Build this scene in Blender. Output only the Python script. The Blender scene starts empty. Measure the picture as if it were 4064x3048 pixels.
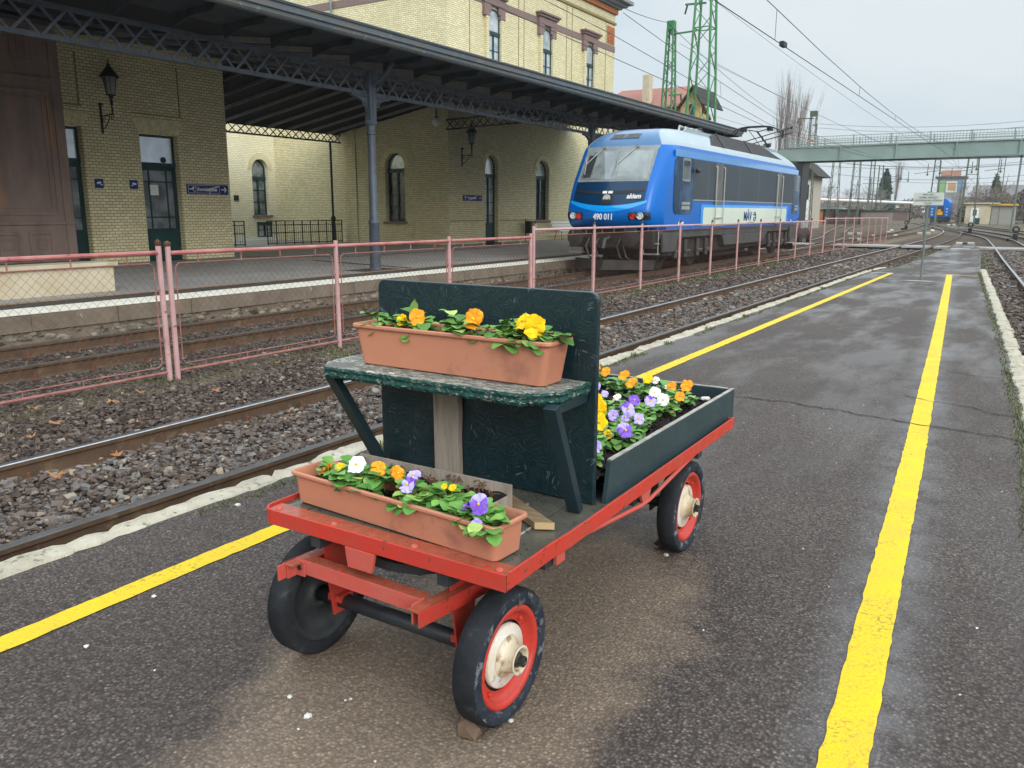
import bpy, bmesh, math, random
import numpy as np
from mathutils import Vector, Matrix
random.seed(7); RNG = np.random.default_rng(7)
scn = bpy.context.scene
COL = scn.collection
R = math.radians
PI = math.pi

# ------------------------------------------------------------------ mesh builder
CAM_SCALE = None   # scale about the camera for parts above the trolley deck, planters and pansies
class MB:
    def __init__(s): s.v = []; s.f = []; s.m = []
    def add(s, vs, fs, m=0):
        n = len(s.v); s.v += [tuple(p) for p in vs]
        s.f += [tuple(i + n for i in f) for f in fs]; s.m += [m] * len(fs); return s
    def box(s, x0, x1, y0, y1, z0, z1, m=0):
        vs = [(x0,y0,z0),(x1,y0,z0),(x1,y1,z0),(x0,y1,z0),(x0,y0,z1),(x1,y0,z1),(x1,y1,z1),(x0,y1,z1)]
        return s.add(vs, [(0,3,2,1),(4,5,6,7),(0,1,5,4),(1,2,6,5),(2,3,7,6),(3,0,4,7)], m)
    def bar(s, a, b, w, h, up=(0,0,1), m=0):
        a = Vector(a); b = Vector(b); d = (b - a).normalized(); u = Vector(up)
        r = d.cross(u)
        if r.length < 1e-4: r = d.cross(Vector((1,0,0)))
        r.normalize(); u = r.cross(d)
        vs = []
        for p in (a, b):
            for i, j in ((-1,-1),(1,-1),(1,1),(-1,1)): vs.append(p + r*(w/2*i) + u*(h/2*j))
        return s.add(vs, [(0,1,2,3),(7,6,5,4),(0,4,5,1),(1,5,6,2),(2,6,7,3),(3,7,4,0)], m)
    def tube(s, pts, r, n=8, m=0, cap=True):
        pts = [Vector(p) for p in pts]; rs = r if isinstance(r, (list,tuple)) else [r]*len(pts)
        vs = []; prev = None
        for i, p in enumerate(pts):
            d = (pts[min(i+1,len(pts)-1)] - pts[max(i-1,0)])
            if d.length < 1e-7: d = Vector((0,0,1))
            d.normalize()
            if prev is None:
                a = Vector((0,0,1)) if abs(d.z) < .9 else Vector((1,0,0))
                u = d.cross(a).normalized()
            else:
                u = (prev - d*prev.dot(d))
                u = u.normalized() if u.length > 1e-5 else d.orthogonal().normalized()
            prev = u; w = d.cross(u)
            for k in range(n):
                t = 2*PI*k/n; vs.append(p + (u*math.cos(t) + w*math.sin(t))*rs[i])
        fs = []
        for i in range(len(pts)-1):
            for k in range(n):
                a = i*n+k; b = i*n+(k+1)%n; fs.append((a,b,b+n,a+n))
        if cap: fs += [tuple(range(n-1,-1,-1)), tuple(range((len(pts)-1)*n, len(pts)*n))]
        return s.add(vs, fs, m)
    def lathe(s, prof, c=(0,0,0), axis='z', n=24, m=0, flip=1):
        vs = []
        for (r, h) in prof:
            for k in range(n):
                t = 2*PI*k/n; a = r*math.cos(t); b = r*math.sin(t); h2 = h*flip
                if axis == 'z': vs.append((c[0]+a, c[1]+b, c[2]+h2))
                elif axis == 'x': vs.append((c[0]+h2, c[1]+a, c[2]+b))
                else: vs.append((c[0]+a, c[1]+h2, c[2]+b))
        fs = []
        for i in range(len(prof)-1):
            for k in range(n):
                a = i*n+k; b = i*n+(k+1)%n; fs.append((a,b,b+n,a+n))
        return s.add(vs, fs, m)
    def prism(s, poly, axis, a, b, m=0):
        # poly list of 2D; axis 'x': (y,z) ; 'y': (x,z); 'z': (x,y)
        def P(p, h):
            return {'x':(h,p[0],p[1]), 'y':(p[0],h,p[1]), 'z':(p[0],p[1],h)}[axis]
        n = len(poly); vs = [P(p,a) for p in poly] + [P(p,b) for p in poly]
        fs = [tuple(range(n-1,-1,-1)), tuple(range(n,2*n))] + [(i,(i+1)%n,(i+1)%n+n,i+n) for i in range(n)]
        return s.add(vs, fs, m)
    def blob(s, c, r, sub=1, jit=.2, sc=(1,1,1), m=0):
        bm = bmesh.new(); bmesh.ops.create_icosphere(bm, subdivisions=sub, radius=1)
        vs = []
        for v in bm.verts:
            k = r*(1+random.uniform(-jit,jit)); vs.append((c[0]+v.co.x*k*sc[0], c[1]+v.co.y*k*sc[1], c[2]+v.co.z*k*sc[2]))
        fs = [tuple(v.index for v in f.verts) for f in bm.faces]; bm.free()
        return s.add(vs, fs, m)
    def build(s, name, mats, parent=None, smooth=False, bevel=0, normals=True, solid=0):
        off = Vector((0,0,0)); p = parent
        while p is not None: off += p.location; p = p.parent
        me = bpy.data.meshes.new(name)
        if CAM_SCALE: s.v = [(v[0]*CAM_SCALE[0], v[1]*CAM_SCALE[0], v[2]*CAM_SCALE[0]+CAM_SCALE[1]) for v in s.v]
        me.from_pydata([(v[0]-off.x, v[1]-off.y, v[2]-off.z) for v in s.v], [], s.f)
        if not isinstance(mats, (list,tuple)): mats = [mats]
        for mt in mats: me.materials.append(mt)
        if len(mats) > 1: me.polygons.foreach_set('material_index', s.m)
        if normals:
            bm = bmesh.new(); bm.from_mesh(me); bmesh.ops.recalc_face_normals(bm, faces=bm.faces); bm.to_mesh(me); bm.free()
        if smooth: me.polygons.foreach_set('use_smooth', [True]*len(me.polygons))
        me.update()
        o = bpy.data.objects.new(name, me); COL.objects.link(o); o.parent = parent
        if solid:
            q = o.modifiers.new('thick','SOLIDIFY'); q.thickness = solid; q.offset = 0
        if bevel:
            q = o.modifiers.new('bevel','BEVEL'); q.width = bevel; q.segments = 2; q.limit_method = 'ANGLE'; q.angle_limit = R(35)
        return o

def thing(name, loc, label, cat, group=None):
    o = bpy.data.objects.new(name, None); COL.objects.link(o); o.location = loc if not CAM_SCALE else (loc[0]*CAM_SCALE[0], loc[1]*CAM_SCALE[0], loc[2]*CAM_SCALE[0]+CAM_SCALE[1])
    o.empty_display_size = .1; o['label'] = label; o['category'] = cat
    if group: o['group'] = group
    return o
def tag(o, label, cat, group=None):
    o['label'] = label; o['category'] = cat
    if group: o['group'] = group
    return o
def struct(o): o['kind'] = 'structure'; return o
def stuff(o, label=None, cat=None):
    o['kind'] = 'stuff'
    if label: o['label'] = label; o['category'] = cat
    return o

# ------------------------------------------------------------------ materials
MATS = {}
def newmat(name):
    m = bpy.data.materials.new(name); m.use_nodes = True; nt = m.node_tree
    b = nt.nodes['Principled BSDF']; MATS[name] = m; return m, nt, b
def N(nt, t, **kw):
    n = nt.nodes.new(t)
    for k, v in kw.items(): setattr(n, k, v)
    return n
def ramp(nt, fac, stops):
    r = N(nt, 'ShaderNodeValToRGB'); e = r.color_ramp.elements
    while len(e) < len(stops): e.new(.5)
    for i, (p, c) in enumerate(stops):
        e[i].position = p; e[i].color = (c, c, c, 1) if isinstance(c, (int,float)) else (*c, 1)
    nt.links.new(fac, r.inputs[0]); return r.outputs[0]
def noise(nt, vec, scale, detail=4, rough=.6):
    n = N(nt, 'ShaderNodeTexNoise'); n.inputs['Scale'].default_value = scale
    n.inputs['Detail'].default_value = detail; n.inputs['Roughness'].default_value = rough
    if vec is not None: nt.links.new(vec, n.inputs['Vector'])
    return n.outputs['Fac']
def mix(nt, fac, a, b, mode='MIX'):
    m = N(nt, 'ShaderNodeMix', data_type='RGBA', blend_type=mode)
    for s, v in ((m.inputs[0], fac), (m.inputs[6], a), (m.inputs[7], b)):
        if hasattr(v, 'is_output'): nt.links.new(v, s)
        elif isinstance(v, (int,float)): s.default_value = v if s.type == 'VALUE' else (v,v,v,1)
        else: s.default_value = (*v, 1)
    return m.outputs[2]
def math_(nt, op, a, b=None, c=None):
    m = N(nt, 'ShaderNodeMath', operation=op)
    for i, v in enumerate((a, b, c)):
        if v is None: continue
        if hasattr(v, 'is_output'): nt.links.new(v, m.inputs[i])
        else: m.inputs[i].default_value = v
    return m.outputs[0]
def bump(nt, b, h, strength, dist=.01, prev=None):
    n = N(nt, 'ShaderNodeBump'); n.inputs['Strength'].default_value = strength; n.inputs['Distance'].default_value = dist
    nt.links.new(h, n.inputs['Height'])
    if prev is not None: nt.links.new(prev, n.inputs['Normal'])
    nt.links.new(n.outputs[0], b.inputs['Normal']); return n.outputs[0]
def objco(nt, scale=None):
    tc = N(nt, 'ShaderNodeTexCoord')
    if scale is None: return tc.outputs['Object']
    mp = N(nt, 'ShaderNodeMapping'); mp.inputs['Scale'].default_value = scale
    nt.links.new(tc.outputs['Object'], mp.inputs[0]); return mp.outputs[0]

def mat(name, c, rough=.6, metal=0, c2=None, ns=6, lo=.35, hi=.7, bs=None, bst=.3, bd=.01, c3=None, ns3=25, t3=(.62,.7), coat=0, rv=0, stretch=None, spec=None):
    m, nt, b = newmat(name); L = nt.links
    b.inputs['Roughness'].default_value = rough; b.inputs['Metallic'].default_value = metal
    if coat: b.inputs['Coat Weight'].default_value = coat; b.inputs['Coat Roughness'].default_value = .08
    b.inputs['Specular IOR Level'].default_value = spec if spec is not None else (.18 if rough >= .55 else .36)
    co = objco(nt, stretch)
    if c2 is None: c2 = tuple(v*.72 for v in c)
    col = mix(nt, ramp(nt, noise(nt, co, ns), [(lo,0.),(hi,1.)]), c, c2)
    if c3 is not None: col = mix(nt, ramp(nt, noise(nt, co, ns3, 5, .65), [(t3[0],0.),(t3[1],1.)]), col, c3)
    L.new(col, b.inputs['Base Color'])
    if rv:
        rr = ramp(nt, noise(nt, co, ns*1.7), [(.3, max(0,rough-rv)),(.7, min(1,rough+rv))]); L.new(rr, b.inputs['Roughness'])
    if bs: bump(nt, b, noise(nt, co, bs, 4), bst, bd)
    return m

def make_brick(name, ca, cb, mortar, dirt, dl):
    m, nt, b = newmat(name); L = nt.links
    tc = N(nt,'ShaderNodeTexCoord'); geo = N(nt,'ShaderNodeNewGeometry')
    sp = N(nt,'ShaderNodeSeparateXYZ'); L.new(tc.outputs['Object'], sp.inputs[0])
    sn = N(nt,'ShaderNodeSeparateXYZ'); L.new(geo.outputs['True Normal'], sn.inputs[0])
    side = math_(nt,'GREATER_THAN', math_(nt,'ABSOLUTE', sn.outputs[0]), .5)
    mx = N(nt,'ShaderNodeMix'); L.new(side, mx.inputs[0]); L.new(sp.outputs[0], mx.inputs[2]); L.new(sp.outputs[1], mx.inputs[3])
    cm = N(nt,'ShaderNodeCombineXYZ'); L.new(mx.outputs[0], cm.inputs[0]); L.new(sp.outputs[2], cm.inputs[1])
    br = N(nt,'ShaderNodeTexBrick'); L.new(cm.outputs[0], br.inputs['Vector'])
    br.inputs['Scale'].default_value = 1; br.inputs['Brick Width'].default_value = .19; br.inputs['Row Height'].default_value = .082
    br.inputs['Mortar Size'].default_value = .008; br.inputs['Mortar Smooth'].default_value = .2; br.inputs['Bias'].default_value = 0
    br.inputs['Color1'].default_value = (*ca,1); br.inputs['Color2'].default_value = (*cb,1); br.inputs['Mortar'].default_value = (*mortar,1)
    n1 = noise(nt, tc.outputs['Object'], .7, 5); n2 = noise(nt, tc.outputs['Object'], 14, 3)
    col = mix(nt, ramp(nt, n1, [(.4,0.),(.75,dl)]), br.outputs['Color'], dirt, 'MIX')
    col = mix(nt, ramp(nt, n2, [(.3,0.),(.8,.35)]), col, tuple(v*.6 for v in ca))
    L.new(col, b.inputs['Base Color']); b.inputs['Roughness'].default_value = .8; b.inputs['Specular IOR Level'].default_value = .15
    bump(nt, b, math_(nt,'SUBTRACT', 1, br.outputs['Fac']), .6, .008)
    return m
brick = make_brick('yellow_brick', (.84,.76,.50), (.66,.59,.37), (.15,.12,.045), (.44,.38,.20), .35)
brick_pale = make_brick('pale_brick', (.86,.82,.62), (.76,.72,.52), (.36,.32,.19), (.6,.52,.30), .3)
brick_arch = mat('arch_brick', (.80,.73,.46), .8, c2=(.55,.48,.28), ns=9, bs=30)
brick_arch_pale = mat('arch_brick_pale', (.66,.61,.40), .8, c2=(.56,.51,.33), ns=9, bs=30)
mauve = mat('mauve_stone', (.22,.155,.145), .8, c2=(.19,.13,.12), bs=20)
mustard = mat('mustard_trim', (.28,.23,.10), .8)
terracotta = mat('terracotta', (.40,.15,.07), .7, c2=(.33,.11,.05), ns=10, bs=18, bst=.8, bd=.02)
cornice_grey = mat('cornice_grey', (.22,.25,.26), .6)
ironblue = mat('iron_blue', (.070,.085,.110), .5, c2=(.045,.055,.07), ns=4, bs=60, bst=.2, c3=(.20,.16,.13), ns3=9, t3=(.66,.72))
ironsteel = mat('weathered_fascia', (.085,.12,.15), .5, c2=(.15,.135,.115), ns=3, c3=(.22,.27,.28), ns3=7, t3=(.6,.7), bs=25)
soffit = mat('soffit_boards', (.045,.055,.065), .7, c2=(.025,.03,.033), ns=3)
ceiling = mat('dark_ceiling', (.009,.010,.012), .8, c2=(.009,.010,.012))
raftm = mat('rafter_paint', (.26,.25,.24), .6)
darkgreen = mat('dark_green_paint', (.012,.045,.045), .45, c2=(.008,.03,.032), ns=3, rv=.1)
blackiron = mat('black_iron', (.012,.014,.014), .5, c2=(.02,.022,.02))
boothwood = mat('brown_boarding', (.25,.18,.155), .55, c2=(.18,.13,.11), ns=3, c3=(.34,.19,.10), ns3=1.2, t3=(.58,.75), stretch=(1,1,.35), bs=20, bst=.2)
concrete = mat('concrete', (.50,.44,.33), .85, c2=(.42,.34,.22), ns=1.5, c3=(.36,.28,.17), ns3=3, t3=(.6,.72), bs=40)
concrete_dark = mat('concrete_dark', (.20,.16,.12), .9, c2=(.13,.10,.075), ns=2.5, c3=(.40,.37,.32), ns3=8, t3=(.66,.7), bs=30, bst=.5)
roughstone = mat('rough_stone', (.26,.22,.165), .95, c2=(.06,.05,.04), ns=4, lo=.4, hi=.6, bs=9, bst=1, bd=.05)
whitewash = mat('whitewashed_edge', (.44,.40,.32), .85, c2=(.31,.27,.205), ns=5, c3=(.17,.15,.11), ns3=17, t3=(.57,.64), bs=35, bst=1., bd=.012)
whitewash2 = mat('bright_platform_edge', (.80,.76,.65), .8, c2=(.70,.64,.52), ns=3, c3=(.35,.31,.25), ns3=9, t3=(.64,.70))
paving = mat('grey_paving', (.34,.33,.31), .7, c2=(.25,.24,.23), ns=.8, c3=(.42,.40,.37), ns3=5, t3=(.55,.75), bs=60, bst=.3)
paving_dark = mat('dark_paving', (.075,.072,.07), .7, bs=50)
orange_line = mat('orange_line', (.42,.24,.12), .8, c2=(.28,.19,.13), ns=4)
white_paint = mat('white_paint', (.75,.76,.74), .5, c2=(.65,.66,.64))
grey_paint = mat('grey_paint', (.30,.33,.35), .5)
concrete_light = mat('crossing_boards', (.34,.32,.30), .8, c2=(.24,.22,.20), ns=1, bs=20)

# glass that reflects the bright outside
def glassmat(name, c=(.02,.025,.03), rough=.06, spec=1.0, c2=None):
    m, nt, b = newmat(name); b.inputs['Roughness'].default_value = rough
    b.inputs['Specular IOR Level'].default_value = spec
    col = mix(nt, ramp(nt, noise(nt, objco(nt), 1.6, 3), [(.4,0.),(.62,1.)]), c, c2 or tuple(v*2 for v in c))
    nt.links.new(col, b.inputs['Base Color'])
    bump(nt, b, noise(nt, objco(nt), 2.5, 2), .04, .02)
    return m
glass = glassmat('window_glass')
glass_pale = glassmat('curtained_glass', (.58,.62,.64), .12, 1., (.33,.38,.40))
glass_dull = glassmat('frosted_door_glass', (.24,.26,.27), .3, .7, (.07,.08,.085))
glass_white = glassmat('sky_bright_fanlight', (.82,.86,.92), .3, .5, (.70,.74,.80))  # clear glass; bright sky reflection put into a pale, metallic base
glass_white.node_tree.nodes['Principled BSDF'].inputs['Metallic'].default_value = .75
glass_pale.node_tree.nodes['Principled BSDF'].inputs['Metallic'].default_value = .35
windscreen = glassmat('windscreen_glass', (.24,.27,.26), .05, 1.0, (.14,.16,.17))

# asphalt
def asphalt():
    m, nt, b = newmat('asphalt'); L = nt.links; co = objco(nt)
    v = N(nt,'ShaderNodeTexVoronoi'); v.inputs['Scale'].default_value = 95; L.new(co, v.inputs['Vector'])
    v2 = N(nt,'ShaderNodeTexVoronoi'); v2.inputs['Scale'].default_value = 170; L.new(co, v2.inputs['Vector'])
    sp = N(nt,'ShaderNodeSeparateColor'); L.new(v.outputs['Color'], sp.inputs[0])
    sp2 = N(nt,'ShaderNodeSeparateColor'); L.new(v2.outputs['Color'], sp2.inputs[0])
    stone = ramp(nt, sp.outputs[0], [(0.,(.056,.043,.037)),(.5,(.105,.082,.071)),(.82,(.145,.113,.097)),(.96,(.19,.152,.13)),(1.,(.27,.22,.19))])
    gap = ramp(nt, v.outputs['Distance'], [(.3,0.),(.72,1.)])
    col = mix(nt, gap, stone, (.030,.023,.020))
    col = mix(nt, math_(nt,'MULTIPLY', sp2.outputs[1], .28), col, (.090,.072,.063))
    big = noise(nt, co, .55, 6, .6)
    col = mix(nt, ramp(nt, big, [(.35,0.),(.7,.5)]), col, (.034,.027,.025))
    # pale dry dust that has gathered under and in front of the trolley, and lighter tracks beside the lines
    spx = N(nt,'ShaderNodeSeparateXYZ'); L.new(co, spx.inputs[0])
    dx = math_(nt,'DIVIDE', math_(nt,'ADD', spx.outputs[0], 1.45), .66)
    dy = math_(nt,'DIVIDE', math_(nt,'SUBTRACT', spx.outputs[1], 2.15), 1.45)
    d = math_(nt,'SQRT', math_(nt,'ADD', math_(nt,'MULTIPLY',dx,dx), math_(nt,'MULTIPLY',dy,dy)))
    d = math_(nt,'ADD', d, math_(nt,'MULTIPLY', math_(nt,'SUBTRACT', noise(nt, co, 3.2, 4), .5), .8))
    dust = ramp(nt, d, [(.72,.80),(1.10,0.)])
    dustc = mix(nt, noise(nt, co, 120, 2), (.165,.122,.085), (.26,.20,.145))
    dustc = mix(nt, .42, dustc, mix(nt, 1., mix(nt, gap, stone, (.026,.022,.021)), (2.3,2.05,1.75), 'MULTIPLY'))
    col = mix(nt, dust, col, dustc)
    # grey band along the right hand line, broken up by noise
    ex = math_(nt,'ABSOLUTE', math_(nt,'ADD', math_(nt,'ADD', spx.outputs[0], .12), math_(nt,'MULTIPLY', spx.outputs[1], .065)))
    wb = ramp(nt, ex, [(.08,.42),(.22,0.)])
    col = mix(nt, math_(nt,'MULTIPLY', wb, ramp(nt, noise(nt, co, 5, 4), [(.35,.2),(.6,1.)])), col, (.19,.185,.19))
    # long puddle-damp patches
    mp = N(nt,'ShaderNodeMapping'); mp.inputs['Scale'].default_value = (.9,.28,1); L.new(co, mp.inputs[0])
    wet = ramp(nt, noise(nt, mp.outputs[0], 1.4, 4), [(.46,0.),(.60,1.)])
    far = ramp(nt, math_(nt,'DIVIDE', spx.outputs[1], 40), [(.06,.15),(.30,1.)])
    wet = math_(nt,'MULTIPLY', wet, far)
    wet = math_(nt,'MULTIPLY', wet, math_(nt,'SUBTRACT', 1, dust))
    L.new(col, b.inputs['Base Color'])
    rg = N(nt,'ShaderNodeMix'); L.new(wet, rg.inputs[0]); rg.inputs[2].default_value = .66; rg.inputs[3].default_value = .40
    L.new(rg.outputs[0], b.inputs['Roughness'])
    sm = N(nt,'ShaderNodeMix'); L.new(wet, sm.inputs[0]); sm.inputs[2].default_value = .14; sm.inputs[3].default_value = .42; L.new(sm.outputs[0], b.inputs['Specular IOR Level'])
    p = bump(nt, b, math_(nt,'SUBTRACT', 1, v.outputs['Distance']), .55, .005)
    bump(nt, b, noise(nt, co, 9, 4), .25, .02, p)
    return m
asph = asphalt()
def yellowpaint():
    m, nt, b = newmat('worn_yellow_paint'); L = nt.links; co = objco(nt)
    v = N(nt,'ShaderNodeTexVoronoi'); v.inputs['Scale'].default_value = 95; L.new(co, v.inputs['Vector'])
    base = mix(nt, ramp(nt, noise(nt, co, 3, 4), [(.35,0.),(.65,1.)]), (.70,.47,.003), (.60,.41,.02))
    chip = math_(nt,'MULTIPLY', ramp(nt, noise(nt, co, 60, 4, .7), [(.52,0.),(.62,1.)]), ramp(nt, noise(nt, co, 2.2, 3), [(.42,.08),(.70,.8)]))
    col = mix(nt, chip, base, (.10,.09,.06)); L.new(col, b.inputs['Base Color'])
    b.inputs['Roughness'].default_value = .6; b.inputs['Specular IOR Level'].default_value = .2
    bump(nt, b, math_(nt,'SUBTRACT', 1, v.outputs['Distance']), .45, .005); return m
ypaint = yellowpaint()
yedge = mat('old_yellow_ghost', (.20,.15,.06), .8, c2=(.07,.06,.05), ns=40)

def groundmat():
    m, nt, b = newmat('yard_ground'); L = nt.links; co = objco(nt)
    v = N(nt,'ShaderNodeTexVoronoi'); v.inputs['Scale'].default_value = 22; L.new(co, v.inputs['Vector'])
    sp = N(nt,'ShaderNodeSeparateColor'); L.new(v.outputs['Color'], sp.inputs[0])
    grav = ramp(nt, sp.outputs[0], [(0.,(.040,.030,.026)),(.5,(.10,.078,.066)),(.85,(.16,.13,.11)),(1.,(.24,.22,.20))])
    grav = mix(nt, ramp(nt, v.outputs['Distance'], [(.3,0.),(.75,1.)]), grav, (.016,.012,.011))
    dirt = mix(nt, noise(nt, co, 6, 5), (.11,.078,.055), (.21,.16,.11))
    spx = N(nt,'ShaderNodeSeparateXYZ'); L.new(co, spx.inputs[0])
    nz = noise(nt, co, .9, 5)
    f = ramp(nt, nz, [(.44,0.),(.58,1.)])
    # the strip under the fence is earth with grass
    fx = math_(nt,'ABSOLUTE', math_(nt,'ADD', spx.outputs[0], 8.1))
    strip = ramp(nt, math_(nt,'ADD', math_(nt,'DIVIDE', fx, 2.4), math_(nt,'MULTIPLY', nz, .5)), [(.32,1.),(.62,0.)])
    faron = ramp(nt, math_(nt,'DIVIDE', spx.outputs[1], 80), [(.04,.25),(.16,1.)])
    strip = math_(nt,'MULTIPLY', strip, faron)
    out = ramp(nt, math_(nt,'DIVIDE', spx.outputs[1], 300), [(.18,0.),(.30,1.)])
    k = math_(nt,'MAXIMUM', strip, math_(nt,'MULTIPLY', out, f))
    col = mix(nt, k, grav, dirt)
    g = math_(nt,'MULTIPLY', ramp(nt, noise(nt, co, 2.1, 6, .7), [(.50,0.),(.62,.8)]), math_(nt,'MAXIMUM', strip, math_(nt,'MULTIPLY',out,.8)))
    col = mix(nt, g, col, mix(nt, noise(nt, co, 30, 3), (.07,.09,.03), (.17,.16,.07)))
    L.new(col, b.inputs['Base Color']); b.inputs['Roughness'].default_value = .85; b.inputs['Specular IOR Level'].default_value = .1
    bump(nt, b, math_(nt,'SUBTRACT', 1, v.outputs['Distance']), 1.0, .03)
    return m
ground_m = groundmat()

def tonemat(name, attr, stops, rough=.8, bs=None, spec=.2):
    m, nt, b = newmat(name); a = N(nt,'ShaderNodeAttribute', attribute_name=attr)
    c = ramp(nt, a.outputs['Fac'], stops)
    c = mix(nt, math_(nt,'MULTIPLY', noise(nt, objco(nt), 40, 3), .5), c, (.04,.032,.028))
    nt.links.new(c, b.inputs['Base Color']); b.inputs['Roughness'].default_value = rough
    b.inputs['Specular IOR Level'].default_value = spec
    if bs: bump(nt, b, noise(nt, objco(nt), bs, 3), .4, .005)
    return m
stone_m = tonemat('ballast_stone', 'tone', [(0.,(.048,.032,.025)),(.4,(.112,.080,.064)),(.7,(.165,.127,.106)),(.86,(.14,.143,.143)),(.95,(.24,.225,.205)),(1.,(.36,.27,.19))], .6, 60)
leaf_m = tonemat('plant_leaf', 'tone', [(0.,(.06,.16,.03)),(.5,(.13,.31,.06)),(.85,(.26,.46,.10)),(1.,(.55,.58,.16))], .5)
for n_ in leaf_m.node_tree.nodes:
    if n_.type == 'MIX': n_.inputs[7].default_value = (.03,.07,.015,1)
grass_m = tonemat('grass_blade', 'tone', [(0.,(.05,.07,.02)),(.6,(.12,.17,.05)),(1.,(.30,.26,.12))], .8)
soil_m = mat('wet_potting_soil', (.022,.016,.013), .75, c2=(.010,.008,.007), ns=40, c3=(.07,.05,.035), ns3=70, t3=(.64,.7), bs=45, bst=1, bd=.02)
rail_side = mat('rail_rust', (.115,.070,.042), .75, c2=(.07,.045,.030), ns=5, c3=(.16,.115,.07), ns3=7, t3=(.58,.72), bs=40)
rail_top = mat('rail_polished', (.42,.43,.45), .28, metal=.9, c2=(.30,.30,.31), ns=20)
rail_dull = mat('rail_head_dull', (.09,.085,.085), .5, metal=.3, c2=(.06,.055,.05))
sleeper_m = mat('sleeper', (.11,.085,.065), .9, c2=(.06,.045,.036), ns=3, bs=20)
# trolley
red = mat('red_paint', (.50,.035,.022), .42, c2=(.40,.05,.035), ns=9, c3=(.13,.04,.025), ns3=26, t3=(.62,.66), rv=.12, bs=55, bst=.15)
red_faded = mat('faded_red_paint', (.50,.075,.055), .55, c2=(.42,.11,.085), ns=5, c3=(.20,.10,.06), ns3=16, t3=(.68,.75), rv=.1, bs=40, bst=.2)
red_wet = mat('wet_red_top', (.36,.085,.045), .25, c2=(.24,.065,.04), ns=30, c3=(.55,.02,.01), ns3=60, t3=(.60,.64), rv=.12)
rubber = mat('grey_rubber', (.013,.014,.016), .72, c2=(.024,.027,.032), ns=8, bs=30, bst=.5, c3=(.075,.065,.058), ns3=16, t3=(.60,.74))
rubber_edge = mat('scuffed_rubber_edge', (.028,.036,.048), .75, c2=(.014,.018,.026), ns=18, c3=(.17,.18,.19), ns3=26, t3=(.54,.66), bs=30)
cream = mat('cream_enamel', (.68,.66,.60), .35, c2=(.55,.46,.32), ns=10, c3=(.30,.14,.05), ns3=18, t3=(.58,.70))
cream_hub = mat('stained_cream_hub', (.46,.36,.21), .4, c2=(.64,.57,.44), ns=14, c3=(.20,.10,.04), ns3=22, t3=(.54,.68))
greasy = mat('greasy_black', (.015,.013,.012), .4, c2=(.05,.04,.03), ns=40, bs=60)
blackpaint = mat('black_paint', (.022,.024,.027), .45, c2=(.035,.038,.04), ns=14, c3=(.12,.14,.14), ns3=7, t3=(.72,.74), rv=.1)
deck_m = mat('damp_deck', (.105,.10,.078), .30, c2=(.065,.06,.048), ns=5, c3=(.03,.028,.022), ns3=45, t3=(.60,.66), rv=.14, bs=30, bst=.15)
rawwood = mat('grey_raw_wood', (.33,.275,.225), .8, c2=(.23,.19,.15), ns=4, stretch=(8,8,1), c3=(.10,.065,.04), ns3=3, t3=(.62,.8), bs=16, bst=.4)
capwood = mat('weathered_capping', (.36,.34,.30), .85, c2=(.22,.20,.17), ns=12, bs=40)
palewood = mat('offcut_wood', (.24,.165,.095), .8, c2=(.15,.10,.06), ns=6, stretch=(2,8,8), bs=20)
endgrain = mat('offcut_end_grain', (.55,.38,.20), .8)
terr_pot = mat('terracotta_plastic', (.50,.205,.12), .5, c2=(.43,.175,.105), ns=4, lo=.3, hi=.75, c3=(.30,.13,.085), ns3=5, t3=(.60,.72), rv=.1, bs=120, bst=.06)
def osb(name, base, light, chipc, chip):
    m, nt, b = newmat(name); L = nt.links; co = objco(nt)
    v = N(nt,'ShaderNodeTexVoronoi'); v.inputs['Scale'].default_value = 26; L.new(co, v.inputs['Vector'])
    sp = N(nt,'ShaderNodeSeparateColor'); L.new(v.outputs['Color'], sp.inputs[0])
    rot = N(nt,'ShaderNodeVectorRotate', rotation_type='AXIS_ANGLE'); rot.inputs['Axis'].default_value = (0,1,0)
    L.new(co, rot.inputs['Vector']); L.new(math_(nt,'MULTIPLY', sp.outputs[0], 6.28), rot.inputs['Angle'])
    mp = N(nt,'ShaderNodeMapping'); mp.inputs['Scale'].default_value = (22,90,150); L.new(rot.outputs[0], mp.inputs[0])
    fl = noise(nt, mp.outputs[0], 1, 3, .6)
    col = mix(nt, ramp(nt, fl, [(.45,0.),(.75,1.)]), base, light)
    col = mix(nt, ramp(nt, math_(nt,'MULTIPLY', fl, sp.outputs[1]), [(.56,0.),(.60,chip)]), col, chipc)
    L.new(col, b.inputs['Base Color']); b.inputs['Roughness'].default_value = .38
    h = math_(nt,'ADD', fl, math_(nt,'MULTIPLY', sp.outputs[2], .5))
    bump(nt, b, h, .5, .005)
    return m
board_m = osb('green_chipboard', (.004,.017,.021), (.012,.034,.040), (.10,.14,.14), .7)
box_m = mat('teal_board_paint', (.024,.048,.056), .5, c2=(.017,.036,.042), ns=4, c3=(.10,.15,.15), ns3=18, t3=(.70,.74), rv=.1, bs=30, bst=.2)
brace_m = mat('teal_brace_paint', (.013,.030,.038), .42, c2=(.009,.022,.028), ns=8, bs=50, bst=.15)
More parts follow.
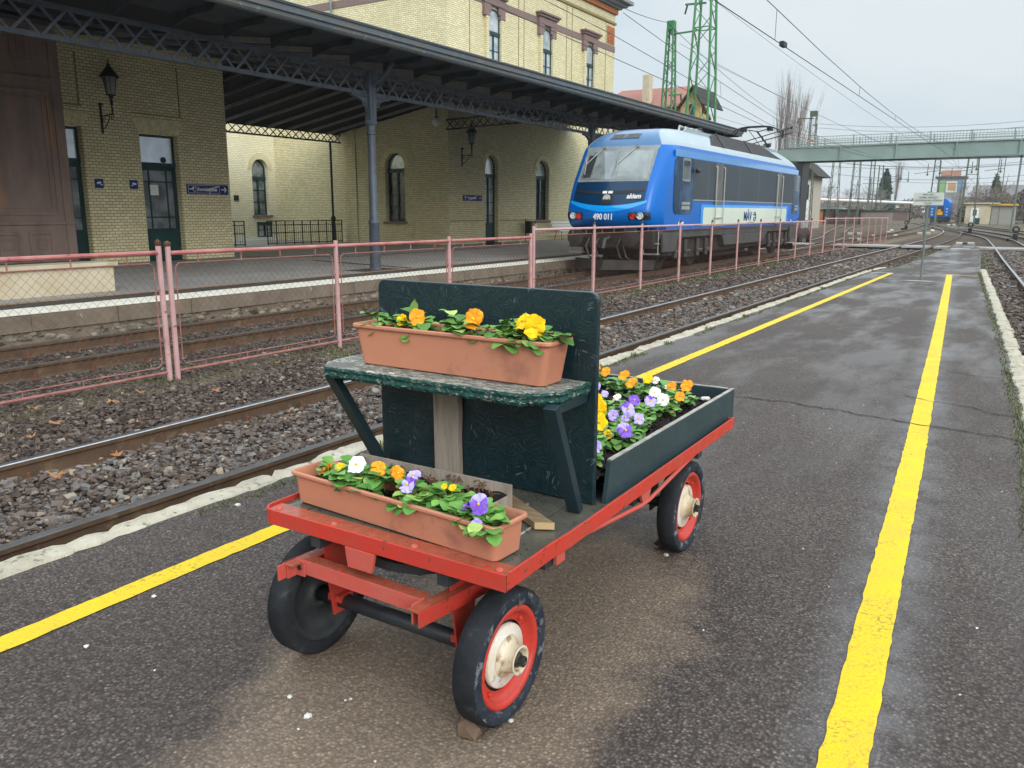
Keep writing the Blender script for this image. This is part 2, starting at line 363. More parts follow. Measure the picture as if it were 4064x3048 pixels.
def shelfmat():
    m, nt, b = newmat('peeling_shelf'); L = nt.links
    n1 = noise(nt, objco(nt, (7,30,30)), 1.3, 7, .72)
    n2 = noise(nt, objco(nt), 3.2, 4)
    col = ramp(nt, n1, [(.34,(.07,.065,.058)),(.43,(.15,.14,.125)),(.47,(.010,.05,.045)),(.51,(.50,.47,.39)),(.545,(.13,.12,.105)),(.60,(.03,.05,.045)),(.64,(.60,.56,.48))])
    col = mix(nt, ramp(nt, n2, [(.56,0.),(.64,.8)]), col, (.085,.08,.075))
    L.new(col, b.inputs['Base Color']); b.inputs['Roughness'].default_value = .6
    bump(nt, b, n1, 1., .008); return m
shelf_m = shelfmat()
shelf_edge = mat('shelf_edge', (.02,.075,.065), .7, c2=(.008,.035,.032), ns=30, c3=(.28,.29,.22), ns3=60, t3=(.56,.66), bs=60, bst=1, stretch=(1,1,2))
fence_pink = mat('faded_pink_paint', (.50,.31,.30), .55, c2=(.40,.23,.22), ns=4, c3=(.16,.08,.065), ns3=14, t3=(.62,.68), bs=40, bst=.2)
fence_red = mat('faded_red_rail', (.34,.09,.085), .5, c2=(.44,.20,.18), ns=3, c3=(.14,.06,.05), ns3=16, t3=(.62,.7), bs=40)
wire_rust = mat('rusty_wire', (.085,.048,.036), .8, c2=(.13,.07,.05))
rusttop = mat('rusty_cap', (.035,.025,.02), .8, c2=(.16,.075,.03))
# locomotive
locoblue = mat('loco_blue', (.0003,.12,.46), .3, c2=(.0003,.105,.41), coat=.12, ns=1, spec=.3)
locoblue2 = mat('loco_bright_blue', (.003,.30,.80), .22, c2=(.003,.28,.76), coat=1, ns=1)
loconavy = mat('loco_navy', (.004,.030,.080), .18, c2=(.004,.026,.07), ns=1, spec=.35)
locoside_navy = mat('loco_navy_cloud_sheen', (.004,.028,.07), .22, c2=(.05,.10,.17), ns=.9, lo=.5, hi=.7, spec=.2)  # pale noise patches put cloud reflections into the navy paint
locodome = mat('loco_dome_blue', (.05,.14,.29), .4, c2=(.045,.13,.26), ns=1, coat=.2)
locoroof = mat('loco_roof_pale', (.27,.34,.37), .45, c2=(.23,.30,.33), ns=2, coat=.3)
locogrey = mat('loco_grey_panel', (.055,.068,.078), .55, c2=(.05,.062,.072), ns=1)
lococream = mat('loco_cream_panel', (.60,.67,.55), .3, c2=(.56,.63,.52), ns=1, coat=.5)
locoside = mat('loco_sky_sheen_blue', (.08,.27,.62), .2, c2=(.07,.25,.58), coat=1, ns=1)  # body blue lightened to stand in for reflected sky
rimgrey = mat('window_rubber', (.22,.25,.25), .5)
steelgrey = mat('handrail_steel', (.45,.45,.42), .35, metal=.5)
under_m = mat('dusty_underframe', (.030,.027,.025), .8, c2=(.05,.043,.037), ns=3, c3=(.08,.065,.05), ns3=9, t3=(.6,.75), bs=20)
under_grey = mat('grey_skirt', (.085,.088,.086), .6, c2=(.06,.06,.056), ns=2)
doorgrime = mat('grimy_door', (.14,.14,.13), .3, c2=(.05,.05,.045), ns=2, stretch=(1,1,.5))
def emis(name, c, s):
    m, nt, b = newmat(name); b.inputs['Base Color'].default_value = (*c,1)
    b.inputs['Emission Color'].default_value = (*c,1); b.inputs['Emission Strength'].default_value = s; return m
lampglass = mat('headlamp_glass', (.65,.68,.68), .15, c2=(.4,.42,.42), ns=20)
redlamp = mat('red_tail_glass', (.55,.03,.02), .2, c2=(.35,.02,.02), ns=20)
signalred = emis('lit_red_signal', (1,.08,.03), 3)
signblue = mat('blue_sign', (.006,.022,.17), .4, c2=(.006,.02,.15))
signwhite = mat('white_lettering', (.75,.76,.76), .5, c2=(.72,.73,.73))
textblue = mat('blue_lettering', (.01,.06,.20), .5)
textgrey = mat('faded_lettering', (.20,.22,.19), .6)
signboard = mat('faded_sign_board', (.52,.55,.50), .5, c2=(.45,.47,.43), ns=5)
polegreen = mat('grey_green_pole', (.13,.17,.155), .5, c2=(.10,.13,.12))
mastgreen = mat('mast_green', (.03,.20,.065), .5, c2=(.045,.15,.06), ns=2, c3=(.08,.06,.04), ns3=8, t3=(.68,.74))
mastdull = mat('mast_dull_green', (.085,.125,.085), .7, c2=(.10,.09,.06), ns=2)
bridgegreen = mat('bridge_green', (.24,.31,.285), .6, c2=(.19,.25,.23), ns=.5, c3=(.12,.13,.11), ns3=2, t3=(.66,.76))
bridgerail = mat('bridge_mesh_grey', (.27,.28,.28), .7)
wire_m = mat('overhead_wire', (.045,.05,.05), .6)
insul = mat('brown_insulator', (.05,.035,.03), .3)
rooftile = mat('red_roof_tile', (.34,.16,.13), .8, c2=(.25,.11,.09), ns=6, bs=8, bst=.5, bd=.05)
render_y = mat('ochre_render', (.50,.36,.16), .85)
bark = mat('bare_bark', (.16,.135,.115), .9, c2=(.11,.09,.075), ns=3)
twig = mat('bare_twigs', (.30,.255,.225), .9, c2=(.21,.17,.155), ns=1)
conifer = mat('conifer_needles', (.022,.045,.026), .9, c2=(.012,.028,.018), ns=2)
scrub = mat('brown_scrub', (.15,.118,.092), .95, c2=(.09,.072,.06), ns=1)
petal = {k: mat('petal_'+k, c, .6, c2=c2, ns=60, lo=.3, hi=.8) for k, c, c2 in (
    ('orange',(.86,.27,.01),(.80,.36,.03)), ('yellow',(.88,.55,.005),(.80,.45,.005)), ('white',(.80,.80,.76),(.72,.73,.72)),
    ('purple',(.13,.045,.42),(.30,.17,.62)), ('lavender',(.40,.32,.72),(.52,.44,.78)), ('eye',(.85,.60,.02),(.30,.08,.02)))}
leafbrown = mat('fallen_leaf_brown', (.36,.17,.075), .8, c2=(.22,.10,.05), ns=20)
leafdry = mat('dead_root', (.11,.05,.03), .9, c2=(.17,.09,.055), ns=30)
stem_m = mat('plant_stem', (.14,.17,.05), .7)
pebble_m = mat('white_pebble', (.62,.60,.55), .7)
stonebrown = mat('chock_stone', (.17,.105,.065), .8, c2=(.10,.075,.06), ns=25, bs=50)
stonedark = mat('dark_chock_stone', (.055,.045,.042), .8, c2=(.08,.065,.058), ns=25, bs=50)
crackm = mat('crack_filler', (.008,.008,.008), .95)
# ------------------------------------------------------------------ camera, light, sky
def basis(ps, p, r):
    fwd = Vector((-math.sin(ps)*math.cos(p), math.cos(ps)*math.cos(p), -math.sin(p)))
    rt = Vector((math.cos(ps), math.sin(ps), 0)); up = rt.cross(fwd)
    return rt*math.cos(r)-up*math.sin(r), rt*math.sin(r)+up*math.cos(r), fwd
cam = bpy.data.objects.new('camera', bpy.data.cameras.new('camera')); COL.objects.link(cam)
rt, up, fw = basis(R(32.198), R(12.024), R(-.193))
cam.matrix_world = Matrix(((rt.x,up.x,-fw.x,0),(rt.y,up.y,-fw.y,0),(rt.z,up.z,-fw.z,1.5),(0,0,0,1)))
cam.data.sensor_width = 36; cam.data.lens = 3224.8/4064*36; cam.data.clip_end = 3000; cam.data.clip_start = .05
scn.camera = cam
w = bpy.data.worlds.new('World'); scn.world = w; w.use_nodes = True
nt = w.node_tree; bg = nt.nodes['Background']
sky = nt.nodes.new('ShaderNodeTexSky'); sky.sky_type = 'NISHITA'; sky.sun_disc = False
sky.sun_elevation = R(24); sky.sun_rotation = R(122); sky.air_density = 1.5; sky.dust_density = 4
tc = nt.nodes.new('ShaderNodeTexCoord'); mp = nt.nodes.new('ShaderNodeMapping'); mp.inputs['Scale'].default_value = (1,1,2.6)
nt.links.new(tc.outputs['Generated'], mp.inputs[0])
n1 = noise(nt, mp.outputs[0], 1.6, 5, .55)
cl = ramp(nt, n1, [(.30,(.42,.515,.59)),(.48,(.50,.59,.65)),(.62,(.61,.665,.70))])
spz = nt.nodes.new('ShaderNodeSeparateXYZ'); nt.links.new(tc.outputs['Generated'], spz.inputs[0])
hz = ramp(nt, spz.outputs[2], [(0.,.55),(.22,0.)])
cl = mix(nt, hz, cl, (.56,.615,.655))
zen = ramp(nt, spz.outputs[2], [(.25,1.),(.46,.0)])
cl = mix(nt, zen, mix(nt, 1., cl, (2.9,2.85,2.8), 'MULTIPLY'), cl)
cl = mix(nt, 1., cl, (10.,10.,10.), 'MULTIPLY')
colr = mix(nt, .94, sky.outputs[0], cl)
nt.links.new(colr, bg.inputs['Color']); bg.inputs['Strength'].default_value = .091
sun = bpy.data.objects.new('sun', bpy.data.lights.new('sun','SUN')); COL.objects.link(sun)
sun.data.energy = 1.5; sun.data.angle = R(32); sun.data.color = (1,.97,.93)
sd = Vector((math.sin(R(122))*math.cos(R(24)), math.cos(R(122))*math.cos(R(24)), math.sin(R(24))))
sun.rotation_euler = sd.to_track_quat('Z','Y').to_euler()
scn.view_settings.view_transform = 'Standard'; scn.view_settings.look = 'None'
scn.view_settings.exposure = .5; scn.view_settings.gamma = 1
try:
    scn.cycles.max_bounces = 6; scn.cycles.use_denoising = True
except Exception: pass

# ------------------------------------------------------------------ ground and platforms
GZ = -.43
m = MB(); m.add([(-500,-60,GZ),(500,-60,GZ),(500,1500,GZ),(-500,1500,GZ)], [(0,1,2,3)])
struct(m.build('ground', ground_m))
LEDGE = [(-3.58,-8),(-3.58,22),(-3.50,24.2),(-3.22,25.4),(-3.16,31),(-3.18,37),(-3.22,44.3),(-3.1,45.0)]
REDGE = [(.75,-8),(.48,0),(.235,6.7),(-.03,11.2),(-.98,25.4),(-1.50,36.4),(-2.12,44.3),(-2.3,45.0)]
poly = [(x+.11,y) for x,y in LEDGE] + [(x-.10,y) for x,y in REDGE[::-1]]
n = len(poly)
m = MB(); m.add([(x,y,0) for x,y in poly], [tuple(range(n-1,-1,-1))], 0)
m.add([(x,y,0) for x,y in poly]+[(x,y,-.6) for x,y in poly], [(i,(i+1)%n,(i+1)%n+n,i+n) for i in range(n)], 1)
struct(m.build('platform', [asph, concrete_dark]))

def interp(poly, y):
    for (x0,y0),(x1,y1) in zip(poly, poly[1:]):
        if y0 <= y <= y1: return x0+(x1-x0)*(y-y0)/(y1-y0)
    return poly[-1][0]
def edge_strip(name, poly, y0, y1, wid, sign, rnd):
    # sign +1: trackside lies towards -x
    m = MB(); y = y0; prev = None; rnd = random.Random(rnd); notch = 0
    ph = [rnd.uniform(0,6) for _ in range(6)]
    while y <= y1:
        e = interp(poly, y)
        wob = rnd.uniform(-.010,.010)+.006*math.sin(y*2.1+ph[0])+.010*math.sin(y*5.3+ph[1])+.012*math.sin(y*13+ph[2])+rnd.uniform(-.008,.008)
        wob2 = .010*math.sin(y*3.1+ph[3])+.010*math.sin(y*8.3+ph[4])+rnd.uniform(-.007,.007)
        seg = (y % 1.02)
        dip = 0
        if seg > .99 or seg < .03: dip = .018
        if rnd.random() < .006: notch = rnd.randint(1,2)
        if notch > 0: notch -= 1; dip = .055+rnd.uniform(0,.03)
        xo = e - sign*.022 + sign*(dip+wob*.9) ; xi = e + sign*(wid+wob2-dip*.3)
        z = .014+rnd.uniform(-.007,.007) - (.015 if dip else 0)
        row = [(xi+sign*.03,y,-.03),(xi-sign*.012,y,z-.004),(xi*.5+xo*.5,y,z+.005+rnd.uniform(-.004,.004)),(xo+sign*.02,y,z),(xo,y,z-.035),(xo+sign*rnd.uniform(.0,.02),y,-.12),(xo+sign*.03,y,-.5)]
        k = len(m.v); m.v += row
        if prev is not None:
            for j in range(6): m.f.append((prev+j,prev+j+1,k+j+1,k+j)); m.m.append(0 if j < 4 else 1)
        prev = k; y += .05 if y < 14 else .12
    return m.build(name, [whitewash, concrete_dark])
struct(edge_strip('platform_edging', LEDGE, -3, 24.6, .125, 1, 3))
struct(edge_strip('platform_edging', REDGE, -3, 25.4, .12, -1, 9))
# far end shoulder of the platform
def ribbon(m, pts, w, z, mi=0, jit=0, step=.06):
    pts = [Vector((p[0],p[1],0)) for p in pts]; out = []
    for a, b in zip(pts, pts[1:]):
        L = (b-a).length; k = max(1, int(L/step))
        for i in range(k): out.append(a.lerp(b, i/k))
    out.append(pts[-1]); base = len(m.v)
    for i, p in enumerate(out):
        d = (out[min(i+1,len(out)-1)]-out[max(i-1,0)]).normalized(); nrm = Vector((-d.y,d.x,0))
        for s in (1,-1):
            q = p + nrm*(s*w/2 + random.uniform(-jit,jit)); m.v.append((q.x,q.y,z))
    for i in range(len(out)-1):
        m.f.append((base+2*i,base+2*i+1,base+2*i+3,base+2*i+2)); m.m.append(mi)
    return m
YL = [(-2.905,-5),(-2.905,22.5)]; YR = [(.06,-3),(-.17,.6),(-.28,2.2),(-.48,5.56),(-.845,11.2),(-1.62,22.75)]
m = MB(); ribbon(m, YL, .112, .004, 0, .004, .05)
struct(m.build('yellow_line', ypaint, normals=False))
m = MB(); ribbon(m, YR, .128, .004, 0, .004, .05); ribbon(m, [(-1.54,22.72),(-.95,22.5)], .09, .006)
struct(m.build('yellow_line', ypaint, normals=False))
m = MB(); ribbon(m, [(-3.42,22.35),(-2.86,22.5)], .06, .005); ribbon(m, [(-2.86,39.3),(-2.15,39.5)], .3, .004)
struct(m.build('white_marking', white_paint, normals=False))
m = MB(); m.add([(-2.40,20.25,.005),(-2.2,20.12,.005),(-1.78,20.15,.005),(-1.70,20.32,.005),(-1.9,20.38,.005),(-2.28,20.36,.005)],[(0,1,2,3,4,5)]); struct(m.build('concrete_patch', concrete_light, normals=False))
# long crack across the platform
m = MB()
for pts, ww in (([(-2.05,6.46),(-1.85,6.56),(-1.7,6.53),(-1.52,6.57),(-1.3,6.50),(-1.12,6.52),(-.98,6.45),(-.76,6.42),(-.58,6.35),(-.4,6.37),(-.2,6.31),(.05,6.28),(.16,6.2)], .013),
                ([(-.75,7.35),(-.5,7.22),(-.3,7.2),(-.1,7.02),(.1,6.98)], .009), ([(-.55,8.75),(-.3,8.62),(-.05,8.6)], .008)):
    fine = []
    for a, b in zip(pts, pts[1:]):
        for i in range(5):
            t = i/5; fine.append((a[0]+(b[0]-a[0])*t+random.uniform(-.012,.012), a[1]+(b[1]-a[1])*t+random.uniform(-.018,.018)))
    ribbon(m, fine, ww, .0065, 0, .004, .05)
struct(m.build('surface_crack', crackm, normals=False))

fast_m = mat('rusty_fastening', (.16,.065,.035), .85, c2=(.10,.045,.03), ns=12, bs=40)
# ------------------------------------------------------------------ railway tracks
PROF = [(-.07,-.17),(-.07,-.158),(-.012,-.14),(-.009,-.045),(-.034,-.035),(-.036,-.006),(-.028,0),(.028,0),(.036,-.006),(.034,-.035),(.009,-.045),(.012,-.14),(.07,-.158),(.07,-.17)]
def smooth_path(pts, step=1.5):
    out = []; P = [Vector((*p,0)) for p in pts]
    for i in range(len(P)-1):
        p0 = P[max(i-1,0)]; p1 = P[i]; p2 = P[i+1]; p3 = P[min(i+2,len(P)-1)]
        k = max(1, int((p2-p1).length/step))
        for j in range(k):
            t = j/k
            out.append(.5*((2*p1)+(p2-p0)*t+(2*p0-5*p1+4*p2-p3)*t*t+(3*p1-p0-3*p2+p3)*t**3))
    out.append(P[-1]); return out
def rail(parent, pts, ztop, dull=False):
    P = smooth_path(pts); m = MB(); np_ = len(PROF)
    for i, p in enumerate(P):
        d = (P[min(i+1,len(P)-1)]-P[max(i-1,0)]).normalized(); nr = Vector((d.y,-d.x,0))
        for (u, z) in PROF: m.v.append((p.x+nr.x*u, p.y+nr.y*u, ztop+z))
    for i in range(len(P)-1):
        for j in range(np_-1):
            a = i*np_+j; m.f.append((a,a+1,a+np_+1,a+np_)); m.m.append(1 if j in (5,6,7) else 0)
    return m.build('rail', [rail_side, rail_dull if dull else rail_top], parent)
def offset(pts, d):
    P = [Vector((*p,0)) for p in pts]; out = []
    for i, p in enumerate(P):
        t = (P[min(i+1,len(P)-1)]-P[max(i-1,0)]).normalized(); out.append((p.x+t.y*d, p.y-t.x*d))
    return out
def track(name, centre, ztop=-.27, ystart=0, yend=30, dull=(0,0), sleep=True):
    t = bpy.data.objects.new(name, None); COL.objects.link(t); t.location = (centre[0][0], centre[0][1], ztop-.17); struct(t)
    t['label'] = name.replace('_',' ')
    for s, dl in zip((-.7535,.7535), dull): rail(t, offset(centre, s), ztop, dl)
    if sleep:
        P = smooth_path(centre, .6); sl = MB(); fx = MB()
        for i, p in enumerate(P):
            d = (P[min(i+1,len(P)-1)]-P[max(i-1,0)]).normalized(); nr = Vector((d.y,-d.x,0))
            if p.y > 70: break
            a = p-nr*1.25; b = p+nr*1.25; z = ztop-.17-.062
            if p.y < yend:
                for s in (-.7535,.7535):
                    for q in (-.105,.105):
                        c = p+nr*(s+q)
                        fx.box(c.x-.04,c.x+.04,c.y-.045,c.y+.045,ztop-.20,ztop-.155); fx.lathe([(.026,0),(.026,.045),(.014,.047),(.014,.08),(0,.082)],(c.x,c.y,ztop-.155),n=7)
                    c = p+nr*s; fx.box(c.x-.16,c.x+.16,c.y-.07,c.y+.07,ztop-.20,ztop-.166)
            sl.bar((a.x,a.y,z+.01),(b.x,b.y,z+.01),.24,.12)
        so = sl.build('sleepers', sleeper_m, t); stuff(so)
        if fx.v: stuff(fx.build('rail_fastenings', fast_m, t))
    return t
NEARC = [(-5.24,-8),(-5.24,30),(-5.24,58),(-5.55,72),(-6.6,90),(-8.6,107),(-11.2,124),(-13.6,138),(-18,165)]
STATC = [(-10.45,-8),(-10.45,30),(-10.3,42),(-9.85,54),(-9.72,66),(-10.0,85),(-11.3,112),(-13.6,145),(-16,180),(-19,230)]
track('platform_track', NEARC, yend=26, dull=(0,1))
track('station_track', STATC, yend=22, dull=(1,1))
track('diverging_track', [(-10.45,40),(-10.9,50),(-12.1,62),(-14.6,76),(-18.4,100),(-22,128),(-27,165),(-38,260)], sleep=False)
track('right_track', [(2.1,-8),(1.75,4),(1.32,14),(.75,23.6),(-.1,37),(-1.25,56),(-2.35,70),(-4.6,85),(-8.0,105),(-11.2,124)], yend=24)
track('yard_track', [(2.6,62),(.4,82),(-.9,93),(-4.2,112),(-8.0,137),(-14,180),(-18,215)], sleep=False)
track('yard_track', [(-.3,64),(-2.9,82),(-5.7,97),(-8.5,110),(-11,122)], sleep=False)
# boarded crossing
m = MB()
for i in range(7):
    for (a, b) in ((-13,-10.7),(-9.4,-6.12),(-5.82,-4.62),(-4.3,-2.6),(-2.5,.1),(.2,3.5)):
        m.box(a,b,47.9+i*.32,48.19+i*.32,-.34,-.262+random.uniform(-.004,.004))
struct(m.build('track_crossing', concrete_light))

# ------------------------------------------------------------------ ballast stones (stuff)
def stones(name, regions, mat_, seed):
    rng = np.random.default_rng(seed)
    V = np.array([(-1,-1,-1),(1,-1,-1),(1,1,-1),(-1,1,-1),(-.8,-.8,1),(.8,-.8,1),(.8,.8,1),(-.8,.8,1)])*.68
    Fc = np.array([(0,3,2),(0,2,1),(4,5,6),(4,6,7),(0,1,5),(0,5,4),(1,2,6),(1,6,5),(2,3,7),(2,7,6),(3,0,4),(3,4,7)])
    protos = []
    for k in range(18):
        p = V*(1+rng.uniform(-.55,.45,(8,3))); p *= np.array([1.15,rng.uniform(.6,1.),rng.uniform(.35,.7)]); protos.append(p)
    protos = np.array(protos)
    allv = []; allt = []
    for (x0,x1,y0,y1,dens,size,z0,zj,bias) in regions:
        cnt = int((x1-x0)*(y1-y0)*dens)
        x = rng.uniform(x0,x1,cnt); y = rng.uniform(y0,y1,cnt)
        keep = (x > -2.2*y-2.6) & (x < 1.05*y+3)
        for rx in (-5.9935,-4.4865,-11.2035,-9.6965):
            keep &= ~((np.abs(x-rx) < .072) & (rng.random(cnt) < .93))
        x, y = x[keep], y[keep]; cnt = len(x)
        s = size*np.clip(rng.lognormal(0,.38,cnt),.4,2.1)*.5
        an = rng.uniform(0,2*np.pi,cnt); ti = rng.normal(0,.4,cnt)
        P = protos[rng.integers(0,18,cnt)]*s[:,None,None]
        ca, sa = np.cos(an)[:,None], np.sin(an)[:,None]; ct, st = np.cos(ti)[:,None], np.sin(ti)[:,None]
        X, Y, Z = P[:,:,0], P[:,:,1], P[:,:,2]
        Y, Z = Y*ct-Z*st, Y*st+Z*ct
        X, Y = X*ca-Y*sa, X*sa+Y*ca
        zz = z0+rng.uniform(0,zj,cnt)+.012*np.sin(x*5)*np.sin(y*3.3)
        out = np.stack([X+x[:,None],Y+y[:,None],Z+zz[:,None]],2)
        allv.append(out.reshape(-1,3)); t = np.clip(rng.beta(1.6,2.1,cnt)+bias,0,1); t[rng.random(cnt)<.035] = .98; allt.append(np.repeat(t,12))
    v = np.concatenate(allv); t = np.concatenate(allt); ns = len(v)//8
    f = (Fc[None]+np.arange(ns)[:,None,None]*8).reshape(-1,3)
    me = bpy.data.meshes.new(name); me.vertices.add(len(v)); me.vertices.foreach_set('co', v.ravel().astype(np.float32))
    me.loops.add(f.size); me.loops.foreach_set('vertex_index', f.ravel().astype(np.int32))
    me.polygons.add(len(f)); me.polygons.foreach_set('loop_start', np.arange(0,f.size,3,dtype=np.int32))
    me.polygons.foreach_set('loop_total', np.full(len(f),3,dtype=np.int32))
    at = me.attributes.new('tone','FLOAT','FACE'); at.data.foreach_set('value', t.astype(np.float32))
    me.polygons.foreach_set('use_smooth', np.zeros(len(f),dtype=bool)); me.update(); me.validate(); me.materials.append(mat_)
    o = bpy.data.objects.new(name, me); COL.objects.link(o); return o
reg = []
for (y0,y1,den,sz) in ((-1,9,820,.045),(9,16,430,.060),(16,28,230,.080),(28,46,110,.11)):
    reg.append((-5.93,-4.55,y0,y1,den*1.15,sz,-.425,.055,.12))
    reg.append((-7.6,-6.05,y0,y1,den*1.05,sz*.92,-.43,.05,-.10))
    reg.append((-4.42,-3.56,y0,y1,den*.8,sz,-.435,.03,-.12))
    reg.append((-8.7,-7.6,y0,y1,den*.55,sz*.85,-.435,.02,-.12))
    reg.append((-9.65,-8.7,y0,y1,den*.35,sz*.85,-.44,.02,-.12))
    reg.append((-11.15,-9.75,y0,y1,den*.28,sz*.85,-.435,.02,-.10))
    reg.append((-12.1,-11.25,y0,y1,den*.2,sz*.8,-.435,.02,-.10))
reg.append((-.6,3.6,5,16,300,.062,-.43,.05,.0)); reg.append((-1.4,2.6,16,30,170,.085,-.43,.05,.0)); reg.append((-2.2,1.6,30,48,90,.11,-.43,.05,.05))
stuff(stones('ballast', reg, stone_m, 5), 'brown grey crushed stone bed around the rails', 'gravel')

# grass, moss and weeds along the edges (stuff)
def tufts(name, spots, seed):
    r = random.Random(seed); m = MB(); tones = []
    for (x, y, z, rad, nb, hgt) in spots:
        for _ in range(nb):
            a = r.uniform(0,2*PI); q = rad*math.sqrt(r.random()); bx = x+q*math.cos(a); by = y+q*math.sin(a)
            h = hgt*r.uniform(.4,1.1); l = r.uniform(0,2*PI); dx = math.cos(l)*h*r.uniform(.2,.7); dy = math.sin(l)*h*r.uniform(.2,.7); ww = r.uniform(.0018,.004)*(1+y*.05)
            px, py = -math.sin(l)*ww, math.cos(l)*ww
            m.add([(bx-px,by-py,z),(bx+px,by+py,z),(bx+dx*.5+px*.7,by+dy*.5+py*.7,z+h*.6),(bx+dx*.5-px*.7,by+dy*.5-py*.7,z+h*.6),(bx+dx,by+dy,z+h*.85)], [(0,1,2,3),(3,2,4)])
            t = r.random(); tones += [t,t]
    o = m.build(name, grass_m, normals=False)
    at = o.data.attributes.new('tone','FLOAT','FACE'); at.data.foreach_set('value', tones); return o
sp = []; rr = random.Random(4)
y = .8
while y < 24:
    e = interp(LEDGE, y)
    if math.sin(y*2.7)+math.sin(y*1.1+1) > -.2 or y > 12: sp.append((e+.18+rr.uniform(-.02,.03), y, -.002, .035, 22, .020))
    if rr.random() < .035: sp.append((e+.16, y, .0, .06, 46, .05))
    e = interp(REDGE, y)
    if y > 4: sp.append((e-.15+rr.uniform(-.03,.01), y, -.002, .04, 12, .03))
    y += .055 if y < 9 else .12
for _ in range(330):
    y = rr.uniform(3,34); sp.append((-8.0+rr.gauss(0,.38), y, -.43, .16, 26, .055*(1+y*.012)))
for _ in range(70):
    y = rr.uniform(5,16); sp.append((rr.uniform(-10.9,-9.9) if rr.random()<.6 else rr.uniform(-9.4,-8.8), y, -.43, .16, 30, .05))
for _ in range(60):
    y = rr.uniform(7,28); sp.append((interp(REDGE,y)+rr.uniform(.1,.5), y, -.43, .14, 26, .07))
for y in (25.5,26.5,28,29.5,31,33,35,38,41): sp.append((interp(LEDGE,y)+.05, y, -.01, .3, 60, .05)); sp.append((interp(REDGE,y), y, -.01, .25, 60, .05))
stuff(tufts('grass_tufts', sp, 8), 'green grass and moss growing along the platform edges and under the fence', 'grass')
# taller weed behind the flower bed
m = MB(); tn = []
for k in range(7):
    a = rr.uniform(0,6.28); h = rr.uniform(.08,.24); x0, y0 = -3.42+rr.uniform(-.05,.05), 5.15+rr.uniform(-.08,.08)
    tip = (x0+.05*math.cos(a), y0+.05*math.sin(a), h); m.tube([(x0,y0,0),((x0+tip[0])/2,(y0+tip[1])/2,h*.6),tip], .0025, 4)
    for j in range(9):
        t = .3+.7*j/9; b = rr.uniform(0,6.28); c = (x0+(tip[0]-x0)*t, y0+(tip[1]-y0)*t, h*t); l = rr.uniform(.012,.028)
        m.add([c,(c[0]+l*math.cos(b)+.005,c[1]+l*math.sin(b),c[2]+.008),(c[0]+l*1.6*math.cos(b),c[1]+l*1.6*math.sin(b),c[2]+.012),(c[0]+l*math.cos(b)-.005,c[1]+l*math.sin(b)+.006,c[2]+.004)],[(0,1,2,3)])
o = m.build('weed', leaf_m, normals=False); at = o.data.attributes.new('tone','FLOAT','FACE'); at.data.foreach_set('value', [rr.uniform(.2,.7) for _ in o.data.polygons])
tag(o, 'spindly green weed growing on the whitewashed platform edge behind the flower bed', 'weed')

# fallen leaves
def leaf_obj(x, y, z, s, rot, label):
    m = MB(); n = 10; pts = []
    for k in range(n):
        a = 2*PI*k/n + rot; r = s*(1 if k % 2 == 0 else .45)*random.uniform(.7,1.1)
        pts.append((x+r*math.cos(a), y+r*math.sin(a)*.9, z+random.uniform(.0,.022)+(.02 if k%4==0 else 0)))
    m.add([(x,y,z+.008)]+pts, [(0,1+i,1+(i+1)%n) for i in range(n)])
    m.tube([(x,y,z+.008),(x-s*.8*math.cos(rot),y-s*.8*math.sin(rot),z+.012)], .002, 4)
    return tag(m.build('fallen_leaf', leafbrown, solid=.002), label, 'leaf', 'fallen leaves among the rails')
LV = [(-5.72,2.97,.095,'largest dry brown leaf, between the rails of the platform track near the left edge'),
 (-7.91,3.96,.07,'pale brown leaf below the leftmost fence panel, left of the others'),
 (-7.55,4.53,.075,'brown curled leaf in front of the leftmost fence panel, left of the double post'),
 (-7.2,3.78,.08,'reddish brown leaf on dark ballast, nearest the far rail of the platform track at left'),
 (-6.6,4.18,.06,'small orange brown leaf close beside the far rail of the platform track'),
 (-7.68,4.94,.06,'brown leaf directly in front of the foot of the double post'),
 (-7.1,5.41,.08,'light brown leaf right of the yellowish grass patch'),
 (-7.79,6.9,.09,'dark brown crumpled leaf in front of the second fence bay'),
 (-9.9,7.64,.07,'upright brown leaf between the station track rails seen through the fence'),
 (-5.85,3.5,.07,'dull brown leaf caught against the far rail near a rail fastening'),
 (-5.75,5.2,.05,'small brown leaf inside the platform track left of the shelf brace'),
 (-6.92,3.42,.05,'small faded leaf at the far left on the ballast'),
 (-8.9,5.28,.07,'brown leaf between the fence and the station track'),
 (-6.9,12.9,.06,'brown leaf on the ballast behind the right corner of the green board'),
 (-5.0,13.4,.06,'brown leaf between the platform track rails beyond the green board')]
for (x,y,s,lb) in LV: leaf_obj(x, y, -.375 if x > -8.7 else -.41, s, random.uniform(0,6), lb)
# small litter of pebbles on the asphalt (uncountable)
m = MB()
for (x,y,s) in [(-1.81,1.57,.011),(-1.69,1.53,.013),(-1.65,1.65,.006),(-1.64,1.665,.006),(-1.57,2.11,.011),(-1.16,1.84,.01),(-3.33,2.62,.018),(-2.78,1.76,.01),(-2.64,1.4,.01),(-1.22,3.23,.014)]:
    m.blob((x,y,.004), s, 1, .2, (1,1,.5))
for _ in range(45):
    y = random.uniform(.9,7); x = random.uniform(-3.2,.1); m.blob((x,y,.002), random.uniform(.0022,.0055), 1, .25, (1,1,.6))
stuff(m.build('pebbles', pebble_m), 'tiny white pebbles scattered on the dark asphalt', 'pebbles')

frame_rust = mat('rusty_pink_frame', (.34,.15,.13), .7, c2=(.20,.09,.07), ns=8)
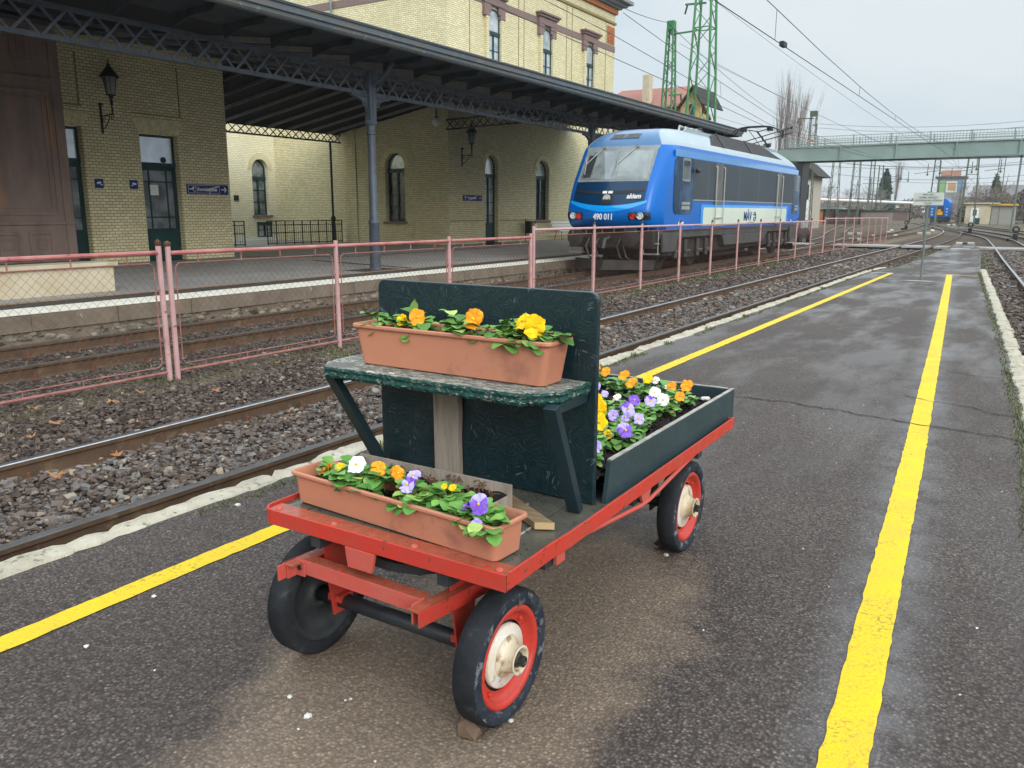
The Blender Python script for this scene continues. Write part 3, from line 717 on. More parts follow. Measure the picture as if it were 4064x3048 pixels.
# ------------------------------------------------------------------ chain link fence
def fence(y0, bays, step, x0, x1, zt0, zt1, label, near, caps=(), lastpost=True):
    t = thing('chain_link_fence', (x0,y0,GZ), label, 'fence', 'pink chain link fences between the tracks')
    L = bays*step
    X = lambda y: x0+(x1-x0)*(y-y0)/L
    Zt = lambda y: zt0+(zt1-zt0)*(y-y0)/L
    for i in range(bays+1):
        y = y0+i*step; p = MB(); lean = random.uniform(-.012,.012)
        p.tube([(X(y),y,GZ-.05),(X(y)+lean,y,Zt(y)+.075)], .031, 10)
        if i in caps: p.blob((X(y)+lean,y,Zt(y)+.10), .045, 1, .2, m=1)
        elif not near: p.lathe([(.034,0),(.034,.02),(.012,.07),(0,.075)],(X(y)+lean,y,Zt(y)+.075),n=8,m=1)
        p.build('post', [fence_pink, rusttop], t)
    for i in range(bays):
        a = y0+i*step+.03; b = y0+(i+1)*step-.03
        r = MB(); r.tube([(X(a),a,Zt(a)),(X(b),b,Zt(b))], .025, 8); r.build('top_rail', fence_red if near else fence_pink, t)
        zb = -.335; r = MB(); r.tube([(X(a),a,zb),(X(b),b,zb)], .018, 6)
        a2, b2 = a+.055, b-.055; zi = -.26; c = .045
        T = lambda y: Zt(y)-.115
        loop = [(X(a2),a2+c,zi),(X(a2),a2,zi+c),(X(a2),a2,T(a2)-c),(X(a2),a2+c,T(a2)),(X(b2),b2-c,T(b2)),(X(b2),b2,T(b2)-c),(X(b2),b2,zi+c),(X(b2),b2-c,zi),(X(a2),a2+c,zi)]
        r.tube(loop, .0075, 6)
        for k in range(4):
            yy = a2+(b2-a2)*(k+.5)/4
            r.tube([(X(yy),yy,T(yy)),(X(yy),yy,Zt(yy))], .009, 5); r.tube([(X(yy),yy,zb),(X(yy),yy,zi)], .007, 5)
        for zz in (.62,.05):
            r.tube([(X(a),a,zz),(X(a2),a2,zz)], .007, 5); r.tube([(X(b2),b2,zz),(X(b),b,zz)], .007, 5)
        r.build('panel_frame', frame_rust, t)
        # diamond mesh
        mm = MB(); p = .10 if near else .125; za, zc = zi+.005, T(a2)-.005; H = zc-za; W = b2-a2
        k = -H
        while k < W:
            for sgn in (1,-1):
                ya, yb = k, k+H; s0, s1 = 0., 1.
                if ya < 0: s0 = -ya/H
                if yb > W: s1 = (W-ya)/H
                if s1 > s0:
                    pa = (ya+H*s0, za+H*s0); pb = (ya+H*s1, za+H*s1)
                    if sgn < 0: pa = (W-pa[0], pa[1]); pb = (W-pb[0], pb[1])
                    xx = X(a2)+ (.002*sgn)
                    mm.tube([(xx,a2+pa[0],pa[1]),(xx,a2+pb[0],pb[1])], (.0016 if near else .0012), 3, cap=False)
            k += p
        mm.build('wire_mesh', wire_rust, t, normals=False)
    return t
fence(.36, 2, 2.66, -8.25, -8.25, 1.03, 1.03, 'leftmost run of pink chain link fence, ending at the rusty capped double post', True, caps=(2,))
fence(5.785, 3, 2.665, -8.25, -8.25, 1.02, 1.0, 'pink chain link fence run between the two double posts, behind the green board', True, caps=(0,))
fence(13.87, 10, 2.645, -8.25, -8.25, 1.14, 1.09, 'long run of pink chain link fence standing in front of the blue locomotive', False)
fence(40.45, 8, 2.64, -8.27, -8.5, 1.20, 1.12, 'farthest run of pink chain link fence, beyond the end of the blue locomotive', False)
# ------------------------------------------------------------------ the platform trolley
T = thing('platform_trolley', (-1.555,2.68,0), 'old red four wheeled platform trolley with dark green seat board and flower bed', 'trolley')
XL, XR, YF, YB = -2.037, -1.083, 1.69, 3.675
# angle iron frame round the deck, front left corner rounded
m = MB()
def flange(path, z0, z1, th):
    # path outer edge, thickness inward to the left of travel direction
    P = [Vector((*p,0)) for p in path]; k = len(m.v)
    for i, p in enumerate(P):
        d = (P[min(i+1,len(P)-1)]-P[max(i-1,0)]).normalized(); nr = Vector((-d.y,d.x,0))
        for q, z in ((p,z0),(p,z1),(p+nr*th,z1),(p+nr*th,z0)): m.v.append((q.x,q.y,z+.005*(q.y-1.69)))
    for i in range(len(P)-1):
        for j in range(4):
            a = k+i*4+j; b = k+i*4+(j+1)%4; m.f.append((a,b,b+4,a+4)); m.m.append(0)
    for b0, rev in ((k,1),(k+4*(len(P)-1),0)):
        m.f.append((b0+3,b0+2,b0+1,b0) if rev else (b0,b0+1,b0+2,b0+3)); m.m.append(0)
front = [(XL,YB)]+[(XL,YF+.05)]+[(XL+.05-.05*math.cos(a),YF+.05-.05*math.sin(a)) for a in (R(30),R(60),R(90))]+[(XR,YF)]
flange(front, .501, .551, .007)
flange([(XR,YF+.001),(XR+.0,1.96),(XR+.006,2.05),(XR,YB)], .501, .551, .007)
flange([(XR-.008,YB),(XL+.008,YB)], .501, .547, .007)
m.build('frame', red, T, bevel=.0015)
m = MB(); m.box(XL+.012,XR-.009,YF+.009,YF+.080,.5375,.5425); m.build('front_flange', red_wet, T, bevel=.001)
for x in (-1.985,-1.74,-1.42,-1.125):
    m = MB(); m.lathe([(.012,0),(.011,.004),(.006,.007),(0,.008)], (x,YF+.035,.5425), n=12); m.build('rivet', red_faded, T, smooth=True)
m = MB()
for i in range(8):
    x0 = XL+.009+i*.116; m.box(x0, min(x0+.112,XR-.008), YF+.066, YB-.01, .514, .5365+random.uniform(-.0008,.0008))
m.build('deck', deck_m, T, bevel=.002)
for sx, y0_, y1_ in ((-1.332,1.98,2.22),(-1.216,1.86,2.08),(-1.448,2.02,2.24)):
    m = MB(); y = y0_
    while y < y1_: L_ = random.uniform(.02,.07); m.box(sx-.003,sx+.003,y,min(y+L_,y1_),.530,.5385); y += L_+random.uniform(.003,.02)
    m.build('grit_in_seam', capwood, T)
m = MB()
for y in (1.98,2.62,3.30): m.box(XL+.03,XR-.03,y-.025,y+.025,.455,.512)
for x in (-1.80,-1.30): m.box(x-.02,x+.02,YF+.01,YB-.02,.46,.511)
m.build('underframe', blackpaint, T)
# truss rods with posts, both sides
for x in (XR-.012, XL+.012):
    m = MB(); m.tube([(x,1.93,.53),(x,2.05,.512),(x,2.62,.452),(x,2.70,.452),(x,3.22,.512),(x,3.32,.53)], .0085, 8)
    m.build('truss_rod', red_faded, T, smooth=True)
    m = MB(); m.prism([(2.60,.525),(2.72,.525),(2.69,.458),(2.635,.458)], 'x', x-.008, x+.004); m.build('truss_post', red_faded, T, bevel=.001)
m = MB(); m.prism([(-1.665,.500),(-1.545,.500),(-1.56,.435),(-1.655,.435)], 'y', YF-.001, YF+.012); m.build('hanger_plate', red_faded, T, bevel=.002)
m = MB(); m.box(XR-.02,XR-.008,1.99,2.04,.462,.501); m.build('hanger_plate', red_faded, T, bevel=.002)
# wheels
def rs(pr): return [(a*.947,b*(1 if b > -.04 else .82)) for a,b in pr]
def wheel(y, side):
    # side +1: outer face towards +x (right), centre plane
    xo = -1.160 if side > 0 else -1.990
    s = side; c = (xo, y, .206); n = 56
    wm = MB(); wm.lathe(rs([(.166,-.096),(.205,-.096),(.2165,-.086),(.2175,-.05),(.2165,-.010),(.206,-.001)]), c, 'x', n, 0, s)
    wm.lathe(rs([(.206,-.001),(.196,.001),(.172,.001),(.166,-.006),(.166,-.096)]), c, 'x', n, 1, s)
    t = wm.build('wheel', [rubber, rubber_edge], T, smooth=True)
    ro = red if side > 0 else blackpaint
    rm = MB(); rm.lathe(rs([(.1655,-.008),(.160,-.003),(.148,-.004),(.142,-.012),(.136,-.030),(.118,-.034),(.112,-.033)]), c, 'x', n, 0, s)
    rm.build('rim', ro, t, smooth=True)
    im = MB(); im.lathe(rs([(.1655,-.09),(.150,-.088),(.140,-.072),(.11,-.055),(.055,-.05),(.05,-.062),(.03,-.064),(.03,-.034)]), c, 'x', n, 0, s)
    im.build('inner_disc', blackpaint, t, smooth=True)
    dm = MB(); dm.lathe(rs([(.102,-.036),(.102,-.024),(.098,-.021),(.06,-.019),(.052,-.012)]), c, 'x', n, 0, s)
    dm.build('hub_disc', cream, t, smooth=True)
    hm = MB(); hm.lathe(rs([(.068,-.018),(.054,-.012),(.046,-.002),(.043,.012),(.045,.025),(.048,.028),(.044,.030),(.036,.027),(.034,-.01)]), c, 'x', 32, 0, s)
    hm.build('hub', cream_hub, t, smooth=True)
    am = MB(); am.lathe(rs([(.033,.002),(.026,.004),(.024,.022),(.018,.026),(.017,.042),(.013,.044),(.010,.038),(0,.038)]), c, 'x', 12, 0, s)
    am.build('axle_end', greasy, t)
    for k in range(4):
        bm_ = MB(); a = PI/4+k*PI/2; bm_.lathe([(.008,-.033),(.008,-.022),(0,-.018)], (xo,y+.120*math.cos(a),.206+.120*math.sin(a)), 'x', 8, 0, s); bm_.build('bolt', ro, t)
    return t
for (y, s) in ((1.85,1),(1.85,-1),(3.34,1),(3.34,-1)): wheel(y, s)
for y in (1.85,3.34):
    m = MB(); m.tube([(-1.94,y,.206),(-1.255,y,.206)], .026, 16); m.build('axle', blackpaint, T, smooth=True)
    for x in (-1.85,-1.335):
        m = MB(); m.prism([(y-.035,.165),(y+.035,.165),(y+.075,.455),(y-.075,.455)], 'x', x-.004, x+.004); m.box(x-.03,x+.03,y-.03,y+.03,.21,.235)
        m.build('axle_bracket', red if y < 2 else blackpaint, T, bevel=.001)
# turntable, steering frame and draw bar stub
m = MB(); m.lathe([(.20,.425),(.20,.455),(.17,.455),(.17,.425),(.20,.425)], (-1.555,1.95,0), 'z', 32); m.build('turntable_ring', blackpaint, T)
m = MB(); m.box(-1.60,-1.565,1.93,1.96,.33,.43); m.build('king_pin', blackpaint, T, bevel=.003)
def angle_bar(name, a, b, side, mt=red_faded):
    # L section: vertical leaf plus top leaf
    m = MB(); a = Vector(a); b = Vector(b); d = (b-a).normalized(); nr = Vector((-d.y,d.x,0))*side
    m.bar(a+Vector((0,0,-.024)), b+Vector((0,0,-.024)), .006, .048); m.bar(a+nr*.022+Vector((0,0,-.003)), b+nr*.022+Vector((0,0,-.003)), .044, .006, m=1)
    return m.build(name, [mt, red_wet], T, bevel=.001)
angle_bar('steering_arm', (-1.900,1.652,.402), (-1.872,2.14,.402), -1, red)
angle_bar('steering_arm', (-1.330,1.625,.402), (-1.262,2.14,.402), 1, red)
angle_bar('cross_bar', (-1.858,1.700,.405), (-1.372,1.690,.405), 1)
m = MB(); m.box(-1.897,-1.891,1.625,1.70,.352,.402); m.box(-1.885,-1.848,1.692,1.698,.350,.405); m.box(-1.889,-1.883,1.655,1.70,.350,.405)
m.lathe([(.009,0),(.009,.002),(0,.002)], (-1.868,1.691,.378), 'y', 12, 1, -1); m.build('draw_lug', [red_faded, greasy], T, bevel=.001)
m = MB(); m.box(-1.372,-1.366,1.645,1.70,.346,.407); m.build('draw_lug', red_faded, T, bevel=.001)
m = MB(); m.box(-1.90,-1.27,2.04,2.046,.395,.445); m.build('cross_bar', red, T)
CAM_SCALE = (1.0266, -.0399)
# board, shelf and their supports
def rrect(x0,x1,z0,z1,r,corners):
    pts = [(x0,z0),(x1,z0)]
    for (cx, cz, a0, on) in ((x1-r,z1-r,0,corners[1]),(x0+r,z1-r,90,corners[0])):
        for k in range(6): pts.append((cx+r*math.cos(R(a0+k*18)), cz+r*math.sin(R(a0+k*18))))
    return pts
m = MB(); pts = rrect(-2.005,-1.112,.565,1.255,.03,(1,1))
m.prism(pts, 'y', 2.262, 2.285); m.build('backrest_board', board_m, T, bevel=.003)
sh = MB()
out = [(-2.075,2.06),(-2.02,1.99),(-1.225,1.985),(-1.132,2.075),(-1.13,2.262),(-2.085,2.262)]
# uneven delaminating edge
edge = []
for a, b in zip(out, out[1:]+out[:1]):
    k = 80 if abs(a[0]-b[0]) > .5 else 16
    for i in range(k):
        t = i/k; j = .0025 if a[1] < 2.25 or b[1] < 2.25 else 0
        edge.append((a[0]+(b[0]-a[0])*t+random.uniform(-j,j), a[1]+(b[1]-a[1])*t+random.uniform(-j,j)))
n = len(edge); zt = .973; layers = [(zt,0,0),(zt-.008,.003,1),(zt-.018,-.002,1),(zt-.028,.003,1),(zt-.038,-.004,1)]
for li, (z, ex, _) in enumerate(layers):
    for (x, y) in edge:
        q = random.uniform(-.0022,.0022)+ex; sh.v.append((x+(q if x > -1.6 else -q)*(abs(x+1.6)>.4), min(y-(q if y < 2.2 else 0),2.2615), z+random.uniform(-.002,.002)))
for li in range(4):
    for i in range(n): a = li*n+i; b = li*n+(i+1)%n; sh.f.append((a,b,b+n,a+n)); sh.m.append(1)
sh.f.append(tuple(range(n))); sh.m.append(0); sh.f.append(tuple(range(5*n-1,4*n-1,-1))); sh.m.append(1)
sh.build('seat_shelf', [shelf_m, shelf_edge], T)
for x_ in (-1.165,-2.05): m = MB(); m.box(x_,x_+.027,2.04,2.26,.905,.934); m.build('shelf_cleat', brace_m, T, bevel=.002)
m = MB(); m.box(-1.90,-1.66,2.02,2.03,.928,.935); m.build('packing_strip', rawwood, T)
m = MB(); m.bar((-1.145,2.035,.935),(-1.135,2.185,.566),.030,.044,up=(1,0,0)); m.build('brace', brace_m, T, bevel=.002)
m = MB(); m.bar((-2.04,2.04,.935),(-1.975,2.225,.566),.030,.044,up=(1,0,0)); m.build('brace', brace_m, T, bevel=.002)
m = MB()
pp = [(-1.735,.565),(-1.628,.565),(-1.631,.72),(-1.627,.80),(-1.633,.934),(-1.74,.934),(-1.737,.78)]
m.prism(pp, 'y', 2.232, 2.261); m.build('support_post', rawwood, T, bevel=.003)
# flower bed of painted boards
bedz = .700
m = MB(); m.prism([(2.30,.560),(3.645,.560),(3.645,bedz),(2.33,bedz)], 'x', -1.100, -1.082); m.build('side_board', box_m, T, bevel=.002)
m = MB(); m.prism([(2.31,.566),(3.645,.566),(3.645,bedz),(2.345,bedz)], 'x', -2.02, -2.002); m.build('side_board', box_m, T, bevel=.002)
m = MB(); m.box(-2.001,-1.109,3.626,3.644,.566,bedz); m.build('end_board', box_m, T, bevel=.002)
def cap_strip(x0,x1,y0,y1):
    m = MB(); L = max(x1-x0,y1-y0); k = 30; alongy = (y1-y0) > (x1-x0)
    for i in range(k):
        a, b = i/k, (i+1)/k; z = bedz+.0035+random.uniform(-.0008,.0008)
        if alongy: m.box(x0,x1,y0+(y1-y0)*a,y0+(y1-y0)*b,bedz+.0005,z)
        else: m.box(x0+(x1-x0)*a,x0+(x1-x0)*b,y0,y1,bedz+.0005,z)
    return m.build('raw_top_edge', capwood, T)
cap_strip(-1.099,-1.083,2.335,3.644); cap_strip(-2.019,-2.003,2.35,3.644); cap_strip(-2.0,-1.11,3.627,3.643)
def soilgrid(name, x0, x1, y0, y1, z, amp, nx, ny, parent, mt=soil_m, sub=(0,0,0,1)):
    m = MB(); cx, cy, rz, _ = sub; r = random.Random(int(x0*100)+5)
    for j in range(ny+1):
        for i in range(nx+1):
            x = x0+(x1-x0)*i/nx; y = y0+(y1-y0)*j/ny
            m.v.append((x,y,z+r.uniform(-amp,amp)+amp*1.5*math.sin(x*17+y*9)*math.sin(y*13)))
    for j in range(ny):
        for i in range(nx): a = j*(nx+1)+i; m.f.append((a,a+1,a+nx+2,a+nx+1)); m.m.append(0)
    for _ in range(int((x1-x0)*(y1-y0)*1500)):
        m.blob((r.uniform(x0+.01,x1-.01), r.uniform(y0+.01,y1-.01), z+amp*.6), r.uniform(.004,.012), 1, .35)
    if rz:
        c, s = math.cos(rz), math.sin(rz); m.v = [(cx+(v[0]-cx)*c-(v[1]-cy)*s, cy+(v[0]-cx)*s+(v[1]-cy)*c, v[2]) for v in m.v]
    return m.build(name, mt, parent)
soilgrid('soil', -2.0,-1.11,2.29,3.625,.655,.006,60,90,T)
m = MB(); m.blob((-1.17,3.50,.672),.022,1,.25,(1.3,1,.5)); tag(m.build('stone', pebble_m), 'whitish flat stone lying on the soil in the right rear corner of the flower bed', 'stone')

# ------------------------------------------------------------------ terracotta coloured planters
def planter(cx, cy, z0, L, W, H, rz, label, group='terracotta coloured plastic window boxes'):
    t = thing('window_box', (cx,cy,z0), label, 'planter', group); c, s = math.cos(rz), math.sin(rz)
    def ring(l, w, z, r=.02):
        pts = []
        for (sx, sy, a0) in ((1,1,0),(-1,1,90),(-1,-1,180),(1,-1,270)):
            for k in range(5):
                a = R(a0+k*22.5); x = sx*(l/2-r)+r*math.cos(a); y = sy*(w/2-r)+r*math.sin(a); pts.append((cx+x*c-y*s, cy+x*s+y*c, z))
        return pts
    tb = .915 if L < .82 else .955  # bottom taper
    m = MB(); rings = [ring(L*tb,W*.74,z0+.001), ring(L*tb+.006,W*.74+.006,z0+.004), ring(L-.022,W-.022,z0+H-.016), ring(L-.004,W-.004,z0+H-.013), ring(L,W,z0+H-.010), ring(L,W,z0+H-.003,.022), ring(L-.005,W-.005,z0+H), ring(L-.018,W-.018,z0+H,.016), ring(L-.024,W-.024,z0+H-.006,.015), ring(L-.05,W-.05,z0+H-.055,.015)]
    for rg in rings: m.v += rg
    nn = len(rings[0])
    for i in range(len(rings)-1):
        for k in range(nn): a = i*nn+k; b = i*nn+(k+1)%nn; m.f.append((a,b,b+nn,a+nn)); m.m.append(0)
    m.f.append(tuple(range(nn-1,-1,-1))); m.m.append(0)
    m.build('box', terr_pot, t, smooth=False)
    soilgrid('soil', cx-L/2+.028, cx+L/2-.028, cy-W/2+.028, cy+W/2-.028, z0+H-.034, .004, 40, 8, t, sub=(cx,cy,rz,1))
    return t
PU = (-1.575,2.158,.974); planter(*PU, .80,.165,.142, R(-.3), 'terracotta coloured window box on the green shelf with orange and yellow pansies')
PL = (-1.53,1.800,.566); planter(*PL, .845,.160,.108, R(-3.8), 'terracotta coloured window box at the front of the trolley with white and purple pansies')
# old trough behind the lower box
t = thing('old_trough', (-1.56,1.93,.565), 'rotting grey wooden trough of dead roots behind the lower terracotta box', 'planter')
m = MB(); m.box(-1.91,-1.285,2.035,2.045,.566,.664); m.build('side_wall', rawwood, t)
m = MB(); m.box(-1.91,-1.285,1.885,1.893,.566,.640); m.box(-1.294,-1.285,1.893,2.035,.566,.632); m.box(-1.91,-1.901,1.893,2.035,.566,.66); m.build('trough_body', rawwood, t)
soilgrid('soil', -1.90,-1.295,1.893,2.034,.628,.005,40,8,t)
m = MB(); r = random.Random(3)
for _ in range(95):
    x, y = r.uniform(-1.9,-1.31), r.uniform(1.895,2.03); p = [(x,y,.632)]
    for k in range(4): x += r.uniform(-.018,.018); y += r.uniform(-.012,.012); p.append((x,y,.638+r.uniform(0,.024)))
    m.tube(p, r.uniform(.0012,.0028), 4)
m.build('dead_roots', leafdry, t)
# wood offcut
m = MB(); a, b = (-1.47,2.19), (-1.125,1.985); d = Vector((b[0]-a[0],b[1]-a[1],0)).normalized(); nr = Vector((-d.y,d.x,0))
A = Vector((*a,.566)); B = Vector((*b,.566)); w2 = .026; hh = .022
vs = [A-nr*w2,A+nr*w2,B+nr*w2+d*.0,B-nr*w2-d*.03]; vs = vs+[v+Vector((0,0,hh)) for v in vs]
m.add(vs, [(0,3,2,1),(4,5,6,7),(0,1,5,4),(1,2,6,5),(3,0,4,7)], 0); m.add(vs, [(2,3,7,6)], 1)
tag(m.build('wood_offcut', [palewood, endgrain], bevel=.0015), 'short pale wood offcut lying on the trolley deck in front of the right brace', 'wood')
CAM_SCALE = None
m = MB(); m.blob((-1.232,1.722,.022),.040,1,.22,(1.15,.8,.75)); tag(m.build('chock_stone', stonebrown), 'brown stone on the asphalt by the front right wheel of the trolley', 'stone')
m = MB(); m.blob((-1.26,3.30,.022),.045,1,.25,(1.2,.8,.6)); tag(m.build('chock_stone', stonedark), 'dark flat stone wedged under the rear right wheel of the trolley', 'stone')

CAM_SCALE = (1.0266, -.0399)
# ------------------------------------------------------------------ pansies
def leaf(m, p, d, s, droop=.3, wid=.56):
    # p base, d horizontal direction angle, s length
    c, sn = math.cos(d), math.sin(d); rows = [(0,.05),(.22,.62),(.5,1),(.78,.88),(1,.30)]; k = len(m.v)
    up0 = random.uniform(.15,.8)
    for (t, wv) in rows:
        z = s*(up0*t-droop*t*t*1.6)
        for q in (-1,0,1):
            x = s*t; y = q*wv*s*wid; zz = z+abs(q)*s*.10*wv+random.uniform(-.001,.001)
            m.v.append((p[0]+x*c-y*sn, p[1]+x*sn+y*c, p[2]+zz))
    for i in range(4):
        for j in range(2): a = k+i*3+j; m.f.append((a,a+1,a+4,a+3)); m.m.append(0)
def foliage(name, parent, spots, r):
    m = MB(); tones = []
    for (x, y, z, rad, n, s) in spots:
        for _ in range(int(n*1.6)):
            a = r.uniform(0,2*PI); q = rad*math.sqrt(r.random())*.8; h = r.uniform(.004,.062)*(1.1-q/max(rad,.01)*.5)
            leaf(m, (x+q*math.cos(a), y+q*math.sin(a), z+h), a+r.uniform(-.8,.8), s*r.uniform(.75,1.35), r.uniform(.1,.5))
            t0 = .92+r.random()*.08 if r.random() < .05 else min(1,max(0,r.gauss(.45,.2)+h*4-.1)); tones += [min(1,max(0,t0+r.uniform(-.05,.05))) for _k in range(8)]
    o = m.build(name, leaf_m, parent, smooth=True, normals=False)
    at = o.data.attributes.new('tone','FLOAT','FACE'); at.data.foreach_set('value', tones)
    return o
def flower(parent, p, col, size, face, r, cols=None):
    # face: unit direction the bloom looks at
    f = Vector(face).normalized(); u = f.cross(Vector((0,0,1))).normalized(); v = u.cross(f)
    roll = r.uniform(-.35,.35); u, v = u*math.cos(roll)+v*math.sin(roll), v*math.cos(roll)-u*math.sin(roll)
    m = MB(); P = Vector(p)
    pet = [(90+28,.95,-.004,1),(90-28,.95,-.004,1),(175,.82,.001,0),(5,.82,.001,0),(270,.92,.004,0)]
    for (ang, ln, off, back) in pet:
        a = R(ang); dx = u*math.cos(a)+v*math.sin(a); dy = f.cross(dx); s = size*.5*ln; k = len(m.v); mi = 1 if back else 0
        m.v.append(tuple(P+f*off)); cnt = 9; wd = .78 if ang != 270 else .95
        for i in range(cnt):
            t = (i/(cnt-1)-.5)*PI*.98
            rr = 1+r.uniform(-.10,.07); side = math.sin(t)*s*wd*rr
            q = P+dx*(s*.5+s*.5*math.cos(t))*rr+dy*side*.85+f*(off+r.uniform(-.006,.006)*(1)+.10*s*math.cos(2*t)-.012*(s/.03)*(1 if abs(t)>1.2 else 0)*.3)
            m.v.append(tuple(q))
        m.v.append(tuple(P+dx*s*.5+f*(off+.004)))
        c = len(m.v)-1
        for i in range(cnt-1): m.f.append((c,k+1+i,k+2+i)); m.m.append(mi)
        m.f.append((k,k+1,c)); m.m.append(mi); m.f.append((k,c,k+cnt)); m.m.append(mi)
    m.lathe([(size*.075,.005),(size*.05,.008),(0,.0085)], (0,0,0), 'z', 7, 2)
    nn = 21; base = len(m.v)-nn
    for i in range(base, len(m.v)):
        q = Vector(m.v[i]); m.v[i] = tuple(P+u*q.x+v*q.y+f*q.z)
    c0 = petal[col]; c1 = petal[cols] if cols else c0
    fl = m.build('flower', [c0, c1, petal['eye']], parent, smooth=True, normals=False)
    return fl
def stems(parent, lst):
    m = MB()
    for (a, b) in lst: m.tube([a, ((a[0]*.4+b[0]*.6),(a[1]*.4+b[1]*.6),(a[2]*.5+b[2]*.5)+.006), b], .0017, 5)
    m.build('stem', stem_m, parent)
def pansy(x, y, z, label, foli, flws, seed, group):
    r = random.Random(seed); t = thing('pansy_plant', (x,y,z), label, 'pansy', group)
    foliage('leaves', t, foli, r)
    st = []
    if seed == 12:
        m = MB(); k = 9; pz = z+.075; m.add([(x-.004,y-.012,pz)]+[(x-.004+.019*math.sin(PI*i/k)*(1)*(1 if 1 else 0)-.0+.012*i/k, y-.012-.004*i/k, pz+.052*i/k) for i in range(1,k)]+[(x+.010,y-.018,pz+.055)]+[(x-.004-.017*math.sin(PI*i/k)+.012*i/k, y-.010-.004*i/k, pz+.052*i/k) for i in range(k-1,0,-1)], [tuple(range(2*k))])
        lf_ = m.build('upright_leaf', leaf_m, t, normals=False); lf_.data.attributes.new('tone','FLOAT','FACE').data[0].value = .8; st.append(((x,y,z),(x-.004,y-.012,pz)))
    for (fx, fy, fz, col, size, face, *rest) in flws:
        flower(t, (fx,fy,fz), col, size, face, r, rest[0] if rest else None); st.append(((x+r.uniform(-.015,.015),y+r.uniform(-.01,.01),z), (fx-face[0]*.006,fy-face[1]*.006,fz-.002)))
    stems(t, st); return t
CAMD = (.45,-.85,.28)
G1 = 'pansies in the upper window box'; zu = PU[2]+.108
UPR = {12:(-1.742,2.14)}
pansy(-1.84,2.155,zu,'leafy green pansy plant without open bloom at the left end of the upper box', [(-1.86,2.15,zu,.045,34,.034),(-1.90,2.11,zu+.01,.02,6,.038)], [], 11, G1)
pansy(-1.74,2.15,zu,'pansy with an orange and a small yellow bloom and one upright leaf, upper box', [(-1.74,2.15,zu,.05,34,.034),(-1.74,2.16,zu+.035,.01,2,.05)], [(-1.715,2.125,zu+.068,'orange',.064,(.65,-.7,.2)),(-1.775,2.115,zu+.055,'yellow',.048,(-.2,-.9,.3))], 12, G1)
pansy(-1.575,2.15,zu,'dull green pansy plant without bloom in the middle of the upper box', [(-1.57,2.15,zu+.005,.035,30,.034),(-1.53,2.15,zu,.03,8,.036),(-1.60,2.15,zu+.04,.01,3,.03)], [], 13, G1)
pansy(-1.48,2.14,zu,'pansy with one large flat orange bloom facing forward, upper box', [(-1.475,2.13,zu,.035,16,.032),(-1.49,2.07,zu+.012,.006,3,.045)], [(-1.47,2.105,zu+.082,'orange',.072,(.25,-.93,.2),'orange')], 14, G1)
pansy(-1.385,2.15,zu,'bushy bright green pansy plant right of the flat orange bloom, upper box', [(-1.40,2.14,zu,.05,34,.032),(-1.36,2.16,zu+.03,.025,20,.028),(-1.34,2.10,zu,.02,6,.04)], [], 15, G1)
pansy(-1.27,2.15,zu,'pansy with two big yellow blooms at the right end of the upper box', [(-1.27,2.13,zu,.055,40,.034),(-1.21,2.15,zu,.02,5,.05)], [(-1.245,2.105,zu+.075,'yellow',.078,(.55,-.8,.1)),(-1.295,2.12,zu+.085,'yellow',.068,(-.2,-.75,.5))], 16, G1)
def pansyL(x, y, z, label, foli, flws, seed, group):
    dx, dy, dz = -.012, .024, .012
    pansy(x+dx, y+dy, z, label, [(a+dx,b+dy,c,*q) for (a,b,c,*q) in foli], [(a+dx,b+dy,c+dz,*q) for (a,b,c,*q) in flws], seed, group)
G2 = 'pansies in the lower window box'; zl = PL[2]+.076
pansyL(-1.81,1.80,zl,'small pansy with a single side-on orange bloom at the left end of the lower box', [(-1.80,1.79,zl,.04,20,.032)], [(-1.82,1.765,zl+.035,'orange',.055,(-.75,-.5,.5))], 21, G2)
pansyL(-1.71,1.79,zl,'pansy with one large pure white bloom and a small yellow bud, lower box', [(-1.72,1.78,zl,.055,52,.034),(-1.70,1.73,zl,.02,8,.036),(-1.77,1.82,zl+.03,.01,3,.045)], [(-1.685,1.765,zl+.072,'white',.068,(.25,-.7,.6)),(-1.755,1.765,zl+.055,'yellow',.028,(.2,-.6,.6))], 22, G2)
pansyL(-1.60,1.80,zl,'pansy with two orange blooms behind a yellowing leaf, lower box', [(-1.60,1.80,zl+.02,.05,36,.034),(-1.60,1.72,zl,.012,4,.048)], [(-1.605,1.775,zl+.07,'orange',.058,(.35,-.7,.6)),(-1.545,1.795,zl+.062,'orange',.052,(.85,-.3,.3))], 23, G2)
pansyL(-1.44,1.78,zl,'pansy with two pale lavender blooms in the middle of the lower box', [(-1.45,1.76,zl,.055,52,.034),(-1.42,1.73,zl-.005,.03,14,.036)], [(-1.475,1.785,zl+.07,'lavender',.048,(.1,-.6,.75)),(-1.455,1.735,zl+.058,'lavender',.058,(0,-.8,.5),'purple')], 24, G2)
pansyL(-1.34,1.78,zl,'leafy pansy with only tiny yellow buds, right of the lavender blooms in the lower box', [(-1.35,1.78,zl,.06,56,.034),(-1.28,1.76,zl,.03,14,.03)], [(-1.345,1.765,zl+.065,'yellow',.022,(.1,-.6,.7)),(-1.315,1.765,zl+.068,'yellow',.026,(.3,-.6,.6))], 25, G2)
pansyL(-1.185,1.74,zl,'pansy with a deep purple bloom at the right end of the lower box', [(-1.20,1.73,zl,.05,46,.032),(-1.14,1.68,zl-.005,.03,18,.036),(-1.24,1.70,zl,.02,6,.04)], [(-1.175,1.695,zl+.068,'purple',.066,(.25,-.85,.35),'lavender'),(-1.165,1.665,zl+.018,'lavender',.045,(0,-.8,.3)),(-1.215,1.69,zl+.055,'purple',.030,(-.5,-.7,.4))], 26, G2)
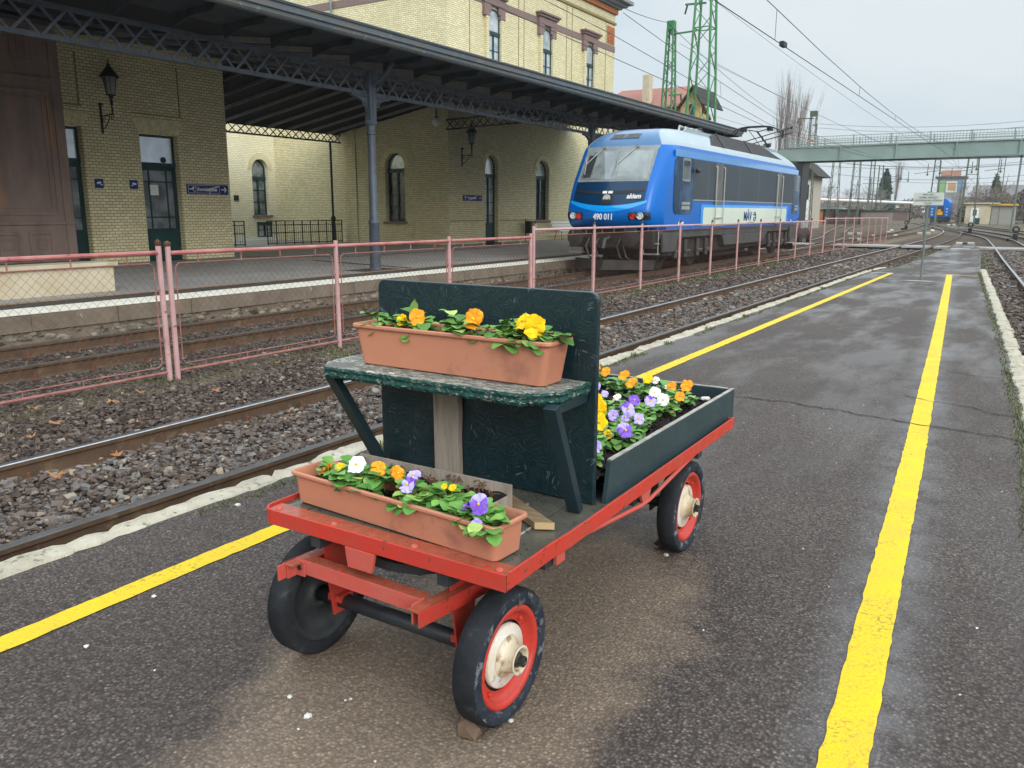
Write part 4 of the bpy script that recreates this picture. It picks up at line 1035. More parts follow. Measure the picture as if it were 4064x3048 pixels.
G3 = 'pansies in the flower bed'; zb = .665
BED = [
 (-1.72,3.50,'orange pansy in the rear left corner of the flower bed beside the green board',[(-1.75,3.56,.745,'orange',.055),(-1.66,3.48,.75,'orange',.062)]),
 (-1.55,3.44,'pansy with one upright orange bloom, second in the rear row of the bed',[(-1.54,3.43,.755,'orange',.066)]),
 (-1.42,3.36,'pansy with a pair of orange blooms in the middle of the rear bed row',[(-1.45,3.31,.75,'orange',.068),(-1.41,3.40,.755,'yellow',.06)]),
 (-1.34,3.44,'small faded white pansy in the rear row of the bed, between the orange ones',[(-1.38,3.42,.75,'white',.045),(-1.31,3.40,.73,'white',.04)]),
 (-1.22,3.34,'orange pansy at the right rear of the bed, next to the bare soil',[(-1.275,3.35,.745,'orange',.058),(-1.21,3.36,.755,'orange',.072),(-1.205,3.27,.725,'orange',.055)]),
 (-1.56,3.14,'pansy with a small lavender bloom close behind the green board',[(-1.55,3.16,.75,'lavender',.05),(-1.47,3.08,.74,'lavender',.042)]),
 (-1.40,3.02,'pansy with a small white bloom in the middle of the bed',[(-1.39,3.03,.745,'white',.045)]),
 (-1.24,3.16,'white pansy with two full blooms at the right edge of the planting',[(-1.28,3.17,.752,'white',.064),(-1.215,3.10,.742,'white',.066)]),
 (-1.27,3.03,'purple pansy just in front of the two white blooms',[(-1.295,2.99,.752,'purple',.062),(-1.245,3.04,.745,'lavender',.066,'purple')]),
 (-1.40,2.86,'yellow pansy beside the green board, upper one of the three yellow ones',[(-1.42,2.90,.76,'yellow',.062),(-1.36,2.82,.755,'yellow',.058)]),
 (-1.30,2.75,'yellow pansy beside the green board, middle one of the three yellow ones',[(-1.335,2.76,.75,'yellow',.066),(-1.305,2.70,.74,'yellow',.045)]),
 (-1.22,2.82,'lavender pansy with three blooms in the middle of the planting',[(-1.25,2.83,.755,'lavender',.07,'purple'),(-1.21,2.72,.75,'lavender',.055),(-1.27,2.74,.745,'lavender',.055)]),
 (-1.17,2.64,'deep purple and lavender pansy at the right front of the planting',[(-1.165,2.74,.745,'lavender',.056),(-1.15,2.585,.74,'purple',.072,'lavender')]),
 (-1.25,2.56,'bright yellow pansy beside the green board, lowest one of the three yellow ones',[(-1.255,2.59,.75,'yellow',.074),(-1.21,2.57,.72,'yellow',.04)]),
 (-1.19,2.38,'pansy with one pale lavender bloom at the very front of the bed',[(-1.155,2.36,.735,'lavender',.055),(-1.17,2.30,.70,'lavender',.035)]),
]
rr = random.Random(77)
for i, (x, y, lab, fl) in enumerate(BED):
    fo = [(x,y,zb,.058,28,.031),(x+rr.uniform(-.04,.02),y+rr.uniform(-.05,.05),zb+.005,.04,9,.030)]
    ff = [(a,b_,c-.004,col,sz*.92,(rr.uniform(-.2,.8),-.8,rr.uniform(.3,.8)),*rest) for (a,b_,c,col,sz,*rest) in fl]
    pansy(x, y, zb, lab, fo, ff, 30+i, G3)
for (x, y) in ((-1.78,3.25),(-1.66,2.95),(-1.80,2.75),(-1.60,2.6),(-1.75,2.45)):
    pansy(x, y, zb, 'green pansy plant hidden behind the dark green board', [(x,y,zb,.07,26,.036)], [(x,y-.02,.75,'yellow',.055,(.3,-.6,.6))], int(x*100), G3+' behind the board')
CAM_SCALE = None
# ------------------------------------------------------------------ station platform
E1 = -12.2
m = MB(); m.add([(E1,-10,0),(-45,-10,0),(-45,40.0,0),(-15,50,0),(E1,41.5,0)],[(0,1,2,3,4)],0)
struct(m.build('station_platform', paving, normals=False))
m = MB(); ribbon(m, [(-12.64,-10),(-12.64,41.4)], .86, .005, 0, .012, .12); struct(m.build('platform_white_edge', whitewash2, normals=False))
m = MB(); ribbon(m, [(-13.38,-10),(-13.38,41)], .58, .004, 0, 0, 2); ribbon(m, [(-18.5,18),(-13.8,17.0)], .25, .004, 0, 0, 2); ribbon(m, [(-22,17.9),(-19,20.5),(-19,29)], .18, .004, 0, 0, 2); ribbon(m, [(-14.25,15.3),(-14.25,16.7)], .9, .006, 0, 0, 2)
struct(m.build('platform_dark_strip', paving_dark, normals=False))
m = MB(); ribbon(m, [(-13.78,-10),(-13.78,41)], .20, .008, 0, .004, .3); struct(m.build('platform_orange_line', orange_line, normals=False))
m = MB(); y = -10
r = random.Random(12)
while y < 41:
    L = 1.35; m.box(E1-.4, E1+.045+r.uniform(-.008,.008), y+.006, y+L-.006, -.24, -.001+r.uniform(-.004,0)); y += L
m.box(E1-.4,E1+.0,-10,41.2,-.5,-.242)
for _ in range(420):
    yy = r.uniform(1,40); m.blob((E1-.01,yy,r.uniform(-.42,-.27)), r.uniform(.04,.10), 1, .25, (.5,1.5,.6), 1)
struct(m.build('platform_wall', [concrete_dark, roughstone]))

# ------------------------------------------------------------------ station building
S = thing('station_building', (-22,20,0), 'large yellow brick station building with a tall upper storey and green arched doors and windows', 'building')
WX = -22.
def pt(plane, c, a, z, dep=0):   # plane 'x': a is y, dep goes to -x ; plane 'y': a is x, dep goes to +y
    return (c-dep, a, z) if plane == 'x' else (a, c+dep, z)
def wall(name, plane, c, a0, a1, z0, z1, ops, mt, dep=.28, parent=S, archm=None, arch_ring=None):
    """ops: (a0,a1,z0,z1,arch) rectangular or round headed openings, none sharing a columns"""
    m = MB(); ops = sorted(ops); cur = a0
    def q(p0,p1,p2,p3): m.add([p0,p1,p2,p3],[(0,1,2,3)])
    for (oa,ob,oz,ot,arch) in ops:
        q(pt(plane,c,cur,z0),pt(plane,c,oa,z0),pt(plane,c,oa,z1),pt(plane,c,cur,z1))
        if oz > z0: q(pt(plane,c,oa,z0),pt(plane,c,ob,z0),pt(plane,c,ob,oz),pt(plane,c,oa,oz))
        w2 = (ob-oa)/2; cx = (oa+ob)/2
        if arch:
            rise = w2*arch; zs = ot-rise; K = 12
            prof = [(oa+(ob-oa)*(1-math.cos(PI*i/K))/2, zs+rise*math.sin(PI*i/K)) for i in range(K+1)]
            for (x0_,zz0),(x1_,zz1) in zip(prof, prof[1:]):
                q(pt(plane,c,x0_,zz0),pt(plane,c,x1_,zz1),pt(plane,c,x1_,z1),pt(plane,c,x0_,z1))
                q(pt(plane,c,x0_,zz0),pt(plane,c,x1_,zz1),pt(plane,c,x1_,zz1,dep),pt(plane,c,x0_,zz0,dep))
        else:
            zs = ot; q(pt(plane,c,oa,ot),pt(plane,c,ob,ot),pt(plane,c,ob,z1),pt(plane,c,oa,z1)); q(pt(plane,c,oa,ot),pt(plane,c,ob,ot),pt(plane,c,ob,ot,dep),pt(plane,c,oa,ot,dep))
        for a in (oa,ob): q(pt(plane,c,a,oz),pt(plane,c,a,zs),pt(plane,c,a,zs,dep),pt(plane,c,a,oz,dep))
        q(pt(plane,c,oa,oz),pt(plane,c,ob,oz),pt(plane,c,ob,oz,dep),pt(plane,c,oa,oz,dep))
        cur = ob
    q(pt(plane,c,cur,z0),pt(plane,c,a1,z0),pt(plane,c,a1,z1),pt(plane,c,cur,z1))
    return m.build(name, mt, parent, normals=False)
def panel(m, plane, c, a0, a1, z0, z1, dep, th=.03, mi=0):
    lo, hi = pt(plane,c,a0,z0,dep), pt(plane,c,a1,z1,dep+th)
    m.box(min(lo[0],hi[0]),max(lo[0],hi[0]),min(lo[1],hi[1]),max(lo[1],hi[1]),z0,z1,mi)
def archplate(m, plane, c, a0, a1, zs, rise, dep, th, mi=0, inner=None):
    cx = (a0+a1)/2; w2 = (a1-a0)/2; K = 14
    P = [(cx-w2*math.cos(PI*i/K), zs+rise*math.sin(PI*i/K)) for i in range(K+1)]
    if inner is None:
        vs = [pt(plane,c,a,z,dep) for a,z in P]+[pt(plane,c,a,z,dep+th) for a,z in P]; n = K+1
        m.add(vs, [tuple(range(n)),tuple(range(2*n-1,n-1,-1))]+[(i,(i+1)%n,(i+1)%n+n,i+n) for i in range(n)], mi)
    else:
        f = inner; Q = [(cx-(w2-f)*math.cos(PI*i/K), zs+(rise-f)*math.sin(PI*i/K)) for i in range(K+1)]
        n = K+1; vs = [pt(plane,c,a,z,dep) for a,z in P]+[pt(plane,c,a,z,dep) for a,z in Q]+[pt(plane,c,a,z,dep+th) for a,z in P]+[pt(plane,c,a,z,dep+th) for a,z in Q]
        fs = []
        for i in range(K): fs += [(i,i+1,n+i+1,n+i),(2*n+i,3*n+i,3*n+i+1,2*n+i+1),(n+i,n+i+1,3*n+i+1,3*n+i),(i,2*n+i,2*n+i+1,i+1)]
        m.add(vs, fs, mi)
def window(plane, c, a0, a1, z0, z1, arch=1.0, dep=.2, gm=glass, parent=S, bars=3, upper=None, mullion=True, fr=darkgreen, sill=True, zt=None):
    w2 = (a1-a0)/2; rise = w2*arch; zs = z1-rise; f = .06; cx = (a0+a1)/2
    m = MB(); panel(m,plane,c,a0,a1,z0,zs,dep+.05,.02)
    if arch: archplate(m,plane,c,a0,a1,zs,rise,dep+.05,.02)
    g = None
    fm = MB(); zt = zt or (zs-.05)
    for a in (a0+.001,a1-f-.001): panel(fm,plane,c,a,a+f,z0,zs,dep,.08)
    if arch: archplate(fm,plane,c,a0+.001,a1-.001,zs,rise,dep,.08,0,f)
    else: panel(fm,plane,c,a0+f,a1-f,z1-f,z1-.001,dep,.08)
    panel(fm,plane,c,a0+f,a1-f,z0,z0+f,dep,.08)
    panel(fm,plane,c,a0+.002,a1-.002,zt-.08,zt+.09,dep-.04,.12)
    if mullion: panel(fm,plane,c,cx-.045,cx+.045,z0+f,zt-.08,dep-.01,.08)
    for k in range(1,bars): zz = z0+f+(zt-z0-f)*k/bars; panel(fm,plane,c,a0+f,a1-f,zz-.018,zz+.018,dep+.01,.05)
    w = fm.build('window', fr, parent)
    go = m.build('pane', gm, w)
    if upper:
        um = MB(); panel(um,plane,c,a0+f,a1-f,zt+.09,zs,dep+.03,.015)
        if arch: archplate(um,plane,c,a0+f,a1-f,zs,rise-f,dep+.03,.015)
        um.build('fanlight', upper, w)
    if sill:
        sm = MB(); p0 = pt(plane,c,a0-.13,z0-.13,-.10); p1 = pt(plane,c,a1+.13,z0,dep)
        sm.box(min(p0[0],p1[0]),max(p0[0],p1[0]),min(p0[1],p1[1]),max(p0[1],p1[1]),z0-.11,z0-.004); sm.build('sill', mauve, w, bevel=.01)
    return w
def voussoirs(plane, c, a0, a1, z1, arch, mt, parent=S, thick=.26, proud=.03):
    w2 = (a1-a0)/2; cx = (a0+a1)/2; m = MB()
    if arch:
        rise = w2*arch; zs = z1-rise; K = 30
        for i in range(K):
            t0, t1 = PI*(i+.07)/K, PI*(i+.93)/K; vs = []
            for dep in (-proud, .0):
                for rr_, t in ((0,t0),(thick,t0),(thick,t1),(0,t1)): vs.append(pt(plane,c,cx-(w2+rr_)*math.cos(t),zs+(rise+rr_)*math.sin(t),dep))
            m.add(vs, [(0,1,2,3),(0,4,5,1),(1,5,6,2),(2,6,7,3),(3,7,4,0)])
    else:
        K = int((a1-a0+.3)/.078)
        for i in range(K):
            u0, u1 = -1+2*(i+.06)/K, -1+2*(i+.94)/K; b0, b1 = cx+u0*(w2+.02), cx+u1*(w2+.02); t0, t1 = cx+u0*(w2+.22), cx+u1*(w2+.22); vs = []
            cv = lambda u: .07*(1-u*u)
            for dep in (-proud, .0): vs += [pt(plane,c,b0,z1+.01,dep),pt(plane,c,b1,z1+.01,dep),pt(plane,c,t1,z1+thick+.12,dep),pt(plane,c,t0,z1+thick+.12,dep)]
            m.add(vs, [(0,1,2,3),(0,4,5,1),(1,5,6,2),(2,6,7,3),(3,7,4,0)])
    return m.build('brick_arch', mt, parent)
# left wing
wall('wing_wall','x',WX,-14,17.88,0,7.2,[(10.9,13.13,0,3.70,0),(14.82,16.08,0,3.67,0)],brick)
m = MB(); m.box(-28,-22.28,17.6,17.88,0,7.2); m.add([(-28,17.88,0),(-22,17.88,0),(-22,17.88,7.2),(-28,17.88,7.2)],[(0,1,2,3)])
m.build('wing_end_wall', brick, S, normals=False)
voussoirs('x',WX,14.82,16.08,3.67,0,brick_arch); voussoirs('x',WX,11.87,13.13,3.70,0,brick_arch)
for (a,b,zz) in ((14.62,16.3,4.18),(11.7,13.2,4.22)):
    m = MB(); panel(m,'x',WX,a,b,zz,zz+.03,-.015,.015)
    panel(m,'x',WX,b-.10,b-.06,zz+.03,5.6,-.012,.012)
    m.build('brick_string', mustard, S)
def door(a0, a1, zt, zf, dep, fan, parent=S, glz=True):
    d = MB(); W = a1-a0; f = .11
    for (x0,x1,z0,z1) in ((a0,a0+f,0,zf),(a1-f,a1,0,zf),(a0+f,a1-f,zf-.13,zf),(a0+f,a1-f,.0,.95)): panel(d,'x',WX,x0+.001,x1-.001,z0,z1,dep,.06)
    panel(d,'x',WX,a0,a1,zf+.002,zf+.10,dep-.03,.1); panel(d,'x',WX,a0+.2,a1-.2,.25,.75,dep-.015,.015)
    for x in (a0+.33, a1-.33): panel(d,'x',WX,x-.02,x+.02,.95,zf-.13,dep+.005,.04)
    for z in (1.28, zf-.45): panel(d,'x',WX,a0+f,a1-f,z-.02,z+.02,dep+.005,.04)
    o = d.build('door', darkgreen, parent)
    g = MB(); panel(g,'x',WX,a0+f,a1-f,.95,zf-.13,dep+.03,.01); g.build('pane', glass_dull, o)
    h = MB(); panel(h,'x',WX,a0+.03,a0+.07,.95,1.25,dep-.03,.025); h.build('handle', steelgrey, o)
    u = MB(); panel(u,'x',WX,a0+.01,a1-.08,zf+.10,zt-.08,dep+.01,.015); u.build('fanlight', fan, o)
    fr = MB(); panel(fr,'x',WX,a1-.08,a1,zf+.1,zt,dep,.05); panel(fr,'x',WX,a0,a1-.08,zt-.08,zt-.001,dep,.05); fr.build('door_frame', darkgreen, o)
    return o
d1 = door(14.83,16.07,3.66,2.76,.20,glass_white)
m = MB(); m.lathe([(.085,0),(.085,.01),(0,.01)], (-22.19,15.68,2.95), 'x', 16); m.build('vent', blackiron, d1)
m = MB(); panel(m,'x',WX,15.15,15.42,1.92,2.22,.175,.004); tag(m.build('paper_notice', white_paint), 'white paper notice stuck on the glass of the green station door', 'notice')
door(11.88,13.12,3.69,2.76,.20,glass_pale)
# central block: side wall, front and upper storey
YC, YE, ZT = 29.70, 46.1, 12.7
wall('front_wall','x',WX,YC,YE,0,ZT,[(32.53,33.63,0,4.08,1),(37.2,38.56,1.02,4.09,1),(42.3,43.5,1.02,4.09,1)],brick)
# upper storey windows are set in shallow frames on the same wall
wall('side_wall','y',YC,-36,WX,0,ZT,[(-25.68,-24.52,1.0,4.08,1)],brick)
def rear(plane_y=YE):
    m = MB(); m.add([(WX,YE,0),(-36,YE,0),(-36,YE,ZT),(WX,YE,ZT)],[(0,1,2,3)]); m.add([(-36,YC,0),(-36,YE,0),(-36,YE,ZT),(-36,YC,ZT)],[(0,1,2,3)]); return m.build('rear_wall', brick, S, normals=False)
rear()
window('y',YC,-25.66,-24.54,1.0,4.06,1,.2,glass,upper=glass_pale,bars=2,zt=3.30); voussoirs('y',YC,-25.68,-24.52,4.08,1,brick_arch)
window('x',WX,37.22,38.54,1.02,4.07,1,.2,glass,upper=glass_pale,bars=3,zt=3.2); voussoirs('x',WX,37.2,38.56,4.09,1,brick_arch)
window('x',WX,42.32,43.48,1.02,4.07,1,.2,glass,bars=3,zt=3.2)
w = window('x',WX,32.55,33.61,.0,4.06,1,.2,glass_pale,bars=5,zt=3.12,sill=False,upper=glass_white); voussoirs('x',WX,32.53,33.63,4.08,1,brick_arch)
m = MB(); panel(m,'x',WX,32.62,33.06,.06,.95,.185,.03); panel(m,'x',WX,33.1,33.54,.06,.95,.185,.03); m.build('kick_panel', darkgreen, w)
# protruding pier and plinth band
m = MB(); m.box(-24.0,-22.0+.0,29.66,29.70,0,6.2); m.build('pilaster', brick, S)
m = MB(); m.box(-27.75,-27.45,29.64,29.70,0,6.0); m.build('pilaster', brick, S)
m = MB(); m.box(-22.0,-21.985,29.7,32.4,1.03,1.06); m.box(-22.0,-21.985,33.7,37.0,1.03,1.06); m.build('plinth_line', mustard, S)
# tall upper windows with mauve hoods
for yc in (33.17,38.02,42.78):
    f = MB(); gm = MB(); hw = .5
    panel(gm,'x',WX,yc-hw,yc+hw,6.6,10.2,-.006,.006)
    archplate(gm,'x',WX,yc-hw,yc+hw,10.2,.26,-.006,.006)
    for a in (yc-hw-.03,yc+hw-.05): panel(f,'x',WX,a,a+.08,6.55,10.2,-.045,.039)
    archplate(f,'x',WX,yc-hw-.03,yc+hw+.03,10.2,.30,-.045,.039,0,.07)
    panel(f,'x',WX,yc-hw,yc+hw,9.35,9.52,-.075,.069); panel(f,'x',WX,yc-.05,yc+.05,6.55,9.35,-.05,.044)
    for z in (7.3,8.0,8.7): panel(f,'x',WX,yc-hw+.05,yc+hw-.05,z-.02,z+.02,-.03,.024)
    w = f.build('upper_window', darkgreen, S); gm.build('pane', glass_pale, w)
    j = MB()
    for s in (-1,1):
        a = yc+s*(hw+.11); panel(j,'x',WX,a-.10,a+.10,6.5,10.1,-.16,.16)
    j.build('brick_jamb', brick, S)
    h = MB()
    for s in (-1,1):
        a = yc+s*(hw+.15); panel(h,'x',WX,a-.20,a+.20,10.1,10.62,-.17,.17); panel(h,'x',WX,yc+s*.43-.10,yc+s*.43+.10,10.28,10.62,-.165,.10)
    panel(h,'x',WX,yc-hw-.35,yc+hw+.35,10.62,10.95,-.18,.18); panel(h,'x',WX,yc-hw-.45,yc+hw+.45,10.95,11.06,-.27,.27); panel(h,'x',WX,yc-hw-.52,yc+hw+.52,11.06,11.16,-.36,.36)
    h.build('window_hood', mauve, S, bevel=.02)
for (a,b) in ((29.71,32.3),(34.05,37.15),(38.9,41.9),(43.65,46.1)): m = MB(); panel(m,'x',WX,a,b,10.60,10.92,-.03,.03); m.build('stone_band', mauve, S)
m = MB(); m.box(-36,-21.97,29.67,29.70,10.60,10.92); m.build('stone_band', mauve, S)
m = MB(); m.box(-36,-21.94,29.64,29.70,12.10,12.22); m.box(-22,-21.92,29.71,46.15,12.10,12.22)
for yy in (31.3,35.4,35.9,40.2,40.8,44.9): panel(m,'x',WX,yy,yy+.05,6.3,12.1,-.012,.012)
m.build('brick_mouldings', mustard, S)
m = MB(); m.box(-36.1,-21.88,29.58,29.70,12.66,12.95); m.box(-22,-21.86,29.7,46.22,12.66,12.95); m.box(-36,-22,46.10,46.24,12.66,12.95); m.build('terracotta_frieze', terracotta, S, bevel=.02)
m = MB()
for (z0,z1,o) in ((12.95,13.08,.30),(13.08,13.22,.55),(13.22,13.42,.80)): m.box(-36-o,-22+o,29.7-o,46.1+o,z0,z1)
m.box(-35.5,-22.2,29.9,45.9,13.42,14.6); m.build('cornice', cornice_grey, S, bevel=.02)
m = MB(); panel(m,'x',WX,45.05,46.0,10.98,11.92,-.035,.035); panel(m,'x',WX,45.17,45.88,11.08,11.80,-.05,.015)
for k in range(14): m.blob((-21.94,45.52+random.uniform(-.25,.25),11.44+random.uniform(-.3,.3)),.06,1,.3,(.4,1,1))
m.build('terracotta_plaque', terracotta, S)
m = MB(); m.tube([(-28.56,29.58,4.9),(-28.56,29.58,12.9)],.055,10); m.build('drainpipe', cornice_grey, S)
# pale courtyard wing behind the passage
wall('courtyard_wall','x',-33.,14,40,.0,9.5,[(28.2,29.22,1.26,3.98,1)],brick_pale)
window('x',-33.,28.22,29.2,1.26,3.96,1,.2,glass_dull,bars=3,zt=3.05); voussoirs('x',-33.,28.2,29.22,3.98,1,brick_arch_pale,thick=.28)
window('x',-33.,28.32,29.23,.17,.92,0,-.07,glass_pale,bars=2,zt=.82,sill=False)
m = MB(); m.box(-33.0,-32.93,14,29.7,0,.16); m.build('plinth', white_paint, S)

# ------------------------------------------------------------------ brown boarded booth
B = thing('wooden_booth', (-21,9,0), 'brown panelled wooden booth standing against the brick wall at the far left', 'booth')
m = MB(); m.box(-22,-21,2.5,12.07,.2,6.6); m.build('body', boothwood, B)
m = MB(); m.box(-22,-20.9,2.4,12.15,0,.2); m.build('step', paving_dark, B)
def frame_rect(m, y0,y1,z0,z1,w,p=.03,th=.03):
    x0 = -21+p-th; x1 = -21+p
    m.box(x0,x1,y0,y1,z0,z0+w); m.box(x0,x1,y0,y1,z1-w,z1); m.box(x0,x1,y0,y0+w,z0+w,z1-w); m.box(x0,x1,y1-w,y1,z0+w,z1-w)
for (y0,y1,z0,z1) in ((10.05,11.75,1.35,4.35),(7.9,9.6,1.35,4.35),(5.7,7.4,1.35,4.35),(10.9,11.5,.35,.95),(10.1,10.7,.35,.95),(8.8,9.4,.35,.95),(7.9,8.5,.35,.95),(10.95,11.5,4.95,5.9),(10.1,10.65,4.95,5.9),(8.9,9.5,4.95,5.9)):
    m = MB(); frame_rect(m,y0,y1,z0,z1,.07); frame_rect(m,y0+.16,y1-.16,z0+.16,z1-.16,.04,.022,.022); m.build('panel', boothwood, B, bevel=.008)
m = MB(); m.box(-21,-20.95,2.5,12.09,1.12,1.2); m.box(-21,-20.95,2.5,12.09,4.55,4.66); m.box(-21,-20.97,11.85,12.09,.2,6.6); m.build('rail', boothwood, B, bevel=.008)
W_ = thing('concrete_wall', (-14.7,6,0), 'low pale concrete wall with a coping on the station platform at far left', 'wall')
m = MB(); m.box(-14.95,-14.5,-2,9.0,.0,.47); m.build('wall', concrete, W_, bevel=.01)
m = MB(); m.box(-15.0,-14.44,-2,9.06,.47,.55); m.build('coping', concrete, W_, bevel=.01)

# ------------------------------------------------------------------ canopy
C_ = thing('platform_canopy', (-14.25,20,0), 'long dark iron platform canopy on slim columns with lattice girders', 'canopy')
GX = -14.25; YE2 = 40.6
def lattice(name, axis_pts, z0, z1, pitch, mt, bw=.05, chord=.09, th=.03, proudx=.02):
    (x0,y0),(x1,y1) = axis_pts; L = math.hypot(x1-x0,y1-y0); d = ((x1-x0)/L,(y1-y0)/L)
    m = MB(); P = lambda s,z,o=0: (x0+d[0]*s-d[1]*o, y0+d[1]*s+d[0]*o, z)
    for z in (z0+chord/2, z1-chord/2):
        m.bar(P(0,z),P(L,z),.012,chord); 
    m.bar(P(0,z0+.006),P(L,z0+.006),.10,.012); m.bar(P(0,z1-.006),P(L,z1-.006),.10,.012)
    n = max(1,round(L/pitch)); p = L/n
    for i in range(n):
        a, b = i*p, (i+1)*p; h = chord*.5
        for j, (s0,s1) in enumerate(((a,b),(b,a))):
            o = .012 if j else -.012
            mid = (s0+s1)/2
            m.bar(P(s0,z0+h,o),P(s1,z1-h,o),.010,bw,up=(0,0,1) )
    return m.build(name, mt, C_)
cols = (3.9,16.0,28.12,40.2)
lattice('lattice_girder', ((GX,-8.2),(GX,3.8)), 4.27,4.86,.5,ironblue)
for a, b in zip(cols, cols[1:]): lattice('lattice_girder', ((GX,a+.13),(GX,b-.13)), 4.27,4.86,.5,ironblue)
for yc in cols:
    m = MB(); c = (GX,yc,0)
    m.lathe([(.17,0),(.17,.03),(.135,.06),(.13,1.15),(.145,1.17),(.145,1.22),(.11,1.28),(.098,3.34),(.12,3.36),(.12,3.40),(.10,3.42),(.105,3.56),(.15,3.60),(.165,3.66),(.13,3.70)], c, 'z', 24)
    o = m.build('column', ironblue, C_, smooth=True)
    o.modifiers.new('es','EDGE_SPLIT').split_angle = R(40)
    k = MB(); k.prism([(yc-.105,3.70),(yc+.105,3.70),(yc+.13,4.86),(yc-.13,4.86)], 'x', GX-.10, GX+.10)
    k.box(GX+.10,GX+.118,yc-.03,yc+.03,3.72,4.86)
    k.build('capital', ironblue, o, bevel=.008)
    for s in (-1,1):
        b = MB(); prof = [(0,3.86)]
        for i in range(9):
            t = i/8; prof.append((.12+.55*(1-math.cos(t*PI/2)), 3.86+.36*math.sin(t*PI/2)))
        pl = [(yc+s*y_, z_) for (y_, z_) in [(.10,3.72)]+prof[1:]+[(.67,4.262),(.10,4.262)]]
        b.prism(pl, 'x', GX-.012, GX+.012); 
        for q in range(len(prof)-2): b.bar((GX,yc+s*prof[q+1][0],prof[q+1][1]),(GX,yc+s*prof[q+2][0],prof[q+2][1]),.10,.018)
        b.box(GX-.05,GX+.05,min(yc+s*.10,yc+s*.72),max(yc+s*.10,yc+s*.72),4.235,4.262)
        b.lathe([(.07,.0),(.07,.02),(.045,.02),(.045,.0)], (GX+.012,yc+s*.24,4.08), 'x', 16)
        b.build('bracket', ironblue, o)
    # cantilevered bracket to the gutter above each column
    b = MB(); b.tube([(GX+.08,yc+.02,4.5),(GX+.5,yc+.02,4.75),(GX+.75,yc+.02,4.98)],.05,8); b.build('cantilever', ironblue, o)
# ribs under the overhang
y = -7.6
while y < 40.5:
    m = MB(); m.prism([(GX+.03,4.88),(GX+.6,5.02),(-13.2,5.03),(-13.05,5.03),(-12.98,5.12),(-12.62,5.16),(-12.62,5.18),(GX+.03,5.13)], 'y', y-.02, y+.02)
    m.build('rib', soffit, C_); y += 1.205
# underside, roof and gutter
m = MB()
m.add([(-12.56,-9,5.19),(-12.56,YE2,5.19),(GX,YE2,5.14),(GX,-9,5.14)],[(0,1,2,3)],0)
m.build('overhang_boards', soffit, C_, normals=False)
SL = (6.12-5.16)/(22-14.25)
m = MB(); m.add([(GX,-9,5.14),(GX,YE2,5.14),(-22.,YE2,6.12),(-22.,-9,6.12)],[(0,1,2,3)],0)
m.add([(-22,17.88,6.12),(-22,29.7,6.12),(-28.5,29.7,5.05),(-28.5,17.88,5.05)],[(0,1,2,3)],0)
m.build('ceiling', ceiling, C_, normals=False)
m = MB(); m.add([(-12.45,-9,5.32),(-12.45,YE2,5.32),(-22.,YE2,6.40),(-22.,-9,6.40)],[(0,1,2,3)]); m.add([(-22,17.88,6.40),(-22,29.7,6.40),(-28.7,29.7,5.25),(-28.7,17.88,5.25)],[(0,1,2,3)])
m.add([(-12.45,YE2,5.05),(-12.45,YE2,5.33),(-22.,YE2,6.41),(-22,YE2,6.05),(GX,YE2,5.1)],[(0,1,2,3,4)]); m.build('roof', ironsteel, C_, normals=False)
m = MB(); gp = [(-12.62,5.06),(-12.50,5.06),(-12.46,5.10),(-12.45,5.17),(-12.40,5.18),(-12.39,5.29),(-12.35,5.30),(-12.35,5.325),(-12.62,5.325)]
m.prism(gp, 'y', -9, YE2+.05); m.build('gutter', ironsteel, C_, bevel=.004)
m = MB(); m.box(-12.62,-12.33,-9,YE2+.05,5.327,5.34); m.build('gutter_flashing', cornice_grey, C_)
m = MB(); m.box(-13.9,-12.62,YE2-.01,YE2+.06,5.04,5.33); m.build('end_board', ironsteel, C_)
y = 13.2
while y < 30:
    x0 = GX-.05; x1 = -21.95
    if 17.9 < y < 29.6:
        m = MB(); m.bar((-22,y,6.06),(-28.4,y,4.99),.05,.11); m.build('rafter', raftm, C_)
    m = MB(); m.bar((x0,y,5.09),(x1,y,6.06),.05,.11); m.build('rafter', raftm, C_); y += 1.2
for xx in (-16.2,-18.2,-20.2):
    m = MB(); z = 5.14+(GX-xx)*-SL*-1; z = 5.14+(abs(xx)-14.25)*SL-.02; m.box(xx-.03,xx+.03,-8,YE2,z-.13,z-.05); m.build('purlin', ironblue, C_)
lattice('rear_girder', ((-28.3,17.9),(-28.3,29.6)), 4.60,5.03,.44,blackiron,.045,.07)
lattice('cross_girder', ((GX-.15,28.12),(-21.9,29.4)), 4.9,5.35,.45,blackiron,.04,.06)
m = MB(); m.lathe([(.13,0),(.13,.05),(.10,.1),(.095,1.05),(.12,1.08),(.12,1.15),(.085,1.2),(.08,1.25)], (-28.3,28.9,0), 'z', 16); m.tube([(-28.3,28.9,1.2),(-28.3,28.9,4.6)],.055,10); m.build('rear_column', blackiron, C_)
# globe lamp
G_ = thing('globe_lamp', (-22.05,28.9,5.2), 'white glass globe lamp hanging under the canopy at the corner of the brick block', 'lamp')
m = MB(); m.blob((-22.05,28.9,5.20),.19,3,0); m.build('globe', white_paint, G_, smooth=True)
m = MB(); m.lathe([(.09,5.36),(.09,5.42),(.03,5.44),(.03,5.75)], (-22.05,28.9,0), 'z', 12); m.build('stem', blackiron, G_)
